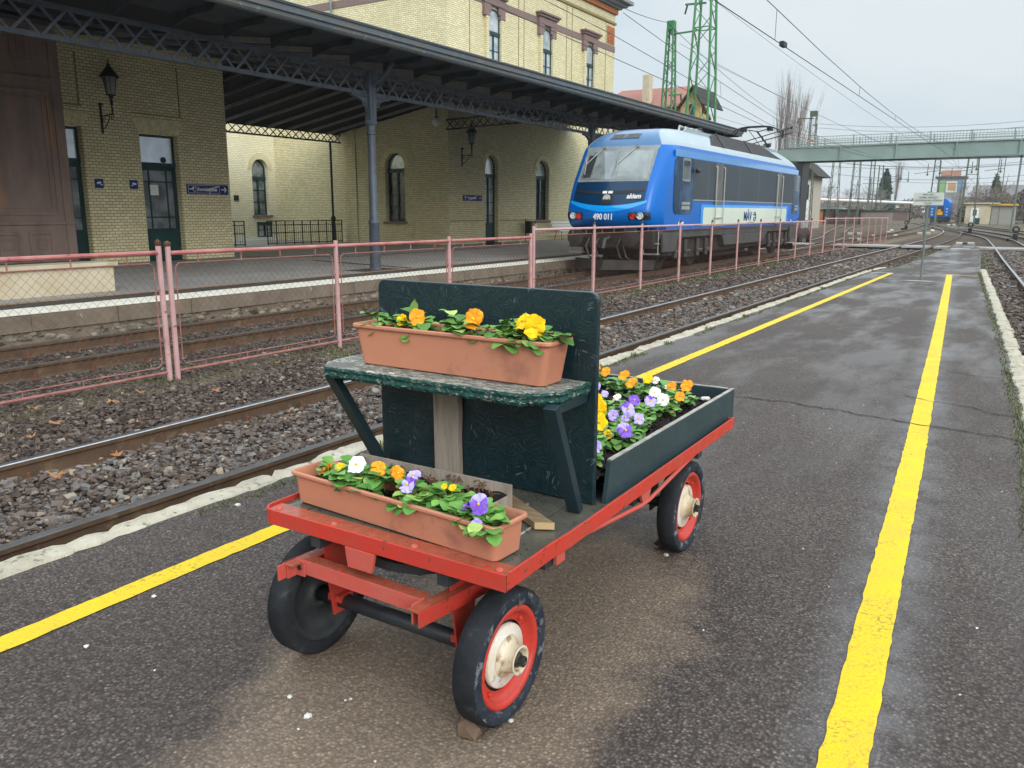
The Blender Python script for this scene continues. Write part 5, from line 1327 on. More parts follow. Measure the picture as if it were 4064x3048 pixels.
# wall lanterns
def lantern(y, zb, label):
    L = thing('wall_lantern', (WX,y,zb), label, 'lantern', 'old iron wall lanterns on the brick walls')
    xo = WX+.55; z0 = zb+.95
    m = MB(); m.box(WX,WX+.03,y-.03,y+.03,zb,zb+.78); m.box(WX,WX+.06,y-.05,y+.05,zb+.74,zb+.80)
    m.tube([(WX+.02,y,zb+.45),(xo+.06,y,zb+.48)],.018,6); m.tube([(WX+.02,y,zb+.12),(WX+.16,y,zb+.14),(WX+.33,y,zb+.30),(WX+.42,y,zb+.44)],.014,6)
    for (cx,cz,rr_) in ((WX+.13,zb+.34,.075),(xo-.02,zb+.38,.07)):
        m.tube([(cx+rr_*math.cos(t*.5)*(1-t*.05),y,cz+rr_*math.sin(t*.5)*(1-t*.05)) for t in range(0,13)],.010,5)
    m.tube([(xo,y,zb+.46),(xo,y,z0)],.022,8); m.lathe([(.05,-.22),(.03,-.18),(.05,-.14),(.03,-.10),(.07,0),(.07,.02)],(xo,y,z0),'z',8); m.build('bracket', blackiron, L)
    g = MB(); rb, rt_ = .11,.20; h = .48
    for k in range(6):
        t = PI/6+k*PI/3; g.tube([(xo+rb*math.cos(t),y+rb*math.sin(t),z0+.02),(xo+rt_*math.cos(t),y+rt_*math.sin(t),z0+h)],.010,5)
    g.lathe([(.12,.01),(.12,.03),(0,.03)],(xo,y,z0),'z',6); g.lathe([(.25,h-.01),(.25,h+.02),(.16,h+.14),(.08,h+.24),(.05,h+.28),(.06,h+.31),(.02,h+.35),(.015,h+.44),(0,h+.46)],(xo,y,z0),'z',12); g.build('lantern_frame', blackiron, L)
    q = MB(); q.lathe([(rb-.005,.03),(rt_-.012,h-.01)],(xo,y,z0),'z',6); q.build('glass', glass_dull, L)
lantern(13.72,3.55,'black iron wall lantern above the two small camera signs, on the left brick wing')
lantern(30.66,3.45,'black iron wall lantern beside the arched door, right of the brick corner')

# ------------------------------------------------------------------ writing helper
def text_mesh(s, size, mt, parent, origin, right, up_, align='LEFT', name='lettering', extr=.002, bold=0, squeeze=1, shear=0):
    cu = bpy.data.curves.new('txt','FONT'); cu.body = s; cu.size = size; cu.align_x = align; cu.extrude = extr; cu.offset = bold; cu.resolution_u = 3; cu.shear = shear
    ob = bpy.data.objects.new('txt', cu); COL.objects.link(ob)
    dg = bpy.context.evaluated_depsgraph_get(); dg.update(); me = bpy.data.meshes.new_from_object(ob.evaluated_get(dg)); bpy.data.objects.remove(ob)
    r_ = Vector(right).normalized(); u_ = Vector(up_).normalized(); n_ = r_.cross(u_); O = Vector(origin)
    off = Vector((0,0,0)); p = parent
    while p is not None: off += p.location; p = p.parent
    for v in me.vertices: v.co = O + r_*v.co.x*squeeze + u_*v.co.y + n_*v.co.z - off
    me.name = name; me.materials.clear(); me.materials.append(mt)
    o = bpy.data.objects.new(name, me); COL.objects.link(o); o.parent = parent; return o
def arrow(m, plane_x, y, z, s, ang, mi=0):
    c, sn = math.cos(ang), math.sin(ang)
    def T_(a,b): return (plane_x, y+a*c-b*sn, z+a*sn+b*c)
    def seg(a,b,w): m.bar(T_(*a),T_(*b),.004,w,up=(0,-(T_(*b)[2]-T_(*a)[2]),(T_(*b)[1]-T_(*a)[1])),m=mi)
    seg((-s,0),(s*.8,0),s*.28); seg((s*.25,s*.75),(s*.95,0),s*.3); seg((s*.25,-s*.75),(s*.95,0),s*.3)
# long blue sign with arrow
X0 = WX+.045
s1 = thing('direction_sign', (WX+.03,17.0,2.12), 'long blue direction sign with a right pointing arrow, right of the green door', 'sign', 'blue station signs')
m = MB(); m.box(WX+.012,WX+.04,16.25,17.77,1.98,2.27); m.build('panel', signblue, s1, bevel=.004)
m = MB()
for (a,b) in ((16.29,16.56),(16.60,17.44)):
    for z in (2.01,2.235): m.box(X0-.004,X0-.001,a,b,z,z+.008)
    for yy in (a,b-.008): m.box(X0-.004,X0-.001,yy,yy+.008,2.01,2.243)
arrow(m, X0, 17.60, 2.125, .10, 0)
m.bar((X0,16.33,2.13),(X0,16.50,2.13),.004,.03); m.bar((X0,16.44,2.15),(X0,16.51,2.20),.004,.035); m.bar((X0,16.45,2.09),(X0,16.52,2.05),.004,.012)
m.build('symbols', signwhite, s1)
text_mesh('Kormányablak', .155, signwhite, s1, (X0-.002,16.63,2.075), (0,1,0), (0,0,1), squeeze=.80, bold=.003)
m = MB(); m.bar((X0+.004,16.98,2.13),(X0+.004,17.42,2.22),.003,.022); m.bar((X0+.004,17.04,2.12),(X0+.004,17.10,1.82),.003,.022); m.build('tape', white_paint, s1)
s2 = thing('direction_sign', (WX+.03,31.4,2.07), 'smaller blue direction sign with an up arrow, left of the arched door', 'sign', 'blue station signs')
m = MB(); m.box(WX+.012,WX+.04,30.69,32.19,1.94,2.20); m.build('panel', signblue, s2, bevel=.004)
m = MB(); arrow(m, X0, 30.86, 2.07, .09, PI/2); m.bar((X0,31.98,2.08),(X0,32.10,2.08),.004,.03); m.bar((X0+.004,31.15,1.97),(X0+.004,31.75,2.17),.003,.02); m.build('symbols', signwhite, s2)
text_mesh('Kormányablak', .15, signwhite, s2, (X0-.002,31.04,2.03), (0,1,0), (0,0,1), squeeze=.78, bold=.003)
for (y0,sg,lb) in ((13.34,1,'small square blue camera sign below the wall lantern, left one of the pair'),(14.38,-1,'small square blue camera sign just left of the green door')):
    s = thing('camera_sign', (WX+.02,y0+.12,2.2), lb, 'sign', 'blue station signs')
    m = MB(); m.box(WX+.012,WX+.03,y0,y0+.25,2.08,2.33); m.build('panel', signblue, s, bevel=.003)
    m = MB(); m.bar((X0-.01,y0+.125-sg*.07,2.215),(X0-.01,y0+.125+sg*.05,2.235),.004,.05); m.bar((X0-.01,y0+.125+sg*.02,2.19),(X0-.01,y0+.125+sg*.09,2.165),.004,.02); m.build('camera_symbol', signwhite, s)
# bin, bench, railing, bollard things
bn = thing('litter_bin', (-21.6,36,0), 'black litter bin on a post against the brick wall, left of the bench', 'bin')
m = MB(); m.tube([(-21.6,35.55,0),(-21.6,35.55,1.1)],.025,8); m.build('post', blackiron, bn)
m = MB(); m.box(-21.75,-21.4,35.7,36.2,.38,1.0); m.build('bin', blackiron, bn, bevel=.02)
m = MB(); m.box(-21.4,-21.39,36.05,36.3,.62,.85); m.build('sticker', white_paint, bn)
bh = thing('bench', (-21.3,39.2,0), 'pale slatted bench by the brick wall, half hidden behind the nose of the locomotive', 'bench')
for z, x in ((.46,-21.1),(.47,-21.25),(.58,-21.5),(.72,-21.55),(.86,-21.6)):
    m = MB(); m.box(x-.06,x+.06,38.1,41.0,z,z+.04) if z < .5 else m.box(x-.02,x+.02,38.1,41.0,z,z+.10); m.build('slat', white_paint, bh)
for y in (38.35,40.7):
    m = MB(); m.tube([(-21.05,y,0),(-21.1,y,.45),(-21.5,y,.46),(-21.62,y,.95)],.02,6); m.tube([(-21.4,y,.45),(-21.5,y,0)],.02,6); m.build('leg', blackiron, bh)
m = MB(); m.box(-20.2,-19.8,29.9,30.5,.005,.12); tag(m.build('doormat_grille', blackiron), 'low black drain box on the paving in front of the brick corner', 'drain')
def railing(y0, y1, label, gate=False):
    t = thing('iron_railing', (-28.3,(y0+y1)/2,0), label, 'railing', 'black iron railings in the passage')
    m = MB(); x = -28.3
    for z in (.06,.52,.86,1.03): m.bar((x,y0,z),(x,y1,z),.03,.035)
    m.build('rails', blackiron, t)
    n = max(2,round((y1-y0)/.52))
    for i in range(n+1):
        yy = y0+(y1-y0)*i/n; q = MB(); q.box(x-.02,x+.02,yy-.018,yy+.018,0,1.04); q.build('post', blackiron, t)
    q = MB()
    for i in range(n):
        a = y0+(y1-y0)*i/n; b = y0+(y1-y0)*(i+1)/n
        for k in (1,2,3): yy = a+(b-a)*k/4; q.bar((x,yy,.06),(x,yy,.86),.012,.012,up=(0,1,0))
        cx = (a+b)/2
        for s in (-1,1): q.tube([(x,cx+s*.07*math.cos(t_*.6),.93+.04*math.sin(t_*.6)) for t_ in range(6)],.007,4)
    q.build('infill_bars', blackiron, t)
railing(24.85,29.45,'long black iron railing across the passage in front of the pale courtyard wall')
railing(22.6,23.6,'short black iron gate beside the end of the left brick wing')
m = MB(); m.box(-32.99,-32.92,27.0,27.25,1.95,2.2); tag(m.build('wall_box', blackiron), 'small black box on the pale courtyard wall left of the arched window', 'box')
# ------------------------------------------------------------------ locomotive
LM = 30.3
LO = thing('electric_locomotive', (-10.45,LM,-.27), 'blue electric locomotive with a cream side panel, waiting at the station platform', 'locomotive')
ZL = [.98,1.08,1.2,1.38,1.6,1.8,2.0,2.2,2.35,2.55,2.8,3.05,3.25,3.38,3.5,3.62,3.74,3.84,3.92,3.96]
def li(tab, z):
    for (z0,a),(z1,b) in zip(tab, tab[1:]):
        if z <= z1: return a+(b-a)*max(0,(z-z0))/(z1-z0)
    return tab[-1][1]
YFT = [(.98,21.95),(1.08,21.72),(1.2,21.60),(1.38,21.53),(1.6,21.56),(2.0,21.72),(2.35,21.90),(3.38,22.62),(3.5,22.72),(3.62,22.86),(3.74,23.05),(3.84,23.32),(3.92,23.7),(3.96,24.2)]
WT = [(.98,1.49),(3.25,1.50),(3.38,1.47),(3.5,1.38),(3.62,1.26),(3.74,1.13),(3.84,1.02),(3.92,.92),(3.96,.84)]
def fy(x, z):
    w = li(WT,z); xf = w*.79; yf = li(YFT,z); ax = abs(x)
    if ax <= xf: return yf+.12*(ax/xf)**2
    t = min(1,(ax-xf)/(w-xf)); return yf+.12+.62*t**2.0
NX = 25
def body_grid(end):
    m = MB(); base = []
    for z in ZL:
        w = li(WT,z); row = []
        for i in range(NX):
            u = -1+2*i/(NX-1); s = math.copysign(abs(u)**.8,u); x = s*w; y = fy(x,z)
            yy = y if end < 0 else 2*LM-y
            row.append((-10.45+x,yy,z))
        base.append(row)
    for r_ in base: m.v += r_
    for j in range(len(ZL)-1):
        dome = ZL[j] >= 3.36
        for i in range(NX-1): a = j*NX+i; m.f.append((a,a+1,a+NX+1,a+NX)); m.m.append(1 if dome and 3 <= i < NX-4 else (2 if dome else 0))
    return m
def side_pts(z, s):
    w = li(WT,z); y0 = fy(w,z); return (-10.45+s*w, y0, z), (-10.45+s*w, 2*LM-y0, z)
bodyo = None
m = body_grid(-1); m2 = body_grid(1); m.add(m2.v, m2.f, 0); m.m[-len(m2.f):] = m2.m
for s in (-1,1):
    for z0, z1 in zip(ZL, ZL[1:]):
        a, b = side_pts(z0,s); c, d = side_pts(z1,s); m.add([a,b,d,c],[(0,1,2,3)], 2 if z0 >= 3.36 else 0)
a, b = side_pts(ZL[-1],-1); c, d = side_pts(ZL[-1],1)
m.add([a,b,d,c],[(0,1,2,3)],2)
bodyo = m.build('body', [locoblue, locodome, locoroof], LO, smooth=True, normals=True)
bodyo.modifiers.new('es','EDGE_SPLIT').split_angle = R(30)
def fpatch(name, x0, x1, zf0, zf1, mt, off=.012, nx=16, nz=8, parent=LO, fn0=None, fn1=None, end=-1, thick=True):
    m = MB()
    for j in range(nz+1):
        for i in range(nx+1):
            x = x0+(x1-x0)*i/nx; za = fn0(x) if fn0 else zf0; zb_ = fn1(x) if fn1 else zf1
            z = za+(zb_-za)*j/nz; y = fy(x,z)-off; y = y if end < 0 else 2*LM-y; m.v.append((-10.45+x,y,z))
    for j in range(nz):
        for i in range(nx): a = j*(nx+1)+i; m.f.append((a,a+1,a+nx+2,a+nx+1)); m.m.append(0)
    # rim back to the body
    return m.build(name, mt, parent, smooth=True, normals=False)
for e in (-1,1):
    fpatch('grille_band', -1.13,1.13,1.70,2.32,loconavy,.010,end=e,fn0=lambda x:1.66+.13*(x/1.1)**2,fn1=lambda x:2.34)
    fpatch('light_band', -1.2,1.2,1,1,locoblue2,.011,end=e,fn0=lambda x:1.48+.22*(x/1.1)**2,fn1=lambda x:1.655+.13*(x/1.1)**2)
    fpatch('windscreen_frame', -1.13,1.13,2.34,3.36,rimgrey,.014,end=e)
    fpatch('windscreen', -1.06,-.03,2.40,3.22,windscreen,.022,end=e); fpatch('windscreen', .03,1.06,2.40,3.22,windscreen,.022,end=e)
    fpatch('blind', .08,.95,2.42,2.5,rimgrey,.026,end=e)
fpatch('seat_shadow', -1.0,-.72,2.46,3.12,blackpaint,.024)
fpatch('dark_surround', -1.16,1.16,3.28,3.37,rimgrey,.016)
fpatch('air_intake_frame', -.52,.42,3.585,3.76,loconavy,.012)
fpatch('air_intake', -.46,-.12,3.61,3.74,under_grey,.018); fpatch('air_intake', .03,.36,3.61,3.74,under_grey,.018)
fpatch('black_grille', -1.08,-.2,2.06,2.12,blackiron,.018,fn0=lambda x:1.98+.07*(x/1.1)**2,fn1=lambda x:2.06+.07*(x/1.1)**2)
fpatch('black_grille', .2,1.08,2.06,2.12,blackiron,.018,fn0=lambda x:1.98+.07*(x/1.1)**2,fn1=lambda x:2.06+.07*(x/1.1)**2)
def lampy(name, x, z, r_, mt, parent=LO):
    m = MB(); y = fy(x,z)-.02; m.lathe([(r_*1.12,.03),(r_*1.12,-.01),(r_,-.012),(r_*.9,.004),(r_*.5,-.004),(0,-.010)], (-10.45+x,y,z), 'y', 20); return m.build(name, mt, parent, smooth=True)
fpatch('lamp_cluster', -1.32,-.72,1.27,1.47,blackiron,.013); fpatch('lamp_cluster', .72,1.32,1.27,1.47,blackiron,.013)
for x in (-1.06,1.06): lampy('headlamp', x, 1.37, .085, lampglass)
for x in (-.85,.85): lampy('tail_lamp', x, 1.36, .075, redlamp)
lampy('headlamp', 0, 1.86, .10, lampglass)
for x in (-.09,.09): fpatch('marker_lamp', x-.07,x+.07,2.0,2.07,white_paint,.024,3,2)
fpatch('lamp_mount', -.17,.17,1.72,2.1,blackiron,.015,4,4)
for (x,d) in ((-.55,-.5),(.5,-.5)):
    m = MB(); P = lambda x_,z_: (-10.45+x_, fy(x_,z_)-.05, z_)
    m.tube([P(x,3.34),P(x+d*.45,3.1),P(x+d*.9,2.86)],.014,6); m.tube([P(x+d*.9-.1,3.05),P(x+d*.9,2.86),P(x+d*.9+.06,2.55)],.010,6); m.box(-10.45+x-.06,-10.45+x+.06,fy(x,3.34)-.08,fy(x,3.34)-.02,3.31,3.38)
    m.build('wiper', steelgrey, LO)
text_mesh('490 011', .235, signwhite, LO, (-10.47,fy(0,1.25)-.10,1.27), (1,0,0), (0,0,1), 'CENTER', 'number', .004, .006, .82)
text_mesh('akiem', .19, signwhite, LO, (-10.45+.60,fy(.95,1.86)-.055,1.86), (1,.02,0), (0,.25,1), 'LEFT', 'emblem', .004, .007, .95, .25)
# side paint, east side
XS = -8.95+.006
def spatch(name, y0, y1, z0, z1, mt, x=XS, r_=0, parent=LO, th=.006, corners=(1,1,1,1)):
    pts = []
    for k, (cx, cy, a0) in enumerate(((y1-r_,z1-r_,0),(y0+r_,z1-r_,90),(y0+r_,z0+r_,180),(y1-r_,z0+r_,270))):
        if r_ and corners[k]:
            for q in range(6): pts.append((cx+r_*math.cos(R(a0+q*18)), cy+r_*math.sin(R(a0+q*18))))
        else: pts.append((y1 if a0 in (0,270) else y0, z1 if a0 in (0,90) else z0))
    m = MB(); m.prism(pts, 'x', x-th, x); return m.build(name, mt, parent)
spatch('sky_sheen_band', 23.0,37.6,3.07,3.27,locoside,XS+.001)  # strip of blue side with the sky reflection painted in
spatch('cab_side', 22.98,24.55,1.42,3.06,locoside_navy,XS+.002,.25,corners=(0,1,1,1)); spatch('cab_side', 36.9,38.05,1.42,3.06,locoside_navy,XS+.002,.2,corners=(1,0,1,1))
spatch('side_panel', 24.56,36.88,1.84,3.05,locogrey,XS+.001)
for y in (25.9,29.2,31.6): spatch('panel_seam', y,y+.012,1.86,3.03,rimgrey,XS+.004,th=.002)
spatch('waist_rail', 24.56,36.8,1.83,1.865,steelgrey,XS+.012)
spatch('blue_stripe', 25.35,36.15,1.05,1.72,locoblue2,XS+.002,.12,corners=(1,1,0,0))
spatch('cream_panel', 25.58,35.92,1.05,1.63,lococream,XS+.006,.14,corners=(1,1,0,0))
for (ya,yb) in ((26.62,27.36),(34.18,34.88)):
    d = spatch('door', ya,yb,1.72,3.04,doorgrime,XS+.010)
    for yy in (ya-.03,yb+.03):
        m = MB(); m.tube([(XS+.06,yy,1.02),(XS+.06,yy,2.9),(XS+.01,yy,2.94)],.018,6); m.build('handrail', steelgrey, d)
    m = MB(); m.box(XS,XS+.05,ya,yb,1.28,1.31); m.box(XS,XS+.05,ya,yb,1.03,1.06); m.build('step', steelgrey, d)
for (ya,yb) in ((23.68,24.22),(37.35,37.8)):
    w = spatch('cab_window_frame', ya-.05,yb+.05,2.38,3.05,rimgrey,XS+.006,.06); spatch('cab_window', ya,yb,2.45,2.98,glass,XS+.012,.05,w)
    v = spatch('vent', ya-.05,yb+.08,1.56,1.66,steelgrey,XS+.012); spatch('vent', ya-.05,yb+.08,1.70,1.78,steelgrey,XS+.012)
m = MB(); m.blob((XS+.08,24.72,2.72),.075,2,0); m.build('mirror_camera', blackpaint, LO, smooth=True)
text_mesh('MÁV', .45, textblue, LO, (XS+.014,29.90,1.19), (0,1,0), (0,0,1), 'LEFT', 'company_name', .003, .006, 1.08)
m = MB(); cy, cz = 31.28, 1.33
m.tube([(XS+.008,cy+.14*math.cos(R(a)),cz+.16*math.sin(R(a))) for a in range(-150,151,20)],.020,6)
m.bar((XS+.008,cy-.20,cz+.06),(XS+.008,cy+.12,cz+.06),.006,.045); m.bar((XS+.008,cy-.12,cz-.05),(XS+.008,cy+.20,cz-.05),.006,.045); m.build('emblem', textblue, LO)
text_mesh('A MÁV-CSOPORT TAGJA', .07, textblue, LO, (XS+.012,30.5,1.08), (0,1,0), (0,0,1), 'LEFT', 'lettering', .003, .001, 1)
text_mesh('akiem', .20, signwhite, LO, (XS+.006,23.4,1.10), (0,1,0), (0,0,1), 'LEFT', 'emblem', .003, .005, .95, .25)
text_mesh('akiem', .09, signwhite, LO, (XS+.006,36.7,1.12), (0,1,0), (0,0,1), 'LEFT', 'emblem', .003, .003, 1)
# west side simple colours
spatch('side_panel', 24.56,36.88,1.84,3.05,locogrey,-11.95)
# roof equipment
under_dk = mat('sooty_roof',(.032,.030,.032),.7,c2=(.05,.045,.045))
m = MB()
for s in (-1,1): m.prism([(25.0,3.92),(36.5,3.92),(36.0,4.05),(25.5,4.05)], 'x', -10.45+s*.86-.02, -10.45+s*.86+.02)
m.build('roof_edge', locoroof, LO)
m = MB(); zt_ = 4.07
vs = [(-11.73,26.6,3.60),(-9.17,26.6,3.60),(-9.17,35.6,3.60),(-11.73,35.6,3.60),(-11.4,27.9,zt_),(-9.5,27.9,zt_),(-9.5,33.4,zt_),(-11.4,33.4,zt_)]
m.add(vs,[(0,3,2,1),(4,5,6,7),(0,1,5,4),(1,2,6,5),(2,3,7,6),(3,0,4,7)]); m.build('roof_housing', under_dk, LO)
for yy in (28.0,31.2):
    m = MB(); m.bar((-9.14,yy,3.62),(-9.49,yy,4.09),.06,.02); m.box(-11.2,-9.7,yy,yy+2.4,4.071,4.10); m.build('roof_louvre', under_grey, LO)
for k in range(4):
    m = MB(); y = 25.2+k*.5; m.tube([(-9.75,y,3.93),(-9.75,y+.1,4.12),(-9.9,y+.9,4.14),(-9.95,y+1.2,3.95)],.035,8); m.build('air_pipe', steelgrey, LO)
for (x,y) in ((-9.9,27.7),(-10.9,27.6),(-9.9,35.4),(-10.9,35.4),(-10.4,35.9)):
    m = MB(); m.lathe([(.05,3.94),(.09,3.98),(.05,4.02),(.09,4.06),(.05,4.10),(.08,4.14),(.04,4.2)], (x,y,0), 'z', 10); m.build('insulator', insul, LO)
under_dk = mat('sooty_roof',(.03,.028,.03),.7) if 'sooty_roof' not in MATS else MATS['sooty_roof']
px = -10.45
pm = MB(); pm.box(px-.5,px+.5,35.6,37.0,4.0,4.06); pm.box(px-.1,px+.1,36.2,36.6,4.06,4.16)
pm.bar((px,36.4,4.12),(px,37.9,4.40),.14,.12); pm.bar((px,37.7,4.36),(px,38.0,4.42),.26,.16)
pm.tube([(px,37.9,4.40),(px,36.9,4.66),(px-.02,36.2,4.86)],.035,6); pm.tube([(px,36.4,4.86),(px-.55,36.1,4.95)],.02,6); pm.tube([(px,36.4,4.86),(px+.55,36.1,4.95)],.02,6); pm.tube([(px,37.3,4.14),(px-.35,36.1,4.92)],.014,6)
for yy in (35.9,36.25):
    pm.tube([(px-.98,yy,4.74),(px-.88,yy,4.90),(px-.62,yy,5.00),(px-.3,yy,5.035),(px+.3,yy,5.035),(px+.62,yy,5.00),(px+.88,yy,4.90),(px+.98,yy,4.74)],.028,6)
for xx in (-.62,-.5,.5,.62): pm.box(px+xx-.02,px+xx+.02,35.88,36.28,4.84,5.02)
pm.build('pantograph', blackiron, LO)
fm = MB(); fm.box(px-.45,px+.45,26.2,27.2,4.06,4.10); fm.tube([(px-.3,26.3,4.12),(px-.3,28.4,4.30)],.025,6); fm.tube([(px+.3,26.3,4.12),(px+.3,28.4,4.30)],.025,6); fm.build('folded_pantograph', blackiron, LO)
# underframe and running gear
m = MB(); m.box(-11.85,-9.05,22.2,38.4,.72,.975); m.build('solebar', under_grey, LO, bevel=.02)
m = MB(); m.box(-11.7,-9.2,22.6,38.0,.2,.72); m.build('dark_underframe', under_m, LO)
for ya in (22.35,36.9):
    m = MB(); m.prism([(ya,.88),(ya+1.3,.88),(ya+.95,.34),(ya+.05,.34)], 'x', -9.04, -8.97); m.build('skirt', under_grey, LO, bevel=.01)
m = MB(); m.prism([(27.75,.72),(33.45,.72),(32.7,.36),(28.05,.36)], 'x', -9.3, -8.99); m.box(-9.05,-8.985,30.0,30.15,.48,.6); m.build('battery_box', under_grey, LO, bevel=.02)
m = MB(); m.box(-11.2,-9.5,28.4,32.2,-.05,.36); m.build('transformer', under_m, LO, bevel=.03)
for ya in (23.75,26.5,34.15,36.9):
    for x, s in ((-9.70,1),(-11.20,-1)):
        m = MB(); m.lathe([(.2,.06),(.22,.02),(.45,.0),(.50,.05),(.60,.06),(.60,-.07),(.63,-.075),(.63,-.10),(0,-.10)], (x,ya,.33), 'x', 36, 0, s); m.lathe([(.15,.08),(.15,.18),(.12,.20),(0,.2)], (x,ya,.33), 'x', 16, 0, s)
        m.build('wheel', under_m, LO, smooth=True)
for y0 in (23.1,33.5):
    for x in (-9.32,-11.58):
        m = MB(); m.prism([(y0,.62),(y0+4.1,.62),(y0+4.1,.35),(y0+3.2,.30),(y0+2.7,.08),(y0+1.4,.08),(y0+.9,.30),(y0,.35)], 'x', x-.10, x+.10); m.build('bogie_frame', under_m, LO, bevel=.02)
    for yy in (y0+.65,y0+1.5,y0+2.6,y0+3.4):
        m = MB(); m.tube([(-9.14,yy,.66),(-9.14,yy+.03,.12)],.07,8); m.tube([(-9.1,yy-.1,.30),(-9.1,yy+.35,.30)],.045,8); m.build('damper', under_grey, LO)
def front_gear(sgn):
    Y = lambda y: y if sgn < 0 else 2*LM-y
    g = MB(); a, b = Y(21.95), Y(22.4); g.box(-11.8,-9.1,min(a,b),max(a,b),.45,.98); g.build('buffer_beam', under_m, LO, bevel=.02)
    for x in (-11.33,-9.58):
        q = MB(); q.lathe([(.12,0),(.12,.35),(.09,.36),(.09,.5),(.26,.52),(.26,.56),(0,.60)], (x,Y(22.0),.77), 'y', 20, 0, -1 if sgn < 0 else 1); q.build('buffer', under_m, LO)
    q = MB(); q.tube([(-10.45,Y(21.9),.75),(-10.45,Y(21.6),.7),(-10.45,Y(21.5),.45)],.05,8)
    for x in (-10.8,-10.1,-9.9,-11.1): q.tube([(x,Y(21.9),.72),(x-.02,Y(21.72),.5),(x+.08,Y(21.75),.2),(x+.1,Y(21.9),.15)],.025,6)
    q.build('coupling_hoses', under_grey, LO)
    q = MB()
    pl = [(-11.75,22.3),(-10.45,21.55),(-9.15,22.3)]
    for (xa,ya),(xb,yb) in zip(pl,pl[1:]): q.add([(xa,Y(ya),.12),(xb,Y(yb),.12),(xb,Y(yb)+(.12*sgn),-.16),(xa,Y(ya)+(.12*sgn),-.16)],[(0,1,2,3)])
    q.build('snow_plough', under_m, LO, solid=.02)
    for x in (-9.25,-11.65):
        q = MB()
        for z in (.58,.28): q.box(x-.22,x+.22,min(Y(22.05),Y(22.3)),max(Y(22.05),Y(22.3)),z,z+.03)
        for xx in (x-.22,x+.22): q.tube([(xx,Y(22.15),.95),(xx,Y(22.15),.28)],.014,5)
        q.build('cab_step', steelgrey, LO)
front_gear(-1); front_gear(1)

# ------------------------------------------------------------------ warning sign on the platform
SG = thing('warning_sign', (-2.02,20.5,0), 'faded white warning board on a thin leaning pole standing on the platform', 'sign')
m = MB(); m.tube([(-2.02,20.5,0),(-2.05,20.52,1.95)],.024,10); m.build('pole', polegreen, SG)
rz = .0
m = MB(); pts = rrect(-2.335,-1.735,1.655,1.925,.03,(1,1)); m.prism(pts, 'y', 20.46, 20.468); m.build('board', signboard, SG)
for i, s in enumerate(('MÁV ZRT.','ÜZEMI TERÜLET!','IDEGENEKNEK ÁTJÁRNI','TILOS!')):
    text_mesh(s, .054, textgrey, SG, (-2.035,20.457,1.865-i*.063), (1,0,0), (0,0,1), 'CENTER', 'lettering', .001, .0008, .95)

# ------------------------------------------------------------------ footbridge
FB = thing('footbridge', (-8,80,6), 'pale green steel footbridge crossing over all the tracks', 'bridge')
for yy, nm in ((78.0,'girder'),(80.8,'girder')):
    m = MB(); m.prism([(-18.7,6.0),(30,6.08),(30,7.24),(-18.8,7.1),(-19.9,7.1),(-21.6,6.65),(-24,5.2),(-24,4.4),(-20.2,6.0)], 'y', yy, yy+.10)
    m.box(-19.8,30,yy-.12,yy+.2,7.14,7.20); m.box(-18.6,30,yy-.14,yy+.22,5.94,6.0)
    for k in range(10):
        x = -15.1+k*4.5; m.box(x-.05,x+.05,yy-.12,yy-.001,6.0,7.14)
    m.build(nm, bridgegreen, FB)
m = MB(); m.box(-19.8,30,78.15,80.75,6.9,7.0); m.build('deck', concrete_dark, FB)
for yy in (77.92,80.95):
    m = MB()
    for z in (7.45,7.62,8.02): m.bar((-20.1,yy,z),(30,yy,z+.03),.04,.05)
    m.build('handrail', bridgegreen, FB)
    m = MB(); k = -20.1
    while k < 30:
        m.box(k-.014,k+.014,yy-.01,yy+.01,7.2,8.03); k += .24
    m.build('railing_infill', bridgerail, FB)
    k = -20.1
    while k < 30:
        q = MB(); q.box(k-.05,k+.05,yy-.05,yy+.05,7.16,8.08); q.build('railing_post', bridgegreen, FB); k += 3.0
m = MB(); m.box(-18.75,-18.25,78.2,80.6,GZ,5.95); m.build('pier', blackpaint, FB)
m = MB(); m.box(9.0,9.5,78.2,80.6,GZ,5.95); m.build('pier', blackpaint, FB)
m = MB(); m.prism([(-24,4.4),(-24,5.1),(-33,.6),(-33,-.1)], 'y', 78.0, 78.1); m.prism([(-24,4.4),(-24,5.1),(-33,.6),(-33,-.1)], 'y', 80.8, 80.9); m.build('stairs', bridgegreen, FB)
m = MB(); m.box(-17.9,-17.4,77.6,77.66,7.55,7.8); tag(m.build('orange_plate', orange_line), 'small orange plate fixed to the left end of the footbridge railing', 'plate')

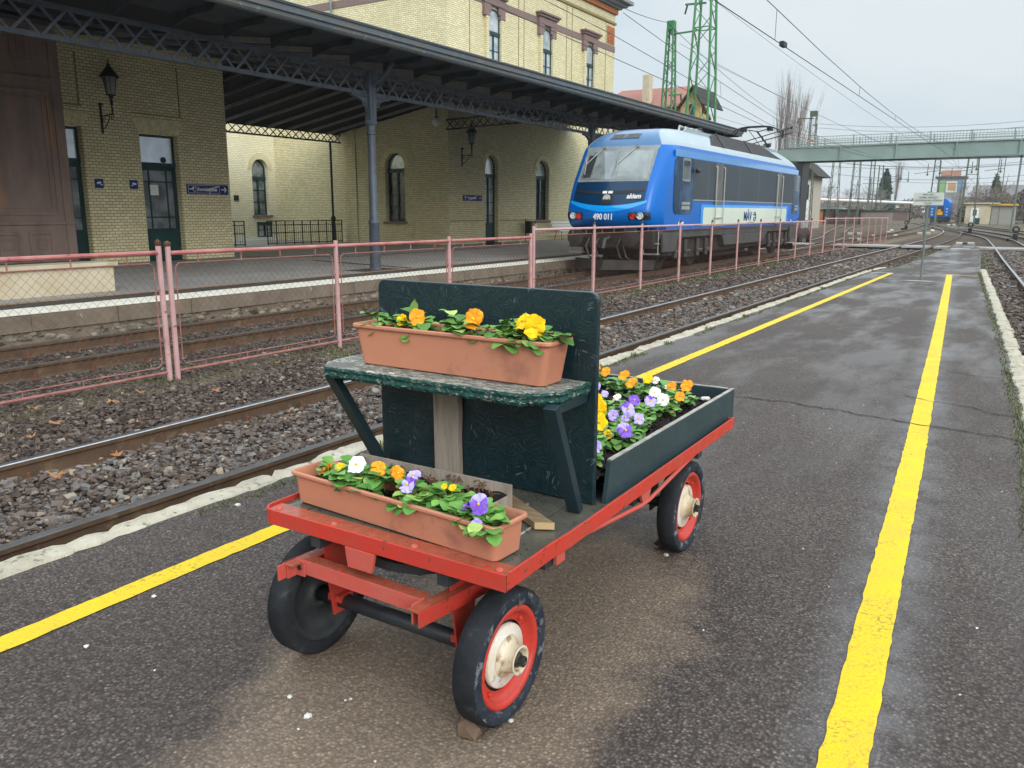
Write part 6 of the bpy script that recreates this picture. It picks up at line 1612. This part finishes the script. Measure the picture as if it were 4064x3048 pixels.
# ------------------------------------------------------------------ lattice masts
def mast(x, y, h, wb, wt, label, mt=mastgreen, cap=False, arm=None, n=None, lean=0, r_=.035, rot=0):
    t = thing('lattice_mast', (x,y,GZ), label, 'mast', 'green lattice masts carrying the overhead wires'); m = MB()
    n = n or max(5,int(h/ (wb*1.5)))
    cr, sr = math.cos(rot), math.sin(rot)
    def Pt(i, k, z):
        w = (wb+(wt-wb)*z/h)/2; a, b = w*(-1 if k in (0,3) else 1), w*(-1 if k < 2 else 1); return (x+a*cr-b*sr+lean*z, y+a*sr+b*cr, GZ+z)
    for k in range(4): m.bar(Pt(0,k,0),Pt(0,k,h),r_*2,r_*2)
    m.build('legs', mt, t); m = MB(); z = 0; i = 0
    while z < h-.01:
        w = wb+(wt-wb)*z/h; z2 = min(h,z+w*1.1)
        for k in range(4):
            a, b = (k,(k+1)%4) if i % 2 else ((k+1)%4,k); m.bar(Pt(0,a,z),Pt(0,b,z2),r_,r_*.6)
            if i % 4 == 0: m.bar(Pt(0,k,z),Pt(0,(k+1)%4,z),r_*1.2,r_)
        z = z2; i += 1
    m.build('bracing', mt, t)
    if cap:
        m = MB(); m.box(x-wt*.6+lean*h,x+wt*.6+lean*h,y-wt*.6,y+wt*.6,GZ+h-.1,GZ+h+.4); m.build('cap', mt, t)
    if arm:
        for (z, dx, dy) in arm:
            m = MB(); m.bar((x,y,GZ+z),(x+dx,y+dy,GZ+z+.05),.09,.09); m.build('arm', mt, t)
            m = MB(); m.tube([(x+dx*.9,y+dy*.9,GZ+z),(x+dx,y+dy,GZ+z-.45)],[.05,.05],6); m.build('insulator', insul, t)
    return t
mast(-16.7,46.5,16.5,1.72,.66,r_=.05,label='tall bright green lattice mast rising out of the top of the picture',arm=((13.2,-1.2,0),))
mast(-19.87,49.5,12.75,1.15,.36,r_=.045,label='shorter bright green lattice mast with a square cap, left of the tall one',cap=True,arm=((12.4,1.6,0),(8.9,.7,.4)))
mast(-20.3,90,11.6,.85,.55,'dull green lattice mast with an orange green cap beside the tall bare poplars',mastdull,True,arm=((11.3,-1.6,0),(10.6,.5,-.4)),r_=.032)
mast(-23.6,120,10.2,1.3,.75,'dull green lattice mast behind the footbridge, left of centre between bridge and sheds',mastdull,r_=.035)
mast(-21.3,122,10.6,1.2,.7,'dull green lattice mast just right of the leftmost one behind the footbridge',mastdull,r_=.035)
mast(-26.1,165,11.8,.9,.6,'slim lattice mast with a long horizontal arm, behind the sheds',mastdull,arm=((11.5,3.6,0),),r_=.035)
mast(-22.4,150,9.5,.9,.6,'small green lattice mast in front of the dark conifer',mastdull,r_=.032)
mast(-7.6,125,10.6,1.7,1.1,'wide dull green lattice mast left of the low hut on the right',mastdull,r_=.04)
mast(-13.2,140,9.6,1.2,.7,'dull green lattice mast beside the lit red signal',mastdull,r_=.035)
mast(-5.4,150,12.6,1.1,.7,'lattice mast rising behind the low hut and scrub on the right',mastdull,lean=.02,r_=.035)
for (x,y,h,lb) in ((-1.9,95,9,'plain leaning steel pole at the right edge beyond the footbridge'),(-33,190,8.5,'thin pole with lamps behind the sheds on the left'),(-24,150,7.5,'thin pale pole beside the bare bushes')):
    t = thing('pole', (x,y,GZ), lb, 'pole'); m = MB(); m.tube([(x,y,GZ),(x+h*.02,y,GZ+h)],.09,8); m.build('shaft', polegreen, t); m = MB(); m.tube([(x-1.1,y,GZ+h-.9),(x+1.1,y,GZ+h-.9)],.05,6); m.build('crossarm', polegreen, t)

# ------------------------------------------------------------------ overhead wires
def wire(pts, r_, label, sag=0, n=24):
    P = [Vector(p) for p in pts]; out = []
    for a, b in zip(P, P[1:]):
        for i in range(n):
            t = i/n; q = a.lerp(b,t); q.z -= 4*sag*t*(1-t); out.append(tuple(q))
    out.append(tuple(P[-1])); m = MB(); m.tube(out, r_, 5)
    return tag(m.build('overhead_wire', wire_m), label, 'wire', 'overhead wires above the tracks')
XW = -5.23
wire([(XW,-6,5.17),(XW,45,5.14),(XW,62,5.16),(-5.9,80,5.2),(-8.4,107,5.3)], .0095, 'contact wire, lower of the pair above the track beside the trolley')
mess = [(XW,y,5.30+.00098*(y-41)**2) for y in (-6,0,6,12,18,24,30,36,42,48,54,60)]
wire(mess+[(-5.6,72,6.1),(-6.6,90,5.6)], .0085, 'catenary wire, upper of the pair above the track beside the trolley', n=2)
for y, lb in ((19.0,'longest and nearest dropper joining the pair of wires in the open sky'),(29.2,'second dropper joining the pair of wires above the platform track'),(37.3,'short dropper between the pair of wires, nearest above the footbridge'),(46,'tiny dropper between the pair of wires where they meet the footbridge')):
    dr = MB(); dr.tube([(XW,y,5.30+.00098*(y-41)**2),(XW,y,5.15)],.006,5)
    tag(dr.build('wire_dropper', wire_m), lb, 'dropper', 'droppers between the overhead wires')
m = MB(); m.box(XW-.05,XW+.05,19.55,19.85,5.13,5.23); tag(m.build('section_insulator', blackiron), 'small black clamp on the lower wire above the track beside the trolley', 'clamp')
wire([(-10.45,22.4,6.96),(-10.45,25.8,6.65),(-10.45,31.2,6.19),(-10.45,39.5,5.59),(-10.2,60,5.35)], .009, 'sloping wire coming down from the roof edge to the pantograph, upper one', n=4)
wire([(-10.45,4,6.9),(-10.45,21.8,6.27),(-10.45,31.3,5.68),(-10.45,38.0,5.30),(-10.0,55,5.3),(-9.8,80,5.3)], .009, 'sloping wire above the locomotive roof, middle one', n=4)
wire([(-10.45,4,6.2),(-10.45,22,5.68),(-10.45,28,5.50),(-10.45,38,5.13),(-9.9,60,5.1),(-9.8,80,5.1)], .0095, 'contact wire touched by the raised pantograph', n=4)
m = MB(); m.tube([(-10.45,31.0,6.19),(-10.45,31.2,5.70)],.006,5); tag(m.build('wire_dropper', wire_m), 'single dropper between the wires above the locomotive', 'wire', 'overhead wires above the tracks')
wire([(-8.9,8,8.0),(-11,27,7.6),(-20.2,90,9.9)], .009, 'long wire running from the upper left to the capped mast by the poplars', .8)
wire([(-16.2,46.5,12.8),(-6.4,107,5.6)], .010, 'wire falling from the tall green mast towards the far tracks', .6)
wire([(-16.2,46.5,9.6),(-8,120,6.0)], .010, 'second wire falling from the tall green mast, crossing the first', .4)
wire([(-19.3,49.5,11.4),(-10.2,80,6.6),(-9,110,5.6)], .010, 'wire from the shorter capped green mast down to the footbridge', .3)
wire([(-19.6,49.5,8.0),(-10.45,85,5.8)], .009, 'low wire from the bracket of the shorter capped green mast', .3)
wire([(-19.7,90,10.3),(6,96,11.0),(30,100,12)], .016, 'cross span wire right of the capped mast above the footbridge, upper', .9)
wire([(-19.7,90,9.9),(6,96,10.4),(30,100,11)], .016, 'cross span wire right of the capped mast above the footbridge, lower', .9)
for k, (y, z, x0, x1) in enumerate(((110,7.4,-26,6),(125,8.3,-24,2),(140,8.9,-26,4),(150,6.9,-25,5),(118,6.4,-23,3))):
    wire([(x0,y,z),((x0+x1)/2,y,z-.9),(x1,y,z)], .022, 'cross span wire between the far masts, number %d counted from the nearest' % (k+1), .2, 8)
for k, (x, y, z) in enumerate(((-10.2,112,5.9),(-6.2,108,6.1),(-13.2,128,6.4),(-8.0,130,6.7),(-17,140,6.0),(-4.2,118,6.2),(-15.2,118,5.6),(-12,150,6.8))):
    m = MB(); m.tube([(x,y,z+1.6),(x,y,z)],.05,5); m.bar((x,y,z+.5),(x-1.7,y,z+.3),.06,.06); m.blob((x,y,z+.2),.16,1,.1)
    tag(m.build('wire_hanger', mastdull), 'dark hanger with insulator on the far cross spans beyond the footbridge', 'hanger', 'hangers on the far cross spans')
m = MB(); a = (-16.3,46.6,6.25); b = (-14.6,47.2,6.0)
for i in range(16): t = i/15; m.lathe([(.05,-.02),(.09,0),(.05,.02)], (a[0]+(b[0]-a[0])*t,a[1]+(b[1]-a[1])*t,a[2]+(b[2]-a[2])*t), 'x', 8)
m.tube([a,b],.03,6); tag(m.build('strain_insulator', insul), 'long ribbed brown insulator sticking out from the foot of the tall green mast', 'insulator')

t = thing('catenary_bracket', (-11.9,50,5.9), 'two tube catenary bracket with insulators at its tip, right of the raised pantograph', 'bracket')
m = MB(); m.tube([(-15.67,50,5.45),(-12.5,50,6.25)],.03,6); m.tube([(-15.5,50,5.25),(-12.4,50,5.98)],.03,6); m.tube([(-14.1,50,5.85),(-14.1,50,5.6)],.03,6); m.tube([(-12.95,50,6.15),(-12.95,50,5.7)],[.07,.07],8); m.blob((-12.48,50,6.25),.09,1,.1); m.build('tubes', blackiron, t)
# ------------------------------------------------------------------ small house behind the masts
H = thing('house', (-27,68,0), 'ochre house with a red tiled gable roof behind the green masts', 'house')
m = MB(); m.box(-34,-26.0,67.5,74,GZ,10.0); m.build('wall', render_y, H)
m = MB(); m.add([(-32.5,70,11.95),(-25.7,70,11.9),(-25.9,66.9,9.95),(-34.2,66.9,9.95)],[(0,1,2,3)]); m.add([(-32.5,70,11.95),(-25.7,70,11.9),(-25.9,75,9.7),(-35,75,9.6)],[(0,1,2,3)])
m.build('roof', rooftile, H, solid=.18, normals=False)
m = MB(); m.prism([(-25.5,8.0),(-23.8,8.0),(-23.8,10.2),(-24.4,11.3),(-25.5,9.8)], 'y', 66.2, 66.5); m.build('gable', render_y, H)
m = MB(); m.add([(-24.42,65.6,11.42),(-24.42,71,11.42),(-23.55,71,9.9),(-23.55,65.6,9.9)],[(0,1,2,3)]); m.add([(-24.42,65.9,11.42),(-24.42,69,11.42),(-25.7,69,9.75),(-25.7,65.9,9.75)],[(0,1,2,3)]); m.build('gable_eaves', under_m, H, solid=.10, normals=False)
m = MB(); m.box(-24.75,-24.3,66.12,66.19,9.1,10.0); m.build('window', glass, H)
m = MB(); m.box(-29.35,-28.75,67.2,67.9,9.6,12.75); m.build('chimney', concrete, H)
# signal cabin behind the locomotive
H = thing('signal_cabin', (-24,100,0), 'dark roofed signal cabin half hidden behind the rear of the locomotive', 'building')
m = MB(); m.box(-26,-22.35,100,106,GZ,5.6); m.build('wall', mat('dull_cabin_wall',(.42,.38,.32),.8), H)
m = MB(); m.box(-22.9,-22.36,99.95,99.99,.6,5.0); m.build('white_corner', white_paint, H)
m = MB()
for x in (-22.62,-23.3,-24.9): m.box(x-.17,x+.17,99.90,99.94,2.9,4.6)
m.build('window', glass, H)
m = MB(); m.prism([(-27,5.5),(-21.4,5.5),(-23.3,7.2),(-25,7.2)], 'y', 99.3, 106.7); m.build('roof', under_m, H)
# parked car glimpse
CR = thing('parked_car', (-13.6,47,GZ), 'dark red parked vehicle partly hidden behind the rear end of the locomotive', 'car')
def carbody(x,y):
    m = MB(); m.prism([(-1.9,.35),(1.9,.35),(1.95,.75),(1.2,.95),(.75,1.4),(-1.0,1.4),(-1.7,.95),(-1.95,.8)], 'y', 0, 1.6)
    m.v = [(v[1]+x, v[0]+y, v[2]+GZ) for v in m.v]; return m
carbody(-13.4,52).build('body', mat('maroon_paint',(.06,.015,.02),.3,coat=.6), CR, bevel=.06)
m = MB(); m.prism([(-.9,.97),(1.05,.97),(.72,1.34),(-.9,1.34)],'y',-.005,1.605); m.v = [(v[1]-13.4,v[0]+52,v[2]+GZ) for v in m.v]; m.build('windows', glass_pale, CR)
for yy in (50.8,53.2):
    for xx in (-13.45,-11.75): m = MB(); m.lathe([(0,-.1),(.31,-.1),(.31,.1),(0,.1)], (xx,yy,GZ+.31), 'x', 20); m.build('wheel', rubber, CR)
# ------------------------------------------------------------------ trains far away; far objects baked from image pixel positions at chosen distances
def far_train(x, y, w, h, body, label, L, face, rz=0):
    t = thing('railcar', (x,y,-.27), label, 'train'); m = MB()
    prof = [(-w/2,.9),(w/2,.9),(w/2,h-.7),(w/2-.35,h-.15),(w/4,h),(-w/4,h),(-w/2+.35,h-.15),(-w/2,h-.7)]
    m.prism([(x+a,-.27+b) for a,b in prof], 'y', y, y+L); m.build('body', body, t, bevel=.12)
    m = MB(); m.box(x-w/2+.15,x+w/2-.15,y+.1,y+L-.1,-.2,.75); m.build('underframe', under_m, t)
    return t
BT = far_train(-14.3,163,3.0,4.15,locoblue,'blue train approaching on the far tracks behind the warning board',6,None)
m = MB(); m.box(-15.0,-13.6,162.93,162.99,.9,2.55); m.build('gangway', blackpaint, BT)
m = MB(); m.box(-14.85,-13.75,162.86,162.92,1.05,1.65); m.box(-14.55,-14.05,162.86,162.92,1.70,2.0); m.build('yellow_end_panel', mat('amber_panel',(.75,.33,.01),.5), BT)
for (sx) in (-1,1):
    for z in (1.0,1.5,2.0): m = MB(); m.box(-14.3+sx*1.15-.14,-14.3+sx*1.15+.14,162.95,162.99,z,z+.18); m.build('lamp', lampglass, BT)
m = MB(); m.box(-15.6,-13.0,162.5,163.2,-.1,.6); m.build('front_gear', blackpaint, BT)
YT = far_train(-40.2,335,3.6,4.2,mat('grey_blue_paint',(.08,.20,.30),.5),'pale yellow fronted locomotive far off on the left tracks',18,None)
m = MB(); m.box(-42.0,-38.5,334.8,334.95,.9,3.9); m.build('cab_front', mat('pale_yellow_paint',(.60,.45,.22),.5), YT)
m = MB(); m.box(-41.6,-38.9,334.65,334.75,2.5,3.4); m.build('windscreen', glass, YT); m = MB(); m.box(-42.0,-38.4,334.5,335,-.1,.7); m.build('buffer_beam', under_m, YT)
# ------------------------------------------------------------------ hut and structures on the right and far away
H = thing('yard_hut', (-7,165,GZ), 'low cream hut with an orange edged flat roof beside the right hand tracks', 'hut')
m = MB(); m.box(-10.1,-6.4,160,168,GZ,2.85); m.build('wall', concrete, H)
m = MB(); m.box(-6.4,-2.9,160.3,168,GZ,2.6); m.build('side_wall', mat('grey_sheet',(.30,.29,.25),.7,stretch=(6,1,1)), H)
m = MB(); m.box(-10.4,-5.3,159.6,168.4,2.9,3.12); m.build('roof', concrete, H)
m = MB(); m.box(-6.6,-2.6,159.8,168.4,2.62,2.92); m.build('orange_fascia', mat('orange_fascia',(.62,.33,.03),.5), H)
m = MB(); m.box(-9.3,-8.1,159.93,159.99,GZ,2.2); m.build('door', white_paint, H); m = MB(); m.box(-8.95,-8.4,159.86,159.92,1.0,1.95); m.build('window', glass, H)
m = MB(); m.box(-8.5,-7.8,158.8,159.4,GZ,.6); tag(m.build('green_barrel', darkgreen), 'small green box standing in front of the cream hut door', 'box')
H = thing('billboard_tower', (-32,400,0), 'tower block far away with green, orange and blue banners and an orange roof sign', 'building')
m = MB(); m.box(-37.0,-26.8,400,410,GZ,15.6); m.build('wall', cornice_grey, H); m = MB(); m.box(-38,-26.2,399.5,410,15.6,16.5); m.build('roof', under_m, H)
for (x0,x1,z0,z1,c,nm) in ((-36.6,-33.9,9.8,14.4,(.20,.36,.14),'green'),(-33.6,-29.4,9.8,14.4,(.62,.60,.55),'white'),(-32.9,-29.9,10.6,13.8,(.48,.27,.13),'orange'),(-29.2,-27.0,9.9,14.4,(.08,.24,.42),'blue')):
    m = MB(); q = .1 if nm == 'orange' else .05; m.box(x0,x1,399.8-q,399.9-q,z0,z1); m.build('banner', mat(nm+'_banner',c,.6), H)
m = MB(); m.box(-36.1,-28.5,401,401.4,16.5,19.0); m.build('roof_sign', mat('orange_roof_sign',(.45,.22,.14),.6), H)
# sheds, fences and a road bridge on the left horizon
def shed(x0,x1,y,z1,mt,label,roof=under_m,cat='shed',d=6):
    t = thing('shed', ((x0+x1)/2,y,GZ), label, cat); m = MB(); m.box(x0,x1,y,y+d,GZ,z1); m.build('wall', mt, t); m = MB(); m.box(x0-.2,x1+.2,y-.2,y+d+.2,z1,z1+.18); m.build('roof', roof, t); return t
shed(-31.5,-29.2,140,1.75,mat('orange_boards',(.42,.15,.04),.8),'orange boarded shed just right of the locomotive tail')
shed(-29.0,-27.6,141,1.85,mat('dark_boards',(.08,.05,.04),.8),'dark brown shed next to the orange boarded one')
shed(-31.8,-28.1,147,2.4,mat('mint_render',(.33,.43,.38),.8),'mint green low building behind the orange shed',roof=cornice_grey)
shed(-26.7,-23.7,140,1.75,mat('dark_garage',(.07,.055,.06),.7),'dark garage door shed between the far masts')
shed(-23.5,-19.6,141,1.6,mat('pale_shed',(.22,.19,.16),.8),'grey brown shed right of the dark garage')
shed(-29.2,-24.9,210,1.6,mat('rust_wagon',(.17,.11,.095),.8),'reddish low building far off left of the yellow locomotive')
t = thing('pipe_bridge', (-30,170,2), 'long thin white pipeline running across behind the masts on the left', 'pipeline')
m = MB(); m.tube([(-50,172,4.1),(-36,172,3.9),(-14,172,2.95)],.24,8); m.build('pipe', white_paint, t)
for x in (-44,-38,-32,-26,-20,-15): m = MB(); m.box(x-.1,x+.1,171.9,172.1,GZ,3.2); m.build('support', under_m, t)
t = thing('road_bridge', (-30,330,3), 'low grey road bridge on the horizon beyond the far trains', 'bridge')
m = MB(); m.box(-60,-26,330,338,3.4,4.6); m.build('deck', concrete, t); m = MB(); m.box(-60,-26,329.6,329.9,4.6,5.6); m.build('parapet', cornice_grey, t)
for x in (-56,-50,-37,-33): m = MB(); m.box(x-.6,x+.6,331,337,GZ,3.4); m.build('pier', concrete, t)
t = thing('embankment_wall', (0,230,2), 'long grey building roof seen over the scrub at the right', 'building')
m = MB(); m.box(-16,14,232,250,GZ,5.2); m.build('wall', mat('dull_wall',(.11,.10,.10),.9), t); m = MB(); m.prism([(231,5.2),(251,5.2),(241,8.2)], 'x', -14,16); m.build('roof', mat('dull_roof',(.17,.16,.16),.9), t)
for (x0,x1,z,lb) in ((-95,-70,7,'pale house with red roof far off on the left horizon'),(-66,-56,5.5,'small red roofed house on the horizon between the masts')):
    t = thing('far_house', ((x0+x1)/2,300,0), lb, 'house'); m = MB(); m.box(x0,x1,300,310,GZ,z-2.2); m.build('wall', concrete, t); m = MB(); m.prism([(299,z-2.2),(311,z-2.2),(305,z+.8)], 'x', x0-.5,x1+.5); m.build('roof', rooftile, t)
# lit signal and small dwarf signals, clearance markers
t = thing('railway_signal', (-12.6,138,GZ), 'railway signal showing a lit red light, above the blue train', 'signal')
m = MB(); m.tube([(-12.6,138,GZ),(-12.6,138,4.4)],.08,8); m.build('post', polegreen, t); m = MB(); m.box(-12.95,-12.25,137.9,138.1,2.9,4.3); m.build('head', blackpaint, t)
m = MB(); m.lathe([(.16,0),(.16,-.04),(0,-.06)], (-12.6,137.88,3.35), 'y', 16); m.build('red_light', signalred, t)
for (x,y,lb) in ((-12.1,102,'black dwarf point signal left of the far crossover'),(-5.0,88,'black dwarf point signal with a round disc right of the far crossover'),(-1.0,66,'black dwarf point signal near the right edge')):
    t = thing('point_lever', (x,y,GZ), lb, 'signal'); m = MB(); m.box(x-.15,x+.15,y-.1,y+.1,GZ,GZ+.5); m.lathe([(.24,-.04),(.24,.04),(.12,.04),(.12,-.04),(.24,-.04)], (x,y,GZ+.8), 'y', 12); m.build('lantern', blackiron, t)
    m = MB(); m.box(x-.5,x-.15,y-.08,y+.08,GZ,GZ+.2); m.build('lever', blackiron, t)
def marker(x0,y0,x1,y1,lb,z=GZ,r_=.12):
    t = thing('clearance_marker', ((x0+x1)/2,(y0+y1)/2,z), lb, 'marker', 'black and white clearance markers between the rails'); a = Vector((x0,y0,z)); b = Vector((x1,y1,z))
    for s0,s1,mt in ((0,.36,whitewash),(.36,.64,blackpaint),(.64,1,whitewash)):
        m = MB(); p, q = a.lerp(b,s0+.001), a.lerp(b,s1-.001); m.tube([p+Vector((0,0,r_*.55)),q+Vector((0,0,r_*.55))],r_,12); m.build('end' if s0 != .36 else 'middle', mt, t)
marker(-3.08,44.95,-2.30,44.95,'black and white painted marker at the far end of the asphalt platform',-.02,.085)
marker(-10.7,60.6,-9.95,60.9,'clearance marker on the brown ground beyond the fence')
marker(-8.7,81.3,-7.75,81.9,'clearance marker behind the pole of the warning board',r_=.15)
marker(-10.9,138,-9.9,138.6,'clearance marker just in front of the blue train',r_=.17)
marker(-13.6,76.2,-12.6,76.9,'clearance marker beyond the fence, left of the crossover',r_=.14)
m = MB()
for (x,y) in ((-10.9,72),(-11.7,86),(-9.6,75),(-5.3,100),(-12.6,95),(-9.0,97)): m.blob((x,y,GZ+.05),.16,1,.3,(1.4,1,.7))
stuff(m.build('pale_stones', pebble_m), 'pale stones lying between the far tracks', 'stones')

# ------------------------------------------------------------------ trees and scrub
def branchy(x, y, h, spread, label, name='bare_tree', n=60, seed=1, upright=.9, mt=twig, trunk=.25, cat='tree', lv=3, group=None):
    r = random.Random(seed); t = thing(name, (x,y,GZ), label, cat, group); tm = MB(); bm_ = MB()
    tm.tube([(x,y,GZ),(x+r.uniform(-.2,.2),y,GZ+h*.35),(x+r.uniform(-.3,.3),y,GZ+h*.7),(x+r.uniform(-.3,.3),y,GZ+h*.98)],[trunk,trunk*.7,trunk*.35,.02],7); tm.build('trunk', bark, t)
    def grow(p, d, L, rad, lev):
        q = p; pts = [p]
        for k in range(3):
            jj = .055 if upright > .8 else .13; d = (d+Vector((r.gauss(0,jj),r.gauss(0,jj),r.gauss(0,.08)+.10*upright))).normalized(); q = q+d*L/3; pts.append(q)
        bm_.tube(pts, [rad,rad*.8,rad*.55,rad*.3], 3, cap=False)
        if lev > 0:
            for k in range(r.randint(3,5)):
                i = r.randint(1,3); a = r.uniform(0,2*PI); s = spread*(1-upright*.55)
                dd = (d*upright+Vector((math.cos(a)*s,math.sin(a)*s,r.uniform(0,.5)))).normalized(); grow(pts[i], dd, L*r.uniform(.5,.75), rad*.55, lev-1)
    for k in range(n):
        f = r.uniform(.06,.78) if lv == 3 and upright > .8 else r.uniform(.12,.7); a = r.uniform(0,2*PI)
        d = Vector((math.cos(a)*spread,math.sin(a)*spread,upright)).normalized()
        grow(Vector((x,y,GZ+h*f)), d, h*(1.06-f)*r.uniform(.55,.85)*(.62 if upright > .8 else .5), max(.02,trunk*(.11 if upright > .8 else .2)), lv-1)
    bm_.build('crown', mt, t, normals=False); return t
PG = 'tall bare poplars beyond the footbridge end'
branchy(-29.3,112,17.3,.10,'leftmost slender bare poplar above the footbridge end',n=24,seed=3,group=PG,trunk=.3)
branchy(-27.9,110,18.6,.09,'tallest slender bare poplar above the footbridge end',n=26,seed=4,group=PG,trunk=.3)
branchy(-26.1,108,16.6,.22,'broadest bare poplar, right beside the capped lattice mast',n=34,seed=5,group=PG,trunk=.32)
branchy(-30.6,110,11.5,.14,'shorter thin bare poplar, left of the tall ones behind the pantograph',n=16,seed=6,trunk=.2,group=PG)
branchy(-33.0,250,15.9,.12,'slim bare poplar behind the dark conifer',n=26,seed=8,trunk=.4)
SC = [(-72,230,10,'bare brown tree on the far left horizon'),(-62,240,9,'second bare brown tree on the far left horizon, between the masts'),(-54,230,11,'bushy bare tree behind the white pipeline'),(-48,235,11.5,'bare brown tree above the dark garage shed'),(-43,240,10.5,'bare brown tree left of the conifer'),(-37.5,236,11,'reddish bare tree overlapping the conifer on its left'),(-33,225,9,'low bare tree at the foot of the conifer'),
      (-14,200,9.5,'bare tree behind the wide mast on the right'),(-10.5,195,9.5,'round bare tree above the cream hut'),(-5.5,190,9.5,'bare tree behind the hut, right of the round one'),(0,185,9,'bare tree rising over the scrub near the right edge'),(6,190,9,'bare tree at the right edge of the picture')]
for i, (x,y,h,lb) in enumerate(SC): branchy(x,y,h,.9,lb,n=26,seed=20+i,upright=.45,trunk=.3,lv=3)
def clumpy(name, x, y, h, w, mt, label, seed, n=2600, cone=True, s=.35, cat='tree', parent_trunk=True):
    r = random.Random(seed); t = thing(name, (x,y,GZ), label, cat)
    m = MB(); m.tube([(x,y,GZ),(x,y,GZ+h*.9)],[.3,.05],7); m.build('trunk', bark, t); m = MB()
    lobes = [(r.uniform(0,2*PI), r.uniform(.1,.95), r.uniform(.6,1.1)) for _ in range(26)]
    for _ in range(n):
        if cone:
            a0, f0, k0 = r.choice(lobes); f = min(.99,max(.03,f0+r.gauss(0,.06))); rad = w/2*(1-f)**.75*k0; a = a0+r.gauss(0,.6)
        else:
            a0, f0, k0 = r.choice(lobes); f = min(.99,max(.02,f0+r.gauss(0,.1))); rad = w/2*math.sqrt(max(.05,1-(f*1.9-.9)**2 if f>.47 else 1))*k0; a = a0+r.gauss(0,.5)
        q = rad*math.sqrt(r.uniform(.2,1)); c = Vector((x+q*math.cos(a), y+q*math.sin(a), GZ+h*f))
        u = Vector((r.gauss(0,1),r.gauss(0,1),r.gauss(0,.6))).normalized()*s*r.uniform(.5,1); v = u.orthogonal().normalized()*s*.5
        m.add([c-v,c+u,c+v,c-u*.3],[(0,1,2,3)])
    m.build('crown', mt, t, normals=False); return t
clumpy('conifer_tree',-35.2,245,13.3,7.5,conifer,'dark green conifer standing among bare trees left of the far trains',41,2600,True,.7)
clumpy('conifer_tree',-8.2,215,10.5,6,conifer,'dark evergreen behind the scrub above the cream hut',42,900,True,.6)
for i,(x,y,h,w_,lb) in enumerate(((-1.5,176,6.0,7,'brown scrub bush right of the cream hut'),(-6.5,172,6.2,7,'brown scrub bush directly behind the cream hut'),(4,172,7.2,10,'large brown scrub bush at the right edge behind the hut'),(-11.2,185,4.2,4,'small dark scrub bush left of the cream hut'),(9.5,170,6.8,9,'brown scrub bush at the far right'))):
    clumpy('scrub_bush',x,y,h,w_,scrub,lb,60+i,1500,False,.4,'bush')
m = MB(); r = random.Random(9)
for _ in range(5200):
    x = r.uniform(-120,-18); y = 262+r.uniform(-8,8); z = GZ+5.2*r.random()**1.3+.6*math.sin(x*.4)
    if r.random() < .12: x = r.uniform(12,80); y = 200+r.uniform(-6,6)
    u = Vector((r.gauss(0,1),r.gauss(0,.5),r.gauss(0,1))).normalized()*.9; v = u.orthogonal().normalized()*.35; c = Vector((x,y,z)); m.add([c-v,c+u,c+v,c-u*.5],[(0,1,2,3)])
stuff(m.build('far_scrub', scrub, normals=False), 'low band of brown bushes along the left horizon', 'bushes')
# ------------------------------------------------------------------ damp winter air
m = MB(); m.box(-210,120,-30,520,GZ-1.2,30)
hm_ = bpy.data.materials.new('haze'); hm_.use_nodes = True; hn = hm_.node_tree; hn.nodes.clear()
ho = hn.nodes.new('ShaderNodeOutputMaterial'); pv = hn.nodes.new('ShaderNodeVolumePrincipled'); pv.inputs['Color'].default_value = (.92,.95,.98,1); pv.inputs['Density'].default_value = .0003; pv.inputs['Anisotropy'].default_value = .2
hn.links.new(pv.outputs[0], ho.inputs['Volume'])
hz_ = m.build('haze', hm_); hz_['kind'] = 'stuff'
